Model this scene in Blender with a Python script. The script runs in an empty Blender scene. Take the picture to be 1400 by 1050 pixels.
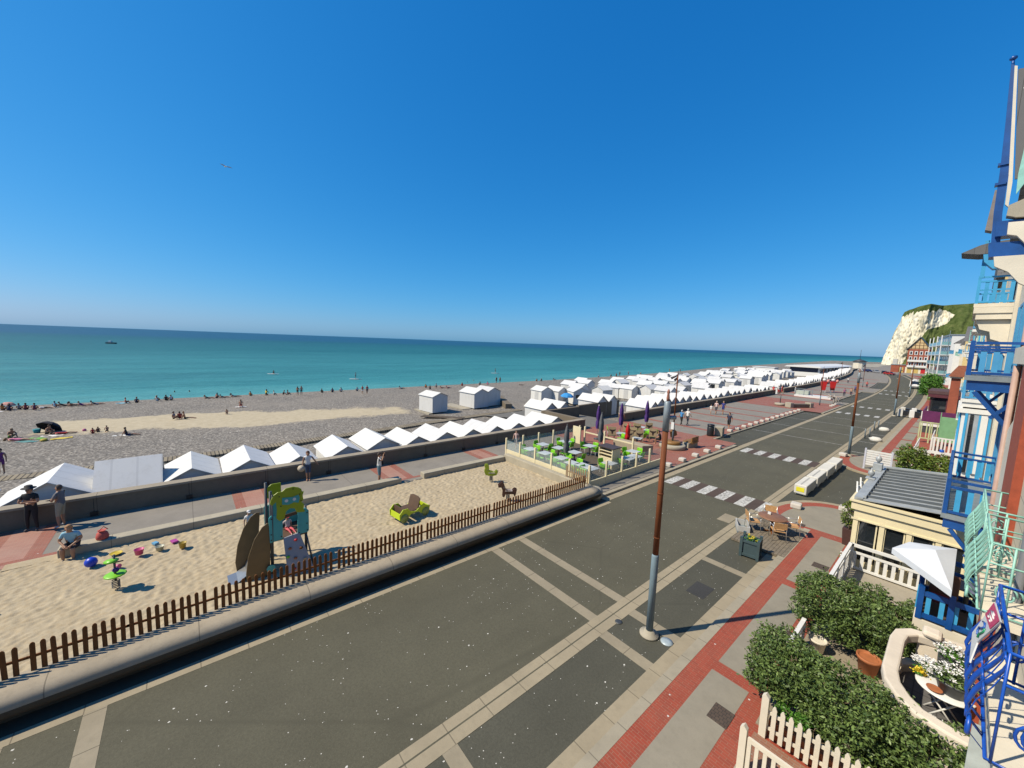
import bpy, bmesh, math, random
from mathutils import Vector, Matrix
R = random.Random(7)
sc = bpy.context.scene
col = sc.collection
rad = math.radians
V = Vector

def C(y):  # the coast bends gently seaward in the distance
    if y < 90: return 0.0
    if y < 255: return -4.5e-4 * (y - 90) ** 2
    if y < 300: t = y - 255; return -12.25 - .1485*t + .00115*t*t
    return -16.6 - .045 * (y - 300)

# ------------------------------------------------------------------ mesh builder
class MB:
    def __init__(s): s.v = []; s.f = []; s.m = []; s.s = []
    def add(s, pts): i = len(s.v); s.v += [tuple(p) for p in pts]; return i
    def face(s, idx, mi=0, sm=False): s.f.append(tuple(idx)); s.m.append(mi); s.s.append(sm)
    def poly(s, pts, mi=0): i = s.add(pts); s.face(range(i, i + len(pts)), mi)
    def box(s, x0, x1, y0, y1, z0, z1, mi=0):
        if x0 > x1: x0, x1 = x1, x0
        if y0 > y1: y0, y1 = y1, y0
        if z0 > z1: z0, z1 = z1, z0
        i = s.add([(x0,y0,z0),(x1,y0,z0),(x1,y1,z0),(x0,y1,z0),(x0,y0,z1),(x1,y0,z1),(x1,y1,z1),(x0,y1,z1)])
        for q in ((3,2,1,0),(4,5,6,7),(0,1,5,4),(1,2,6,5),(2,3,7,6),(3,0,4,7)): s.face([i + k for k in q], mi)
        return s
    def beam(s, a, b, w, h, mi=0, up=(0,0,1)):
        a = V(a); b = V(b); d = (b - a).normalized(); u = V(up)
        if abs(d.dot(u)) > .97: u = V((0,1,0))
        x = d.cross(u).normalized() * (w / 2); y = x.cross(d).normalized() * (h / 2)
        i = s.add([a-x-y, a+x-y, a+x+y, a-x+y, b-x-y, b+x-y, b+x+y, b-x+y])
        for q in ((3,2,1,0),(4,5,6,7),(0,1,5,4),(1,2,6,5),(2,3,7,6),(3,0,4,7)): s.face([i + k for k in q], mi)
        return s
    def tube(s, pts, r, n=8, mi=0, caps=True, sm=True):
        pts = [V(p) for p in pts]; k = len(pts)
        rs = r if isinstance(r, (list, tuple)) else [r] * k
        prev = None; rings = []
        for j, p in enumerate(pts):
            d = (pts[min(j+1,k-1)] - pts[max(j-1,0)]).normalized()
            if prev is None:
                u = V((0,0,1)) if abs(d.z) < .9 else V((1,0,0))
                x = d.cross(u).normalized()
            else:
                x = (prev - d * prev.dot(d)).normalized()
            prev = x; y = d.cross(x)
            rings.append(s.add([p + (x * math.cos(t) + y * math.sin(t)) * rs[j] for t in [2*math.pi*q/n for q in range(n)]]))
        for j in range(k-1):
            a, b = rings[j], rings[j+1]
            for q in range(n): s.face((a+q, a+(q+1)%n, b+(q+1)%n, b+q), mi, sm)
        if caps:
            s.face([rings[0]+q for q in reversed(range(n))], mi); s.face([rings[-1]+q for q in range(n)], mi)
        return s
    def lathe(s, prof, c=(0,0,0), n=16, mi=0, sm=True):
        c = V(c); rings = []
        for r, z in prof:
            rings.append(s.add([c + V((r*math.cos(2*math.pi*q/n), r*math.sin(2*math.pi*q/n), z)) for q in range(n)]))
        for a, b in zip(rings, rings[1:]):
            for q in range(n): s.face((a+q, a+(q+1)%n, b+(q+1)%n, b+q), mi, sm)
        s.face([rings[0]+q for q in reversed(range(n))], mi); s.face([rings[-1]+q for q in range(n)], mi)
        return s
    def extr(s, pts, vec, mi=0):  # polygon (3d points) pushed along vec
        pts = [V(p) for p in pts]; vec = V(vec); n = len(pts)
        a = s.add(pts); b = s.add([p + vec for p in pts])
        s.face([a+k for k in reversed(range(n))], mi); s.face([b+k for k in range(n)], mi)
        for k in range(n): s.face((a+k, a+(k+1)%n, b+(k+1)%n, b+k), mi)
        return s
    def ball(s, c, rx, ry=None, rz=None, n=10, mi=0, jit=0, rnd=None):
        ry = ry or rx; rz = rz or rx; c = V(c); m = max(4, n//2); rings = []
        for j in range(1, m):
            t = math.pi * j / m
            rings.append(s.add([c + V((rx*math.sin(t)*math.cos(2*math.pi*q/n), ry*math.sin(t)*math.sin(2*math.pi*q/n), -rz*math.cos(t))) * (1 + (rnd.uniform(-jit,jit) if rnd else 0)) for q in range(n)] if not jit else
                         [c + V((rx*math.sin(t)*math.cos(2*math.pi*q/n), ry*math.sin(t)*math.sin(2*math.pi*q/n), -rz*math.cos(t))) * (1 + R.uniform(-jit,jit)) for q in range(n)]))
        b = s.add([c - V((0,0,rz))]); t = s.add([c + V((0,0,rz))])
        for q in range(n): s.face((b, rings[0]+(q+1)%n, rings[0]+q), mi, True); s.face((t, rings[-1]+q, rings[-1]+(q+1)%n), mi, True)
        for a, d in zip(rings, rings[1:]):
            for q in range(n): s.face((a+q, a+(q+1)%n, d+(q+1)%n, d+q), mi, True)
        return s
    def grid(s, f, nu, nv, mi=0, sm=True):
        i = s.add([f(a/nu, b/nv) for b in range(nv+1) for a in range(nu+1)])
        for b in range(nv):
            for a in range(nu):
                q = i + b*(nu+1) + a; s.face((q, q+1, q+nu+2, q+nu+1), mi, sm)
        return s
    def rot(s, ang, i0=0, c=(0,0)):
        ca, sa = math.cos(ang), math.sin(ang)
        s.v = s.v[:i0] + [(c[0]+(x-c[0])*ca-(y-c[1])*sa, c[1]+(x-c[0])*sa+(y-c[1])*ca, z) for x, y, z in s.v[i0:]]
        return s
    def mesh(s, name, mats):
        me = bpy.data.meshes.new(name); me.from_pydata(s.v, [], s.f)
        for m in (mats if isinstance(mats, (list, tuple)) else [mats]): me.materials.append(m)
        me.polygons.foreach_set('material_index', s.m); me.polygons.foreach_set('use_smooth', s.s)
        me.update(); return me
    def build(s, name, mats, parent=None, loc=None, rz=0, bev=0):
        o = bpy.data.objects.new(name, s.mesh(name, mats)); col.objects.link(o)
        if parent: o.parent = parent
        if loc: o.location = loc
        if rz: o.rotation_euler.z = rz
        if bev:
            b = o.modifiers.new('bevel', 'BEVEL'); b.width = bev; b.segments = 2; b.limit_method = 'ANGLE'; b.angle_limit = rad(40)
        return o

def tag(o, label, cat, group=None, kind=None):
    o['label'] = label; o['category'] = cat
    if group: o['group'] = group
    if kind: o['kind'] = kind
    return o
def thing(name, label, cat, loc=(0,0,0), rz=0, group=None):
    o = bpy.data.objects.new(name, None); col.objects.link(o); o.location = loc; o.rotation_euler.z = rz
    o.empty_display_size = .1
    return tag(o, label, cat, group)
def struct(mb, name, m):
    o = mb.build(name, m); o['kind'] = 'structure'; return o
def dup(root, loc, rz=0, label=None, group=None, scale=None):
    def cp(o, par):
        c = o.copy(); col.objects.link(c)
        if par: c.parent = par
        for ch in kids.get(o.name, []): cp(ch, c)
        return c
    kids = {}
    def walk(o):
        kids[o.name] = list(o.children)
        for c in kids[o.name]: walk(c)
    walk(root)
    r = cp(root, None); r.location = loc; r.rotation_euler.z = rz
    if label: r['label'] = label
    if group: r['group'] = group
    if scale: r.scale = scale
    return r

# ------------------------------------------------------------------ materials
ALB = 1/1.35     # every base colour scaled down evenly to deepen the shade; exposure below makes up for it
class NT:
    def __init__(s, name):
        s.mat = bpy.data.materials.new(name); s.mat.use_nodes = True; s.t = s.mat.node_tree; s.n = s.t.nodes
        s.b = s.n['Principled BSDF']; s.out = s.n['Material Output']
        s.co = s.n.new('ShaderNodeTexCoord').outputs['Object']
    def link(s, a, b): s.t.links.new(a, b)
    def new(s, ty, **k):
        o = s.n.new('ShaderNode' + ty)
        for a, v in k.items(): setattr(o, a, v)
        return o
    def noise(s, scale, detail=4, rough=.6, co=None, dist=0):
        o = s.new('TexNoise'); o.inputs['Scale'].default_value = scale; o.inputs['Detail'].default_value = detail
        o.inputs['Roughness'].default_value = rough; o.inputs['Distortion'].default_value = dist
        s.link(co or s.co, o.inputs['Vector']); return o.outputs['Fac']
    def ramp(s, fac, stops):
        o = s.new('ValToRGB'); e = o.color_ramp.elements
        while len(e) < len(stops): e.new(.5)
        for k, (p, c) in enumerate(stops):
            e[k].position = p; e[k].color = (c[0], c[1], c[2], 1) if isinstance(c, (tuple, list)) else (c, c, c, 1)
        s.link(fac, o.inputs[0]); return o.outputs[0]
    def mix(s, fac, a, b, mode='MIX'):
        o = s.new('Mix', data_type='RGBA', blend_type=mode)
        for k, x in ((0, fac), (6, a), (7, b)):
            if isinstance(x, (int, float)): o.inputs[k].default_value = x
            elif isinstance(x, (tuple, list)): o.inputs[k].default_value = (x[0], x[1], x[2], 1)
            else: s.link(x, o.inputs[k])
        return o.outputs[2]
    def math(s, op, a, b=0):
        o = s.new('Math', operation=op)
        for k, x in ((0, a), (1, b)):
            if isinstance(x, (int, float)): o.inputs[k].default_value = x
            else: s.link(x, o.inputs[k])
        return o.outputs[0]
    def mapping(s, scale=(1,1,1), rot=(0,0,0), loc=(0,0,0)):
        o = s.new('Mapping'); o.inputs['Scale'].default_value = scale; o.inputs['Rotation'].default_value = rot; o.inputs['Location'].default_value = loc
        s.link(s.co, o.inputs['Vector']); return o.outputs[0]
    def bump(s, h, strength=.3, dist=.02, normal=None):
        o = s.new('Bump'); o.inputs['Strength'].default_value = strength; o.inputs['Distance'].default_value = dist
        s.link(h, o.inputs['Height'])
        if normal: s.link(normal, o.inputs['Normal'])
        s.link(o.outputs[0], s.b.inputs['Normal']); return o.outputs[0]
    def setv(s, **k):
        for a, v in k.items(): s.b.inputs[a.replace('_', ' ')].default_value = v
        return s
    def color(s, c): s.link(s.mix(1.0, c, (ALB, ALB, ALB), 'MULTIPLY'), s.b.inputs['Base Color'])

def sc3(c, k): return tuple(min(1, max(0, x * k)) for x in c)
_cache = {}
def mat(name, c, rough=.6, var=.15, sc_=3., bump=0, bsc=40, metal=0, spec=.5, c2=None, speck=0):
    key = (name, c)
    if key in _cache: return _cache[key]
    t = NT(name)
    n = t.noise(sc_, 5, .65)
    lo = c2 or sc3(c, 1 - var); hi = sc3(c, 1 + var * .6)
    colr = t.ramp(n, [(.3, lo), (.68, hi)])
    if speck:
        n2 = t.noise(60, 2, .5); colr = t.mix(t.ramp(n2, [(.62, 0), (.75, speck)]), colr, sc3(c, .45))
    t.color(colr)
    t.setv(Roughness=rough, Metallic=metal)
    t.b.inputs['Specular IOR Level'].default_value = spec
    if bump: t.bump(t.noise(bsc, 4, .6), bump, .02)
    _cache[key] = t.mat
    return t.mat

def m_asphalt(name, base, specks=True, tint=(1,1,1)):
    t = NT(name); c = tuple(base * k for k in tint)
    big = t.noise(.35, 5, .65); fine = t.noise(70, 3, .7)
    colr = t.ramp(big, [(.3, sc3(c, .82)), (.7, sc3(c, 1.18))])
    st = t.noise(1, 4, .7, t.mapping((1.4, .12, 1)))
    colr = t.mix(t.ramp(st, [(.45, 0), (.75, .35)]), colr, sc3(c, .7))
    colr = t.mix(t.ramp(fine, [(.45, 0), (.8, .6)]), colr, sc3(c, 1.9)); mid = t.noise(16, 4, .75)
    colr = t.mix(t.ramp(mid, [(.42, 0), (.72, .55)]), colr, sc3(c, .62))
    ck = t.new('TexVoronoi', feature='DISTANCE_TO_EDGE'); ck.inputs['Scale'].default_value = .16; t.link(t.mapping((1, .55, 1), (0,0,.3)), ck.inputs['Vector'])
    ckm = t.math('MULTIPLY', t.math('LESS_THAN', t.math('ADD', ck.outputs['Distance'], t.math('MULTIPLY', t.math('SUBTRACT', mid, .5), .05)), .0035), .2); colr = t.mix(ckm, colr, sc3(c, .4))
    if specks:  # gull droppings and bits of shell: clustered
        v = t.new('TexVoronoi'); v.inputs['Scale'].default_value = 3.6; t.link(t.mapping((1, .8, 1)), v.inputs['Vector'])
        v2 = t.new('TexVoronoi'); v2.inputs['Scale'].default_value = 9.; t.link(t.co, v2.inputs['Vector'])
        cl = t.noise(.45, 3, .6)
        wob = t.math('MULTIPLY', t.noise(40, 2, .6), .11)
        m1 = t.math('LESS_THAN', t.math('ADD', v.outputs['Distance'], wob), .125)
        s1 = t.new('SeparateColor'); t.link(v.outputs['Color'], s1.inputs[0])
        m1 = t.math('MULTIPLY', m1, t.math('GREATER_THAN', t.math('ADD', s1.outputs[0], t.math('MULTIPLY', cl, 1.6)), 1.54))
        m2 = t.math('LESS_THAN', t.math('ADD', v2.outputs['Distance'], wob), .155)
        s2 = t.new('SeparateColor'); t.link(v2.outputs['Color'], s2.inputs[0])
        m2 = t.math('MULTIPLY', m2, t.math('GREATER_THAN', t.math('ADD', s2.outputs[0], t.math('MULTIPLY', cl, 2.0)), 1.73))
        colr = t.mix(t.math('MAXIMUM', m1, m2), colr, (.66, .64, .59))
    t.color(colr); t.setv(Roughness=.85); t.b.inputs['Specular IOR Level'].default_value = .3
    t.bump(fine, .35, .01)
    return t.mat

def m_brick(name, c1, c2, mortar, sx=1, rot=0, w=.22, h=.075, worn=.3):
    t = NT(name)
    br = t.new('TexBrick'); t.link(t.mapping((1,1,1), (0,0,rot)), br.inputs['Vector'])
    for k, x in (('Color1', c1), ('Color2', c2), ('Mortar', mortar)): br.inputs[k].default_value = (*x, 1)
    br.inputs['Scale'].default_value = 1; br.inputs['Brick Width'].default_value = w; br.inputs['Row Height'].default_value = h
    br.inputs['Mortar Size'].default_value = .006; br.inputs['Bias'].default_value = 0
    n = t.noise(.8, 5, .65)
    colr = t.mix(t.ramp(n, [(.4, 0), (.75, worn)]), br.outputs['Color'], sc3(mortar, 1.05))
    n3 = t.noise(2.4, 4, .7); colr = t.mix(t.ramp(n3, [(.5, 0), (.8, .4)]), colr, sc3(c1, .6))
    v = t.new('TexVoronoi'); v.inputs['Scale'].default_value = 4; t.link(t.co, v.inputs['Vector'])
    s1 = t.new('SeparateColor'); t.link(v.outputs['Color'], s1.inputs[0])
    m1 = t.math('MULTIPLY', t.math('LESS_THAN', v.outputs['Distance'], .09), t.math('GREATER_THAN', s1.outputs[0], .86))
    colr = t.mix(m1, colr, (.6, .58, .55))
    t.color(colr); t.setv(Roughness=.8); t.bump(br.outputs['Fac'], -.4, .006)
    return t.mat

def m_concrete(name, c, joint=None, stain=.4, rot=0, rough=.85, axis=(1,1,1)):
    t = NT(name)
    n = t.noise(.9, 6, .7); n2 = t.noise(6, 5, .7); n3 = t.noise(90, 2, .6)
    colr = t.ramp(n, [(.3, sc3(c, .85)), (.7, sc3(c, 1.1))])
    colr = t.mix(t.ramp(n2, [(.5, 0), (.8, stain)]), colr, sc3(c, .55))
    colr = t.mix(t.ramp(n3, [(.4, 0), (.7, .35)]), colr, sc3(c, .75))
    if joint:
        br = t.new('TexBrick'); t.link(t.mapping((1,1,1), (0,0,rot)), br.inputs['Vector'])
        br.inputs['Scale'].default_value = 1; br.inputs['Brick Width'].default_value = joint[0]; br.inputs['Row Height'].default_value = joint[1]
        br.inputs['Mortar Size'].default_value = .012; br.offset = 0
        colr = t.mix(t.math('MULTIPLY', br.outputs['Fac'], .8), colr, sc3(c, .4))
    t.color(colr); t.setv(Roughness=rough); t.b.inputs['Specular IOR Level'].default_value = .3
    t.bump(n3, .25, .01)
    return t.mat

def m_streaked(name, c, dark, amt=.6, vs=(6, 6, .5)):   # weathered wall or post: streaks running down
    t = NT(name)
    n = t.noise(1, 5, .7, t.mapping(vs)); n2 = t.noise(5, 5, .7)
    colr = t.mix(t.ramp(n, [(.42, 0), (.72, amt)]), c, dark)
    colr = t.mix(t.ramp(n2, [(.5, 0), (.75, .3)]), colr, sc3(c, .7))
    t.color(colr); t.setv(Roughness=.75); t.b.inputs['Specular IOR Level'].default_value = .3
    t.bump(t.noise(60, 3, .6), .2, .01)
    return t.mat

WHITE = mat('white_paint', (.78,.78,.76), .5, .06, 2, .05)
def m_hut(name, c, plank, axis, dirt):
    t = NT(name); z = t.new('SeparateXYZ'); t.link(t.co, z.inputs[0]); oi = t.new('ObjectInfo')
    fr = t.math('FRACT', t.math('MULTIPLY', z.outputs[axis], plank)); ln = t.math('LESS_THAN', fr, .09)
    n = t.noise(1, 5, .7, t.mapping((3, 3, .5))); n2 = t.noise(1.3, 4, .6)
    cc = t.ramp(t.math('ADD', oi.outputs['Random'], t.math('MULTIPLY', t.math('SUBTRACT', n2, .5), .6)), [(0, sc3(c, .88)), (.5, c), (1, (c[0]*1.03, c[1]*1.02, c[2]*.97))])
    cc = t.mix(t.ramp(n, [(.5, 0), (.8, dirt)]), cc, (c[0]*.6, c[1]*.57, c[2]*.50))
    t.color(t.mix(t.math('MULTIPLY', ln, .28), cc, sc3(c, .55))); t.setv(Roughness=.6); t.bump(ln, -.3, .01); return t.mat
HUTW = m_hut('hut_white_planks', (.76,.76,.75), 7, 2, .5)
HUTROOF = m_hut('hut_roof_white', (.70,.70,.70), 1.1, 0, .35)
HUTDOOR = mat('hut_door_white', (.58,.58,.57), .6, .1, 3)
CREAM = mat('cream_paint', (.78,.70,.52), .6, .06, 2, .05)
PALECREAM = mat('pale_cream_render', (.74,.68,.56), .75, .12, 1.2, .15, 30)
YCREAM = mat('cream_timber', (.82,.72,.47), .55, .07, 1.5)
ROYAL = mat('royal_blue_paint', (.006,.075,.30), .4, .25, 3)
ROYAL2 = mat('bright_blue_iron', (.008,.085,.48), .35, .3, 5)
SKYB = mat('light_blue_paint', (.07,.33,.62), .45, .15, 2)
CYANB = mat('cyan_blue_paint', (.05,.36,.68), .45, .15, 2)
MINT = mat('mint_iron_paint', (.30,.60,.52), .45, .2, 5)
GLASS = mat('dark_window_glass', (.02,.025,.03), .05, .3, 1, spec=.8)
ZINC = mat('zinc_sheet', (.40,.43,.45), .5, .22, 1.6, .1, 8, metal=.1)
BLACK = mat('black_plastic', (.015,.015,.017), .45, .3, 4)
DGREY = mat('dark_grey_metal', (.06,.065,.07), .5, .2, 4)
GREYM = mat('galvanised_grey', (.28,.33,.36), .5, .2, 4, metal=.3)
BLUEGREY = m_streaked('blue_grey_post_paint', (.20,.28,.33), (.10,.12,.13), .6)
RUST = m_streaked('rusty_steel', (.20,.06,.018), (.08,.025,.01), .8, (9, 9, .6))
WOOD = mat('weathered_wood', (.30,.20,.11), .75, .3, 6, .2, 20)
BROWNW = m_streaked('brown_stained_pickets', (.24,.085,.018), (.10,.035,.012), .8, (14, 14, 2))
LIME = mat('lime_green_plastic', (.22,.60,.02), .4, .1, 4)
TEALP = mat('turquoise_panel', (.06,.42,.42), .45, .08, 3)
LEAFH = mat('olive_green_panel', (.34,.42,.015), .45, .12, 3)
REDP = mat('red_plastic', (.55,.02,.02), .4, .15, 4)
PURPLE = mat('purple_canvas', (.075,.025,.20), .8, .3, 5, .2, 15)
GREYCANVAS = mat('grey_canvas', (.12,.13,.145), .85, .3, 5, .2, 15)
REDBROWN = mat('red_brown_paint', (.33,.07,.03), .6, .2, 2, .1)
TERRA = mat('terracotta', (.42,.14,.05), .75, .2, 5, .1)
CONC = m_concrete('concrete', (.42,.38,.30))
# ------------------------------------------------------------------ camera, sun, sky
cd = bpy.data.cameras.new('camera'); cam = bpy.data.objects.new('camera', cd); col.objects.link(cam)
yaw, pit, rol = rad(49.5), rad(6.1), rad(2.15)
fw = V((-math.sin(yaw)*math.cos(pit), math.cos(yaw)*math.cos(pit), -math.sin(pit)))
r0 = V((math.cos(yaw), math.sin(yaw), 0)); u0 = r0.cross(fw)
rt = r0 * math.cos(rol) + u0 * math.sin(rol); up = u0 * math.cos(rol) - r0 * math.sin(rol)
cam.matrix_world = Matrix(((rt.x, up.x, -fw.x, 0), (rt.y, up.y, -fw.y, 0), (rt.z, up.z, -fw.z, 8.4), (0,0,0,1)))
cd.sensor_width = 36; cd.lens = 526/1400*36; cd.clip_start = .05; cd.clip_end = 60000
sc.camera = cam
SUN_AZ, SUN_EL = rad(208), rad(48)
w = bpy.data.worlds.new('World'); sc.world = w; w.use_nodes = True
nt = w.node_tree; bg = nt.nodes['Background']
sky = nt.nodes.new('ShaderNodeTexSky'); sky.sky_type = 'NISHITA'; sky.sun_disc = False
sky.sun_elevation = SUN_EL; sky.sun_rotation = SUN_AZ; sky.altitude = 0
sky.air_density = 1.0; sky.dust_density = .5; sky.ozone_density = 3.0
SKYS = .11     # grade the sky to the deep saturated blue of the day, channel by channel
sr = nt.nodes.new('ShaderNodeSeparateColor'); nt.links.new(sky.outputs[0], sr.inputs[0]); cr = nt.nodes.new('ShaderNodeCombineColor')
for k, (g, q) in enumerate(((1.7, .60), (.77, .675), (.54, .99))):
    pw = nt.nodes.new('ShaderNodeMath'); pw.operation = 'POWER'; pw.inputs[1].default_value = g; nt.links.new(sr.outputs[k], pw.inputs[0])
    ml = nt.nodes.new('ShaderNodeMath'); ml.operation = 'MULTIPLY'; ml.inputs[1].default_value = q * SKYS ** (g - 1); nt.links.new(pw.outputs[0], ml.inputs[0])
    mi_ = nt.nodes.new('ShaderNodeMath'); mi_.operation = 'MINIMUM'; mi_.inputs[1].default_value = 9; nt.links.new(ml.outputs[0], mi_.inputs[0])
    nt.links.new(mi_.outputs[0], cr.inputs[k])
nt.links.new(cr.outputs[0], bg.inputs[0]); bg.inputs[1].default_value = SKYS*ALB
sl = bpy.data.lights.new('sun', 'SUN'); so = bpy.data.objects.new('sun', sl); col.objects.link(so)
sl.energy = 5.0; sl.angle = rad(.53); sl.color = (1, .89, .70)
sd = V((math.sin(SUN_AZ)*math.cos(SUN_EL), math.cos(SUN_AZ)*math.cos(SUN_EL), math.sin(SUN_EL)))
so.rotation_euler = sd.to_track_quat('Z', 'Y').to_euler()
so.location = (-40, -70, 90)
sc.view_settings.view_transform = 'Standard'; sc.view_settings.look = 'None'; sc.view_settings.gamma = 1; sc.view_settings.exposure = math.log2(1.35)

# ------------------------------------------------------------------ ground sheets
YS = [-60, -40, -20, 0, 20, 40, 60, 80] + [90 + 10*k for k in range(23)] + [340, 380, 420, 480, 560, 650, 760, 900]
def ribbon(mb, x0, x1, ya, yb, z, mi=0, z1=None, curve=True):
    ys = [ya] + [y for y in YS if ya < y < yb] + [yb]; z1 = z if z1 is None else z1
    i = mb.add([p for y in ys for p in ((x0 + C(y), y, z), (x1 + C(y), y, z1))])
    for k in range(len(ys)-1): mb.face((i+2*k, i+2*k+1, i+2*k+3, i+2*k+2), mi)
def slab(mb, x0, x1, ya, yb, z0, z, mi=0):   # a ribbon with sides
    ys = [ya] + [y for y in YS if ya < y < yb] + [yb]
    i = mb.add([p for y in ys for p in ((x0+C(y),y,z), (x1+C(y),y,z), (x0+C(y),y,z0), (x1+C(y),y,z0))])
    for k in range(len(ys)-1):
        a = i+4*k; b = a+4
        mb.face((a, a+1, b+1, b), mi); mb.face((a+1, a+3, b+3, b+1), mi); mb.face((a, b, b+2, a+2), mi)
    e = i+4*(len(ys)-1); mb.face((i, i+2, i+3, i+1), mi); mb.face((e, e+1, e+3, e+2), mi)

SEAZ = -3.3
def beach_z(x):   # x measured from the sea-wall line, going seaward (negative)
    pts = [(-24.0, -1.35), (-30, -1.4), (-40, -1.6), (-52, -1.95), (-62, -2.2), (-70, -2.6), (-78, -2.85), (-88, -3.25), (-100, -4.6), (-130, -9)]
    for (a, za), (b, zb) in zip(pts, pts[1:]):
        if x >= b: t = (x - a) / (b - a); return za + (zb - za) * max(0, t)
    return -9
def shift(y):     # extra seaward bulge of the beach far away
    return 0 if y < 90 else -min(60, (y - 90) * .045)
def BZ(x, y):
    xx = x - C(y)
    if xx > -60: return beach_z(xx)
    return beach_z(-60 + (xx + 60) * 28 / (28 - shift(y)))

# pebble beach with a sandy patch
t = NT('pebbles')
v = t.new('TexVoronoi'); v.inputs['Scale'].default_value = 5.5; t.link(t.co, v.inputs['Vector'])
v2 = t.new('TexVoronoi'); v2.inputs['Scale'].default_value = 13; t.link(t.co, v2.inputs['Vector'])
s1 = t.new('SeparateColor'); t.link(v.outputs['Color'], s1.inputs[0]); s2 = t.new('SeparateColor'); t.link(v2.outputs['Color'], s2.inputs[0])
pc = t.ramp(t.math('ADD', t.math('MULTIPLY', s1.outputs[0], .5), t.math('MULTIPLY', s2.outputs[0], .5)),
            [(.1, (.11,.10,.09)), (.4, (.22,.20,.175)), (.65, (.32,.29,.25)), (.9, (.54,.50,.44))])
pc = t.mix(t.ramp(v.outputs['Distance'], [(.3, 0), (.75, .6)]), pc, (.06,.055,.05))
big = t.noise(.12, 5, .6); pc = t.mix(t.ramp(big, [(.35, 0), (.7, .3)]), pc, (.36,.31,.25))
# sand lies in a long tongue; its border is broken up by noise
sep = t.new('SeparateXYZ'); t.link(t.co, sep.inputs[0])
wv = t.math('MULTIPLY', t.math('SUBTRACT', t.noise(.22, 5, .65), .5), 9)
fine = t.math('MULTIPLY', t.math('SUBTRACT', t.noise(3., 4, .7), .5), 4)
yy = t.math('ADD', sep.outputs[1], 0)
cx = t.math('ADD', t.math('MULTIPLY', yy, .27), -58.6)          # centre line of the tongue
hw = t.math('SUBTRACT', 5.6, t.math('MULTIPLY', t.math('ABSOLUTE', t.math('SUBTRACT', yy, 0.)), .10))
dd = t.math('SUBTRACT', t.math('ADD', t.math('ADD', t.math('ABSOLUTE', t.math('SUBTRACT', sep.outputs[0], cx)), wv), fine), hw)
endm = t.math('MAXIMUM', t.math('SUBTRACT', yy, 24), t.math('SUBTRACT', -11.5, yy))
dd = t.math('MAXIMUM', dd, t.math('ADD', endm, t.math('MULTIPLY', wv, .5)))
sandmask = t.ramp(t.math('ADD', t.math('MULTIPLY', dd, -.25), .5), [(.35, 0), (.62, 1)])
sn = t.noise(1.4, 6, .7)
scol = t.ramp(sn, [(.3, (.43,.36,.24)), (.7, (.56,.48,.34))])
pc = t.mix(sandmask, pc, scol)
# foreshore: wet dark line beside the water
t.color(pc); t.setv(Roughness=.9); t.b.inputs['Specular IOR Level'].default_value = .25
hb = t.mix(sandmask, v.outputs['Distance'], t.noise(2.5, 5, .6))
t.bump(hb, .8, .05)
PEB = t.mat
mb = MB()
ysb = [-75 + 3*k for k in range(56)] + [100 + 10*k for k in range(45)] + [600, 700, 850, 1000]
def bxs(y): return [-23.6, -26, -30, -34, -38, -42, -46, -50, -54, -58, -60, -63, -66, -70, -74, -78, -82, -86, -90, -100, -130]
i0 = len(mb.v); nX = len(bxs(0))
for y in ysb:
    for x in bxs(y):
        xx = x if x > -60 else -60 + (x + 60) * (28 - shift(y)) / 28
        z = beach_z(x)
        if -80 < x < -26: z += .12 * math.sin(x*.9 + y*.23) * math.sin(y*.41 - x*.3) + R.uniform(-.04, .04)
        mb.add([(xx + C(y), y, z)])
for a in range(len(ysb)-1):
    for b in range(nX-1):
        q = a*nX + b; mb.face((q, q+nX, q+nX+1, q+1), 0, True)
struct(mb, 'beach', PEB)

# sea
t = NT('sea_water')
sep = t.new('SeparateXYZ'); t.link(t.co, sep.inputs[0])
dist = t.math('MULTIPLY', t.math('ADD', sep.outputs[0], 85), -1)          # metres from the near shoreline
d1 = t.new('MapRange'); d1.inputs[1].default_value = 0; d1.inputs[2].default_value = 900; t.link(dist, d1.inputs[0])
bands = t.noise(1, 5, .6, t.mapping((.012, .0022, 1)))
dv = t.math('ADD', d1.outputs[0], t.math('MULTIPLY', t.math('SUBTRACT', bands, .5), .35))
colr = t.ramp(dv, [(0., (.095,.35,.36)), (.05, (.05,.26,.28)), (.25, (.02,.155,.175)), (.7, (.012,.11,.145)), (1., (.012,.09,.18))])
stk = t.noise(1, 5, .7, t.mapping((.11, .022, 1), (0,0,rad(5)))); stk2 = t.noise(1, 4, .7, t.mapping((.6, .12, 1)))
colr = t.mix(t.ramp(stk, [(.42, 0), (.66, .34)]), colr, (.004,.075,.10)); colr = t.mix(t.ramp(stk2, [(.5, 0), (.78, .30)]), colr, (.05,.22,.24))
t.color(colr); t.setv(Roughness=.52, IOR=1.33); t.b.inputs["Specular IOR Level"].default_value = .5
w1 = t.noise(1, 4, .6, t.mapping((.55, .16, 1), (0,0,rad(8)))); w2 = t.noise(1, 4, .65, t.mapping((2.4, .8, 1), (0,0,rad(-6)))); w3 = t.noise(1, 3, .6, t.mapping((.05, .015, 1)))
hh = t.math('ADD', t.math('ADD', t.math('MULTIPLY', w1, 1.), t.math('MULTIPLY', w2, .35)), t.math('MULTIPLY', w3, 3.))
t.bump(hh, .9, .7)
mb = MB(); xs = [-60, -120, -300, -1000, -4000, -15000, -45000]; ys_ = [-45000, -12000, -3000, -800, -200, 0, 200, 600, 1500, 4000, 12000, 45000]
i0 = mb.add([(x, y, SEAZ) for y in ys_ for x in xs])
for a in range(len(ys_)-1):
    for b in range(len(xs)-1): q = a*len(xs)+b; mb.face((q, q+len(xs), q+len(xs)+1, q+1))
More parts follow.
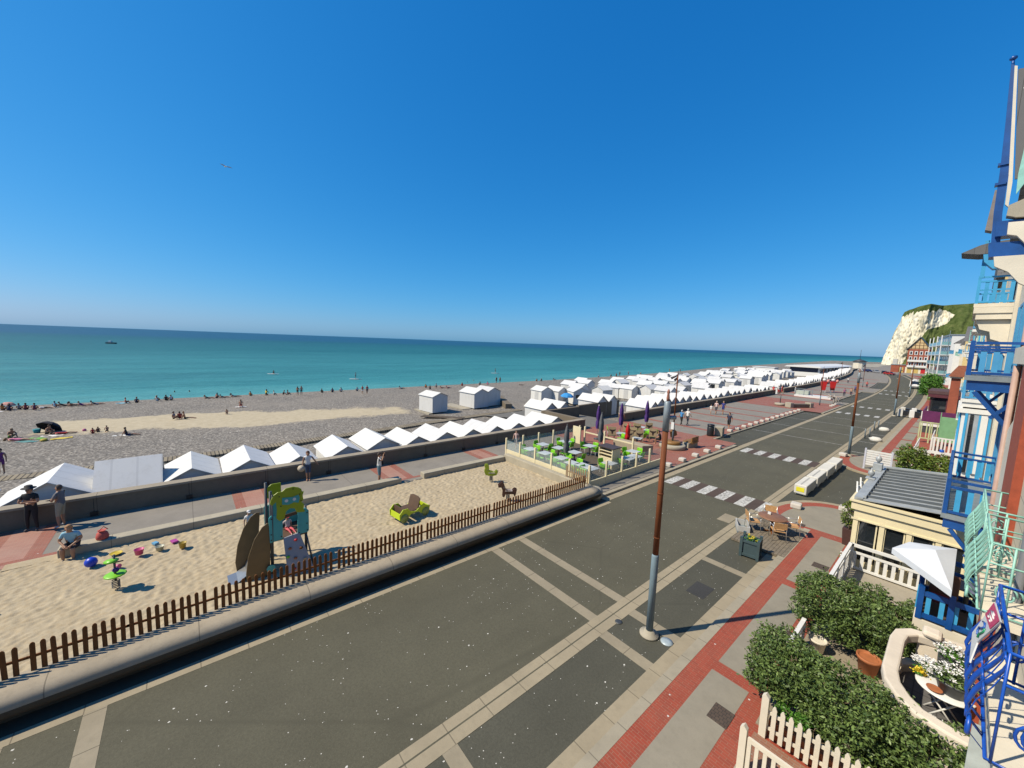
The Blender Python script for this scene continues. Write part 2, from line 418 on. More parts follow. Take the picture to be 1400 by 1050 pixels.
# behind the headland the water carries on to the horizon
mb.poly([(-60, 1500, SEAZ), (-60, 45000, SEAZ), (12000, 45000, SEAZ), (2500, 1500, SEAZ)])
struct(mb, 'sea', t.mat)

# land under everything
GRND = m_concrete('ground_concrete', (.26,.235,.20), stain=.3)
mb = MB(); ribbon(mb, -23.7, 260, -60, 900, -.03); struct(mb, 'ground', GRND)
ASPH = m_asphalt('road_asphalt', .093, True, (1.08, 1.02, .70))
ASPH2 = m_asphalt('parking_asphalt', .078, True, (1.03, 1.01, .76))
CSTRIP = m_concrete('concrete_kerb_strip', (.37,.315,.22), joint=(1.0, 50), rot=rad(90), stain=.35)
CSTRIPX = m_concrete('concrete_cross_strip', (.33,.285,.205), joint=(1.05, 50), stain=.35)
mb = MB(); ribbon(mb, -12.35, -6.3, -60, 262, 0.004); struct(mb, 'road', ASPH)
mb = MB()
ribbon(mb, -6.3, -4.3, -60, 27.0, .004); ribbon(mb, -6.3, -4.3, 36.5, 262, .004); ribbon(mb, -6.3, -1.6, 26.5, 36.9, .005)
ribbon(mb, -14.5, -12.3, 36.5, 69, .004); ribbon(mb, -14.5, -12.3, 88, 120, .004); ribbon(mb, -14.5, -12.3, 135, 170, .004)
struct(mb, 'parking_lane', ASPH2)
mb = MB()
ribbon(mb, -11.9, -11.6, -60, 17.3, .009); ribbon(mb, -12.3, -11.85, 17.3, 262, .009)
ribbon(mb, -6.62, -6.38, -60, 262, .009, z1=-.001+.005); ribbon(mb, -6.38, -6.34, -60, 262, .003); ribbon(mb, -6.34, -6.05, -60, 262, .006, z1=.012)
ribbon(mb, -4.55, -4.17, -60, 22.5, .009); ribbon(mb, -4.75, -4.17, 42, 262, .009)
struct(mb, 'gutter_strips', CSTRIP)
mb = MB()
for y in (-16.1, -14.65, -3.45, -2.0, 9.15, 10.6): ribbon(mb, -11.68, -6.62, y, y+.37, .0085)
for y in (-3.5, -2.0, 3.85, 9.05, 10.55, 15.75): ribbon(mb, -6.05, -4.55, y-.18, y+.18, .0085)
struct(mb, 'cross_strips', CSTRIPX)
mb = MB(); ribbon(mb, -12.9, -11.9, -60, 17.3, .0095); struct(mb, 'wall_shade_strip', m_concrete('painted_wall_shade', (.085,.07,.05), stain=.5))  # dark strip: the retaining wall's shadow on the ground, put into the colour
mb = MB(); mb.poly([(-7.25, 20.0, .0105), (-6.66, 20.0, .0105), (-6.66, 21.1, .0105), (-7.25, 21.1, .0105)]); struct(mb, 'concrete_patch', CSTRIPX)
# painted markings
PAINT = NT('worn_road_paint'); n = PAINT.noise(9, 5, .75); n2 = PAINT.noise(1.2, 3, .6)
PAINT.color(PAINT.mix(PAINT.ramp(PAINT.math('ADD', n, PAINT.math('MULTIPLY', n2, .25)), [(.55, 0), (.72, .85)]), (.68,.67,.63), (.16,.15,.13))); PAINT.setv(Roughness=.7)
mb = MB()
for y0 in (22.85, 35.5, 72.5, 84.0, 119.5, 132.5):
    for k in range(6):
        x = -11.62 + k*1.03
        if k < 5 or y0 < 30: ribbon(mb, x, x + .52, y0, y0 + 1.85, .0125)
for y in (46.8, 53.3, 60.2, 66.5, 94, 100.5, 107): ribbon(mb, -14.3, -6.7, y, y + .09, .0115)
for y in (44.5, 50.5, 56.5, 62.5, 68.5): ribbon(mb, -6.0, -4.7, y, y + .09, .0115)
struct(mb, 'road_markings', PAINT.mat)
DARKRED = m_asphalt('dark_red_asphalt', .06, False, (1.5, 1.05, .85))
mb = MB()
for y0 in (22.85, 35.5):
    for k in range(5): x = -11.62 + k*1.03; ribbon(mb, x + .52, x + 1.03, y0, y0 + 1.85, .0105)
struct(mb, 'crossing_tint', DARKRED)
# landward pavement
KERB = m_concrete('kerb_stone', (.38,.34,.26), joint=(1.0, 50), rot=rad(90), stain=.3)
BRICKR = m_brick('red_brick_paving', (.36,.055,.025), (.28,.045,.022), (.30,.14,.09), rot=0, w=.22, h=.072)
BRICKP = m_brick('plaza_brick_paving', (.33,.095,.06), (.27,.075,.05), (.30,.19,.14), rot=rad(90), w=.22, h=.075, worn=.45)
BRICKPK = m_brick('pink_brick_paving', (.40,.19,.14), (.36,.16,.12), (.38,.25,.19), rot=rad(90), w=.22, h=.075, worn=.5)
PANEL = m_concrete('pavement_panel', (.30,.272,.215), stain=.3)
mb = MB(); slab(mb, -4.17, -3.92, -60, 22.3, -.02, .115); slab(mb, -4.3, -4.0, 43, 262, -.02, .115); struct(mb, 'kerb', KERB)
mb = MB()
slab(mb, -3.92, 1.6, -60, 27.0, -.02, .11); slab(mb, -4.0, 1.6, 37.5, 262, -.02, .11)
def island(mb, pts, z, mi=0): mb.poly([(x, y, z) for x, y in pts], mi)
struct(mb, 'pavement', BRICKR)
mb = MB()
ps = [(-7.2,-1.4), (-1.0, 4.4), (4.8, 10.2), (10.6, 16.15), (16.6, 21.9)]
for a, b in ps: ribbon(mb, -3.45, -2.58, a, b, .1145)
y = 44
while y < 256: ribbon(mb, -3.4, -2.6, y, y + 5.2, .1145); y += 5.8
ribbon(mb, -3.4, -1.9, 37.9, 43.2, .1145)
struct(mb, 'pavement_panels', PANEL)
# rounded pavement ends either side of the side street
def arc(cx, cy, rx, ry, a0, a1, n=14): return [(cx + rx*math.cos(rad(a0+(a1-a0)*k/n)), cy + ry*math.sin(rad(a0+(a1-a0)*k/n))) for k in range(n+1)]
def islandmesh(name, pts, zt, m):
    mb = MB(); mb.extr([(x, y, -.02) for x, y in pts], (0,0,zt+.02)); return struct(mb, name, m)
A1 = [(-3.92, 21.9), (-6.0, 21.9)] + arc(-3.4, 23.2, 2.75, 4.4, 180, 90)
islandmesh('pavement_corner', A1, .10, CSTRIP)
A2 = [(-3.92, 22.2), (-5.8, 22.2)] + arc(-3.4, 23.2, 2.45, 4.05, 180, 90)
islandmesh('pavement_corner_brick', A2, .1045, BRICKR)
A3 = [(-3.5, 22.55), (-5.3, 22.55)] + arc(-3.4, 23.2, 1.95, 3.45, 180, 90) + [(-2.6, 26.6), (-2.6, 22.55)]
islandmesh('pavement_corner_panel', A3, .1145, PANEL)
B1 = [(-3.9, 43.2), (-6.1, 42.6)] + arc(-3.4, 41.4, 2.75, 4.9, 180, 270)
islandmesh('pavement_corner', B1, .10, CSTRIP)
B2 = [(-3.9, 42.8), (-5.9, 42.4)] + arc(-3.4, 41.4, 2.5, 4.6, 180, 270)
islandmesh('pavement_corner_brick', B2, .1045, BRICKR)
B3 = [(-3.3, 42.9), (-4.9, 42.5)] + arc(-3.4, 41.4, 1.9, 3.8, 180, 270)
islandmesh('pavement_corner_panel', B3, .1145, PANEL)
# promenade
PROM = m_concrete('promenade_concrete', (.27,.245,.21), stain=.25, joint=(6.9, 60), rot=rad(90))
mb = MB()
slab(mb, -24.02, -20.25, -60, 17.0, -.02, .15); slab(mb, -24.02, -12.55, 17.0, 37, -.02, .15); slab(mb, -24.02, -14.72, 37, 68.8, -.02, .15)
slab(mb, -24.02, -12.55, 68.8, 88, -.02, .15); slab(mb, -24.02, -14.72, 88, 120, -.02, .15); slab(mb, -24.02, -12.55, 120, 135, -.02, .15); slab(mb, -24.02, -14.72, 135, 170, -.02, .15); slab(mb, -24.02, -12.55, 170, 262, -.02, .15)
ribbon(mb, -24.0, 1.5, 262, 420, .10); struct(mb, 'promenade', PROM)
mb = MB(); slab(mb, -12.55, -12.3, 17.3, 37, -.02, .13); slab(mb, -14.72, -14.5, 37, 68.8, -.02, .13); slab(mb, -12.55, -12.3, 68.8, 88, -.02, .13); slab(mb, -12.55, -12.3, 120, 135, -.02, .13); slab(mb, -14.72, -14.5, 88, 120, -.02, .13)
struct(mb, 'kerb', KERB)
mb = MB()
ribbon(mb, -24.0, -12.6, 25.6, 37.6, .1545); ribbon(mb, -15.75, -14.75, 37.6, 68.6, .1545); ribbon(mb, -23.9, -12.6, 68.6, 82.6, .1545)
for y in (40.6, 45.6, 50.6, 55.6, 60.6): ribbon(mb, -23.7, -15.75, y, y + .75, .1545)
for y in (88.6, 97, 110, 126, 140, 160, 185): ribbon(mb, -23.5, -15, y, y + 3, .1545)
ribbon(mb, -20.86, -20.62, -60, 17.3, .1545)
for y in (-27, -20, -13, -5.9, 1.55, 8.6, 15.6):
    ribbon(mb, -23.95, -20.86, y, y + .42, .1545); ribbon(mb, -23.95, -20.86, y + 1.25, y + 1.67, .1545)
struct(mb, 'brick_paving', BRICKP)
mb = MB()
for y in (-27, -20, -13, -5.9, 1.55, 8.6, 15.6): ribbon(mb, -23.95, -20.86, y + .42, y + 1.25, .1542)
ribbon(mb, -20.62, -20.3, -5.1, -3.6, .1542)
struct(mb, 'pink_paving', BRICKPK)
# ramp down to the beach through the gap in the sea wall
RAMP = m_concrete('ramp_concrete', (.17,.16,.14), stain=.3)
mb = MB(); i = mb.add([(-24.0,30.4,.15), (-24.0,36.6,.15), (-33.5,38.6,-.55), (-33.5,30.4,-.55), (-42,39.5,-1.6), (-42,30.4,-1.6)])
mb.face((i, i+1, i+2, i+3)); mb.face((i+3, i+2, i+4, i+5))
struct(mb, 'beach_ramp', RAMP)
# sandpit
t = NT('sandpit_sand'); n = t.noise(2.2, 6, .7); n2 = t.noise(9, 4, .7)
sc_ = t.ramp(n, [(.3, (.43,.355,.24)), (.7, (.53,.445,.31))]); sc_ = t.mix(t.ramp(n2, [(.35, .4), (.55, 0)]), sc_, (.40,.29,.16))
t.color(sc_); t.setv(Roughness=.95); t.b.inputs['Specular IOR Level'].default_value = .1; t.bump(t.noise(45, 4, .7), .5, .015)
from mathutils import noise as mn
def sandf(a, b):
    y = -7.5 + b*24.5; x = -20.3 + a*7.5
    z = .16 + .04*mn.noise(V((x*.6, y*.6, 0))) - .050*abs(mn.noise(V((x*4.4 + y*1.2, y*3.2, 3)))) + .038*mn.noise(V((x*8.5 + y*2, y*6.2, 9)))
    return (x, y, z)
mb = MB(); mb.grid(sandf, 150, 480); struct(mb, 'sandpit', t.mat)
# thin sand blown out over the promenade gap
mb = MB(); mb.grid(lambda a, b: (-20.62 + a*.5, -5.0 + b*1.5, .1565 - .002*abs(b-.5)), 2, 6); struct(mb, 'blown_sand', t.mat)
# ------------------------------------------------------------------ people (one skinned body each; facing local +x)
_body = {}
SK = {'pale': (.56,.33,.23), 'tan': (.42,.22,.13), 'dark': (.16,.08,.05)}
_cm = {}
def cmat(c, kind='cloth'):
    k = (tuple(round(x, 3) for x in c), kind)
    if k not in _cm: _cm[k] = mat(kind + '_%d' % len(_cm), k[0], .8 if kind != 'skin' else .55, .12, 9, .1 if kind != 'skin' else 0, 30)
    return _cm[k]
STAND = dict(pel=(0,0,.95), chest=(.0,0,1.33), neck=(0,0,1.49), head=(.02,0,1.59), crown=(.015,0,1.70), sh=(0,.185,1.41),
             el=((.0,.25,1.13), (.0,-.25,1.13)), wr=((.06,.26,.89), (.06,-.26,.89)), hip=(0,.09,.91), kn=((.02,.10,.49), (.02,-.10,.49)), an=((-.01,.105,.08), (-.01,-.105,.08)), to=((.14,.12,.035), (.14,-.12,.035)))
def P_(**k): d = dict(STAND); d.update(k); return d
def sit(dz=-.82, lean=0., kn=((.30,.16,.40), (.30,-.16,.40)), an=((.42,.15,.08), (.42,-.15,.08)), el=None, wr=None, to=None, head=0):
    return dict(pel=(0,0,.95+dz), chest=(lean,0,1.31+dz), neck=(lean*1.35,0,1.46+dz), head=(lean*1.5+.03+head,0,1.56+dz), crown=(lean*1.6+.02+head,0,1.67+dz), sh=(lean*1.15,.185,1.38+dz),
                el=el or ((lean+.02,.27,1.10+dz), (lean+.02,-.27,1.10+dz)), wr=wr or ((lean+.24,.18,.98+dz), (lean+.24,-.18,.98+dz)), hip=(.04,.10,.93+dz), kn=kn, an=an, to=to or tuple((a[0]+.14, a[1], max(.035, a[2]-.04)) for a in an))
POSES = {
 'stand': STAND,
 'walk': P_(kn=((.12,.09,.50), (-.04,-.09,.49)), an=((.22,.09,.10), (-.24,-.09,.14)), to=((.36,.10,.06), (-.13,-.10,.04)), el=((-.08,.25,1.14), (.08,-.25,1.14)), wr=((-.02,.27,.90), (.22,-.25,.93))),
 'arms_crossed': P_(el=((.10,.27,1.16), (.10,-.27,1.16)), wr=((.22,-.05,1.20), (.23,.05,1.16)), kn=((.03,.12,.49), (.03,-.12,.49)), an=((.0,.14,.08), (.0,-.14,.08)), to=((.14,.17,.035), (.14,-.17,.035))),
 'camera': P_(el=((.20,.24,1.36), (.20,-.24,1.36)), wr=((.24,.08,1.60), (.24,-.08,1.60)), kn=((.02,.12,.49), (.02,-.12,.49)), an=((.0,.15,.08), (.0,-.15,.08)), to=((.14,.18,.035), (.14,-.18,.035))),
 'hand_wall': P_(el=((.02,.34,1.18), (.0,-.25,1.13)), wr=((-.02,.46,1.0), (.08,-.28,.88)), an=((-.01,.06,.08), (-.01,-.06,.08)), to=((.14,.07,.035), (.14,-.07,.035)), kn=((.02,.07,.49), (.02,-.07,.49))),
 'bench': sit(-.45, .14, ((.44,.14,.50), (.44,-.12,.50)), ((.42,.15,.08), (.40,-.12,.08)), ((.16,.28,.72), (.2,-.28,.70)), ((.42,.10,.58), (.40,-.06,.56))),
 'sit': sit(), 'sit_fwd': sit(-.82, .18, ((.42,.16,.36), (.42,-.16,.36)), ((.62,.15,.07), (.62,-.15,.07)), ((.3,.28,.34), (.3,-.28,.34)), ((.5,.18,.34), (.5,-.18,.34))),
 'sit_legs': sit(-.84, -.06, ((.48,.12,.14), (.48,-.12,.16)), ((.90,.12,.07), (.90,-.12,.07)), ((-.2,.28,.28), (-.2,-.28,.28)), ((-.28,.30,.05), (-.28,-.30,.05))),
 'lie': dict(pel=(0,0,.14), chest=(-.38,0,.16), neck=(-.54,0,.18), head=(-.66,0,.22), crown=(-.77,0,.22), sh=(-.47,.185,.15), el=((-.62,.34,.10), (-.30,-.30,.08)), wr=((-.80,.20,.10), (-.08,-.30,.06)), hip=(.06,.09,.13), kn=((.48,.11,.13), (.48,-.11,.18)), an=((.88,.11,.08), (.86,-.11,.08)), to=((1.0,.12,.12), (.98,-.12,.12))),
 'lean_lie': dict(pel=(0,0,.14), chest=(-.30,0,.32), neck=(-.42,0,.42), head=(-.46,0,.53), crown=(-.48,0,.64), sh=(-.38,.185,.36), el=((-.48,.26,.10), (-.48,-.26,.10)), wr=((-.24,.22,.06), (-.24,-.22,.06)), hip=(.06,.09,.13), kn=((.46,.12,.22), (.48,-.11,.14)), an=((.86,.11,.08), (.88,-.11,.08)), to=((.98,.12,.12), (1.0,-.12,.12))),
 'kneel': dict(pel=(0,0,.34), chest=(.12,0,.70), neck=(.17,0,.85), head=(.21,0,.95), crown=(.22,0,1.06), sh=(.14,.175,.78), el=((.30,.25,.54), (.30,-.25,.54)), wr=((.46,.14,.36), (.46,-.14,.36)), hip=(.03,.1,.32), kn=((.36,.14,.09), (.36,-.14,.09)), an=((-.08,.12,.09), (-.08,-.12,.09)), to=((-.22,.12,.05), (-.22,-.12,.05))),
 'swim': dict(pel=(0,0,-.55), chest=(.05,0,-.12), neck=(.06,0,.03), head=(.08,0,.13), crown=(.08,0,.24), sh=(.05,.185,-.04), el=((.2,.35,-.12), (.2,-.35,-.12)), wr=((.4,.45,-.08), (.4,-.45,-.08)), hip=(0,.09,-.6), kn=((.0,.1,-1.0), (.0,-.1,-1.0)), an=((-.1,.1,-1.35), (-.1,-.1,-1.35)), to=((-.2,.1,-1.4), (-.2,-.1,-1.4))),
}
def body(pose, fine=False, slim=1.0, short=False, sleeve='short'):
    key = (pose, fine, slim, short, sleeve)
    if key in _body: return _body[key]
    J = POSES[pose]; vs = []; ed = []; rd = []; seg = []
    def v(p, r): vs.append(V(p)); rd.append(r); return len(vs)-1
    def e(a, b, reg): ed.append((a, b)); seg.append((V(vs[a]), V(vs[b]), reg))
    mir = lambda p: (p[0], -p[1], p[2])
    pel = v(J['pel'], .125*slim); mid = v(V(J['pel']).lerp(V(J['chest']), .5), .115*slim); ch = v(J['chest'], .135*slim); nk = v(J['neck'], .058); hd = v(J['head'], .092); cr = v(J['crown'], .078)
    e(pel, mid, 'top'); e(mid, ch, 'top'); e(ch, nk, 'top'); e(nk, hd, 'skin'); e(hd, cr, 'skin')
    for s_ in (0, 1):
        sh = v(J['sh'] if s_ == 0 else mir(J['sh']), .062*slim); el = v(J['el'][s_], .043); wr = v(J['wr'][s_], .029); d = (V(J['wr'][s_]) - V(J['el'][s_])).normalized(); pa = v(V(J['wr'][s_]) + d*.075, .034)
        se = v(V(J['sh'] if s_ == 0 else mir(J['sh'])).lerp(V(J['el'][s_]), .55), .052*slim)
        e(ch, sh, 'top'); e(sh, se, 'top' if sleeve != 'none' else 'skin'); e(se, el, 'top' if sleeve == 'long' else 'skin'); e(el, wr, 'top' if sleeve == 'long' else 'skin'); e(wr, pa, 'skin')
        hp = v(J['hip'] if s_ == 0 else mir(J['hip']), .098*slim); kn = v(J['kn'][s_], .058*slim); th = v(V(J['hip'] if s_ == 0 else mir(J['hip'])).lerp(V(J['kn'][s_]), .6), .078*slim); cf = v(V(J['kn'][s_]).lerp(V(J['an'][s_]), .35), .055*slim); an = v(J['an'][s_], .038); to = v(J['to'][s_], .033)
        e(pel, hp, 'legs'); e(hp, th, 'legs'); e(th, kn, 'skin' if short == 2 else 'legs'); e(kn, cf, 'skin' if short else 'legs'); e(cf, an, 'skin' if short else 'legs'); e(an, to, 'feet')
    me = bpy.data.meshes.new('b'); me.from_pydata([tuple(p) for p in vs], ed, []); ob = bpy.data.objects.new('b', me); col.objects.link(ob)
    ob.modifiers.new('skin', 'SKIN'); 
    if not me.skin_vertices: me.attributes.new
    sv = me.skin_vertices[0].data
    for k, r in enumerate(rd): sv[k].radius = (r, r); sv[k].use_root = (k == 0)
    sub = ob.modifiers.new('sub', 'SUBSURF'); sub.levels = sub.render_levels = 2 if fine else 1
    dg = bpy.context.evaluated_depsgraph_get(); dg.update(); m2 = bpy.data.meshes.new_from_object(ob.evaluated_get(dg))
    bpy.data.objects.remove(ob); bpy.data.meshes.remove(me)
    vv = [p.co.copy() for p in m2.vertices]; ff = [tuple(p.vertices) for p in m2.polygons]; mi = []
    ix = {'skin': 0, 'top': 1, 'legs': 2, 'feet': 3}
    for f in ff:
        c = sum((vv[k] for k in f), V())/len(f); best = 9; rg = 'skin'
        for a, b, r in seg:
            ab = b - a; t_ = max(0, min(1, (c-a).dot(ab)/max(1e-6, ab.dot(ab)))); q = (c - a - ab*t_).length
            if q < best: best = q; rg = r; bt = t_
        if rg == 'top' and (c - V(J['pel'])).length < .10: rg = 'legs'
        if rg == 'top' and (c - V(J['neck'])).length < .055: rg = 'skin'
        mi.append(ix[rg])
    bpy.data.meshes.remove(m2)
    mb = MB(); mb.add(vv); mb.f = ff; mb.m = mi; mb.s = [True]*len(ff)
    if fine:     # fingers, thumb, nose, ears
        for s_ in (0, 1):
            w_ = V(J['wr'][s_]); d = (w_ - V(J['el'][s_])).normalized(); side = d.cross(V((0,0,1)) if abs(d.z) < .8 else V((1,0,0))).normalized(); nrm = side.cross(d)
            for k, L in enumerate((.068, .078, .072, .056)):
                b_ = w_ + d*.085 + side*(.027 - k*.018); mb.tube([b_, b_ + d*L*.5 + nrm*.006, b_ + d*L*.85 + nrm*.022, b_ + d*L + nrm*.034], [.0095, .009, .008, .006], 6, 0)
            b_ = w_ + d*.035 + side*.03; mb.tube([b_, b_ + side*.025 + d*.025, b_ + side*.032 + d*.055 + nrm*.012], [.011, .01, .007], 6, 0)
        h = V(J['head']); f_ = V((1,0,0)); mb.tube([h + f_*.085 + V((0,0,.03)), h + f_*.112 + V((0,0,-.005)), h + f_*.09 + V((0,0,-.015))], [.008, .014, .01], 6, 0)
        for s_ in (-1, 1): mb.ball(h + V((-.0, s_*.092, .005)), .02, .012, .03, 6, 0); mb.ball(h + V((.083, s_*.034, .03)), .012, .012, .009, 6, 3)
        mb.ball(h + V((.088, 0, -.038)), .012, .026, .007, 6, 1 if False else 0)
    _body[key] = mb; return mb
def person(label, loc, rz, pose='stand', skin='pale', top=(.5,.5,.5), legs=(.1,.1,.15), feet=None, hair=(.05,.03,.02), longhair=False, hat=None, scale=1.0, slim=1.0, fine=False, short=0, sleeve='short', group=None, hold=None):
    t = thing('person', label, 'person', loc, rz, group); J = POSES[pose]
    mb = body(pose, fine, slim, short, sleeve); sk = cmat(SK[skin], 'skin'); o = mb.build('body', [sk, cmat(top), cmat(legs), cmat(feet) if feet else sk], t)
    h = V(J['head']); c = V(J['crown']); ax = (c - h).normalized()
    hb = MB(); ctr = h.lerp(c, .55) - V((.018,0,0)); hb.ball(ctr, .108, .104, .118, 12, jit=.03)
    hb.v = [tuple(V(p) if (V(p)-ctr).dot(V((1,0,0))) < .03 or (V(p)-ctr).z > .045 else V(p).lerp(ctr, .35)) for p in hb.v]
    if longhair: hb.tube([ctr + V((-.05,0,.02)), ctr + V((-.10,0,-.12)), ctr + V((-.09,0,-.27))], [.085, .085, .04], 8)
    hb.build('hair', cmat(hair), t)
    if hat:
        q = ctr + V((.02,0,.045)); kk = MB()
        if hat[0] == 'brim': kk.lathe([(.03, -.002), (.20, -.005), (.20, .008), (.115, .016), (.105, .10), (.06, .12), (.02, .12)], q, 18)
        else: kk.lathe([(.05, .0), (.118, .0), (.115, .05), (.08, .095), (.02, .11)], q, 14); kk.extr([q + V((.08,-.08,.0)), q + V((.20,-.05,-.01)), q + V((.20,.05,-.01)), q + V((.08,.08,.0))], (0,0,.012))
        kk.build('hat', cmat(hat[1]), t)
    if scale != 1: t.scale = (scale,)*3
    return t
def look(x, y, tx, ty): return math.atan2(ty - y, tx - x)
BLK = (.012,.012,.014); WHT = (.78,.77,.75); NVY = (.02,.025,.06); DEN = (.05,.09,.17); BGE = (.42,.35,.24)
PR = .152
# promenade
person('man in black with a dark brimmed hat, arms folded, leaning on the sea wall', (-23.62, -4.95, PR), rad(-20), 'arms_crossed', 'tan', BLK, BLK, (.12,.10,.09), (.1,.07,.05), hat=('brim', (.03,.028,.03)), scale=1.05, slim=1.08, fine=True)
person('man in a grey t-shirt and beige shorts standing by the man in black', (-23.45, -4.15, PR), rad(-110), 'arms_crossed', 'tan', (.16,.15,.16), BGE, (.5,.5,.5), (.08,.06,.05), scale=1.02, slim=1.12, fine=True, short=1)
person('woman in a white tank top and denim shorts leaning on the sea wall', (-23.55, 5.1, PR), rad(-15), 'hand_wall', 'tan', WHT, DEN, None, (.10,.035,.02), longhair=True, scale=.99, slim=.92, fine=True, short=1, sleeve='none')
hl = MB().lathe([(.03, 0), (.17, -.01), (.19, .01), (.12, .03), (.10, .09), (.03, .11)], (0,0,0), 18).build('sun_hat', cmat((.50,.43,.33)), None, (-23.40, 4.72, PR + .82)); hl.rotation_euler = (rad(80), 0, rad(70)); tag(hl, 'cream sun hat held low by the woman in the white tank top', 'hat')
person('man in a white t-shirt and teal shorts raising a camera to his face', (-20.98, 8.2, PR), rad(60), 'camera', 'tan', WHT, (.13,.22,.26), None, (.06,.04,.03), scale=1.02, slim=1.1, fine=True, short=1)
cm_ = MB(); cm_.box(-.03, .03, -.075, .075, -.05, .05); cm_.tube([(.03,0,0), (.09,0,0)], .035, 10); tag(cm_.build('camera_body', BLACK, None, (-20.86, 8.42, PR + 1.62), rad(60)), 'black camera held by the man in the white t-shirt', 'camera')
person('seated person in light blue shirt and black shorts on the block wall', (-20.30, -3.35, .06), rad(-15), 'bench', 'tan', (.30,.55,.66), BLK, (.35,.28,.2), (.42,.22,.10), scale=1.02, slim=1.25, fine=True, short=1)
bg_ = MB(); bg_.lathe([(.05, 0), (.17, .01), (.19, .10), (.15, .24), (.08, .29), (.13, .34), (.03, .30)], (0,0,0), 9); bg_.tube([(.1,-.1,.36), (.16,.02,.52), (.1,.14,.36)], .018, 6); tag(bg_.build('beach_bag', mat('faded_red_bag', (.55,.10,.08), .8, .3, 6), None, (-20.4, -2.65, .465), .3, bev=.03), 'faded red beach bag on the block wall beside the seated person', 'bag')
person('child in pink seen over the glass at the back corner of the fenced terrace', (-22.3, 19.7, PR), rad(-60), 'walk', 'pale', (.62,.42,.38), (.55,.5,.48), None, (.12,.06,.03), longhair=True, scale=.80, slim=.9, short=1)
person('walker in a bright blue shirt and dark trousers, left of the strolling pair', (-19.37, 41.0, PR), rad(80), 'walk', 'pale', (.05,.25,.55), BLK, BLK, (.5,.48,.45), scale=.97)
person('walker in a white shirt and grey trousers, right of the strolling pair', (-19.0, 41.65, PR), rad(80), 'walk', 'pale', WHT, (.10,.11,.13), BLK, (.6,.58,.55), scale=1.05)
person('small child in white walking with two adults on the plaza', (-20.75, 51.9, PR), rad(-100), 'walk', 'tan', WHT, (.5,.4,.35), None, (.1,.06,.03), scale=.72, short=1)
person('adult in a pale pink top and dark shorts walking beside a small child', (-20.35, 52.5, PR), rad(-100), 'walk', 'tan', (.70,.52,.50), (.06,.06,.08), None, (.5,.45,.4), scale=1.0, short=1)
person('adult in a royal blue outfit walking beside the one in pale pink', (-19.7, 53.0, PR), rad(-100), 'walk', 'tan', (.02,.03,.22), (.02,.03,.20), None, (.3,.2,.12), scale=1.02, short=2)
person('man in dark navy walking alone along the plaza kerb', (-15.5, 43.6, PR), rad(-95), 'walk', 'tan', NVY, BLK, None, (.03,.02,.02), scale=1.03, slim=1.1, short=1)
person('walker with a pale hat, bare shoulders and a black skirt on the beach ramp', (-22.4, 34.2, PR), rad(100), 'walk', 'tan', (.58,.40,.30), BLK, None, (.4,.3,.2), hat=('brim', (.65,.55,.42)), scale=1.04, short=1)
for k, (x, y, tp, l) in enumerate(((-24.1, 88.9, (.60,.03,.03), 'red clothed stroller on the left of the group by the far wall end'), (-23.6, 90.2, (.70,.68,.66), 'stroller in a white top in the middle of the red clothed group'), (-23.3, 91.4, (.50,.03,.04), 'red clothed stroller on the right of the group by the far wall end'), (-21.6, 93.6, WHT, 'lone stroller in white beside the far plaza platform'))):
    person(l, (x, y, PR), rad(-90 + 30*k), 'walk', 'tan', tp, (.55,.04,.04) if k != 3 else (.7,.68,.64), None, (.2,.15,.1), short=1)
for (x, y, tp, l) in ((-15.0, 100, (.30,.10,.22), 'stroller in purple at the far plaza corner'), (-14.4, 103, (.5,.3,.2), 'stroller in tan at the far plaza corner'), (-15.2, 113, (.1,.1,.3), 'stroller in blue by the distant parking bays'), (-16.0, 135, (.6,.1,.1), 'stroller in red far down the road edge'), (-22, 150, WHT, 'stroller in white far down the promenade')):
    person(l, (x, y, PR), rad(-80), 'walk', 'tan', tp, NVY, None, (.1,.07,.05))
# children on the play tower
person('toddler in a red cap and pale pink clothes seated inside the play tower', (-15.25, 2.60, 1.38), rad(10), 'sit_legs', 'pale', (.68,.55,.55), (.60,.10,.12), None, (.3,.2,.1), hat=('cap', (.50,.02,.06)), scale=.56, slim=1.1)
person('toddler in white with a dark and white cap behind the play tower', (-16.3, 1.55, .95), rad(0), 'stand', 'pale', WHT, (.6,.6,.6), None, (.05,.04,.03), hat=('cap', (.70,.68,.68)), scale=.58, slim=1.1)
tag(MB().lathe([(.3, 0), (.28, .3), (.2, .7), (.1, .74)], (-16.3, 1.55, .2), 12).build('play_step', mat('dark_brown_panel', (.10,.055,.03), .7, .2, 4)), 'brown step stump behind the play tower', 'play equipment')
# guests beside the round bench, waiter-like figure
person('seated guest in black at the round bench', (-15.9, 30.3, .30), rad(200), 'bench', 'tan', BLK, BLK, None, (.05,.03,.02), scale=.98, short=1)
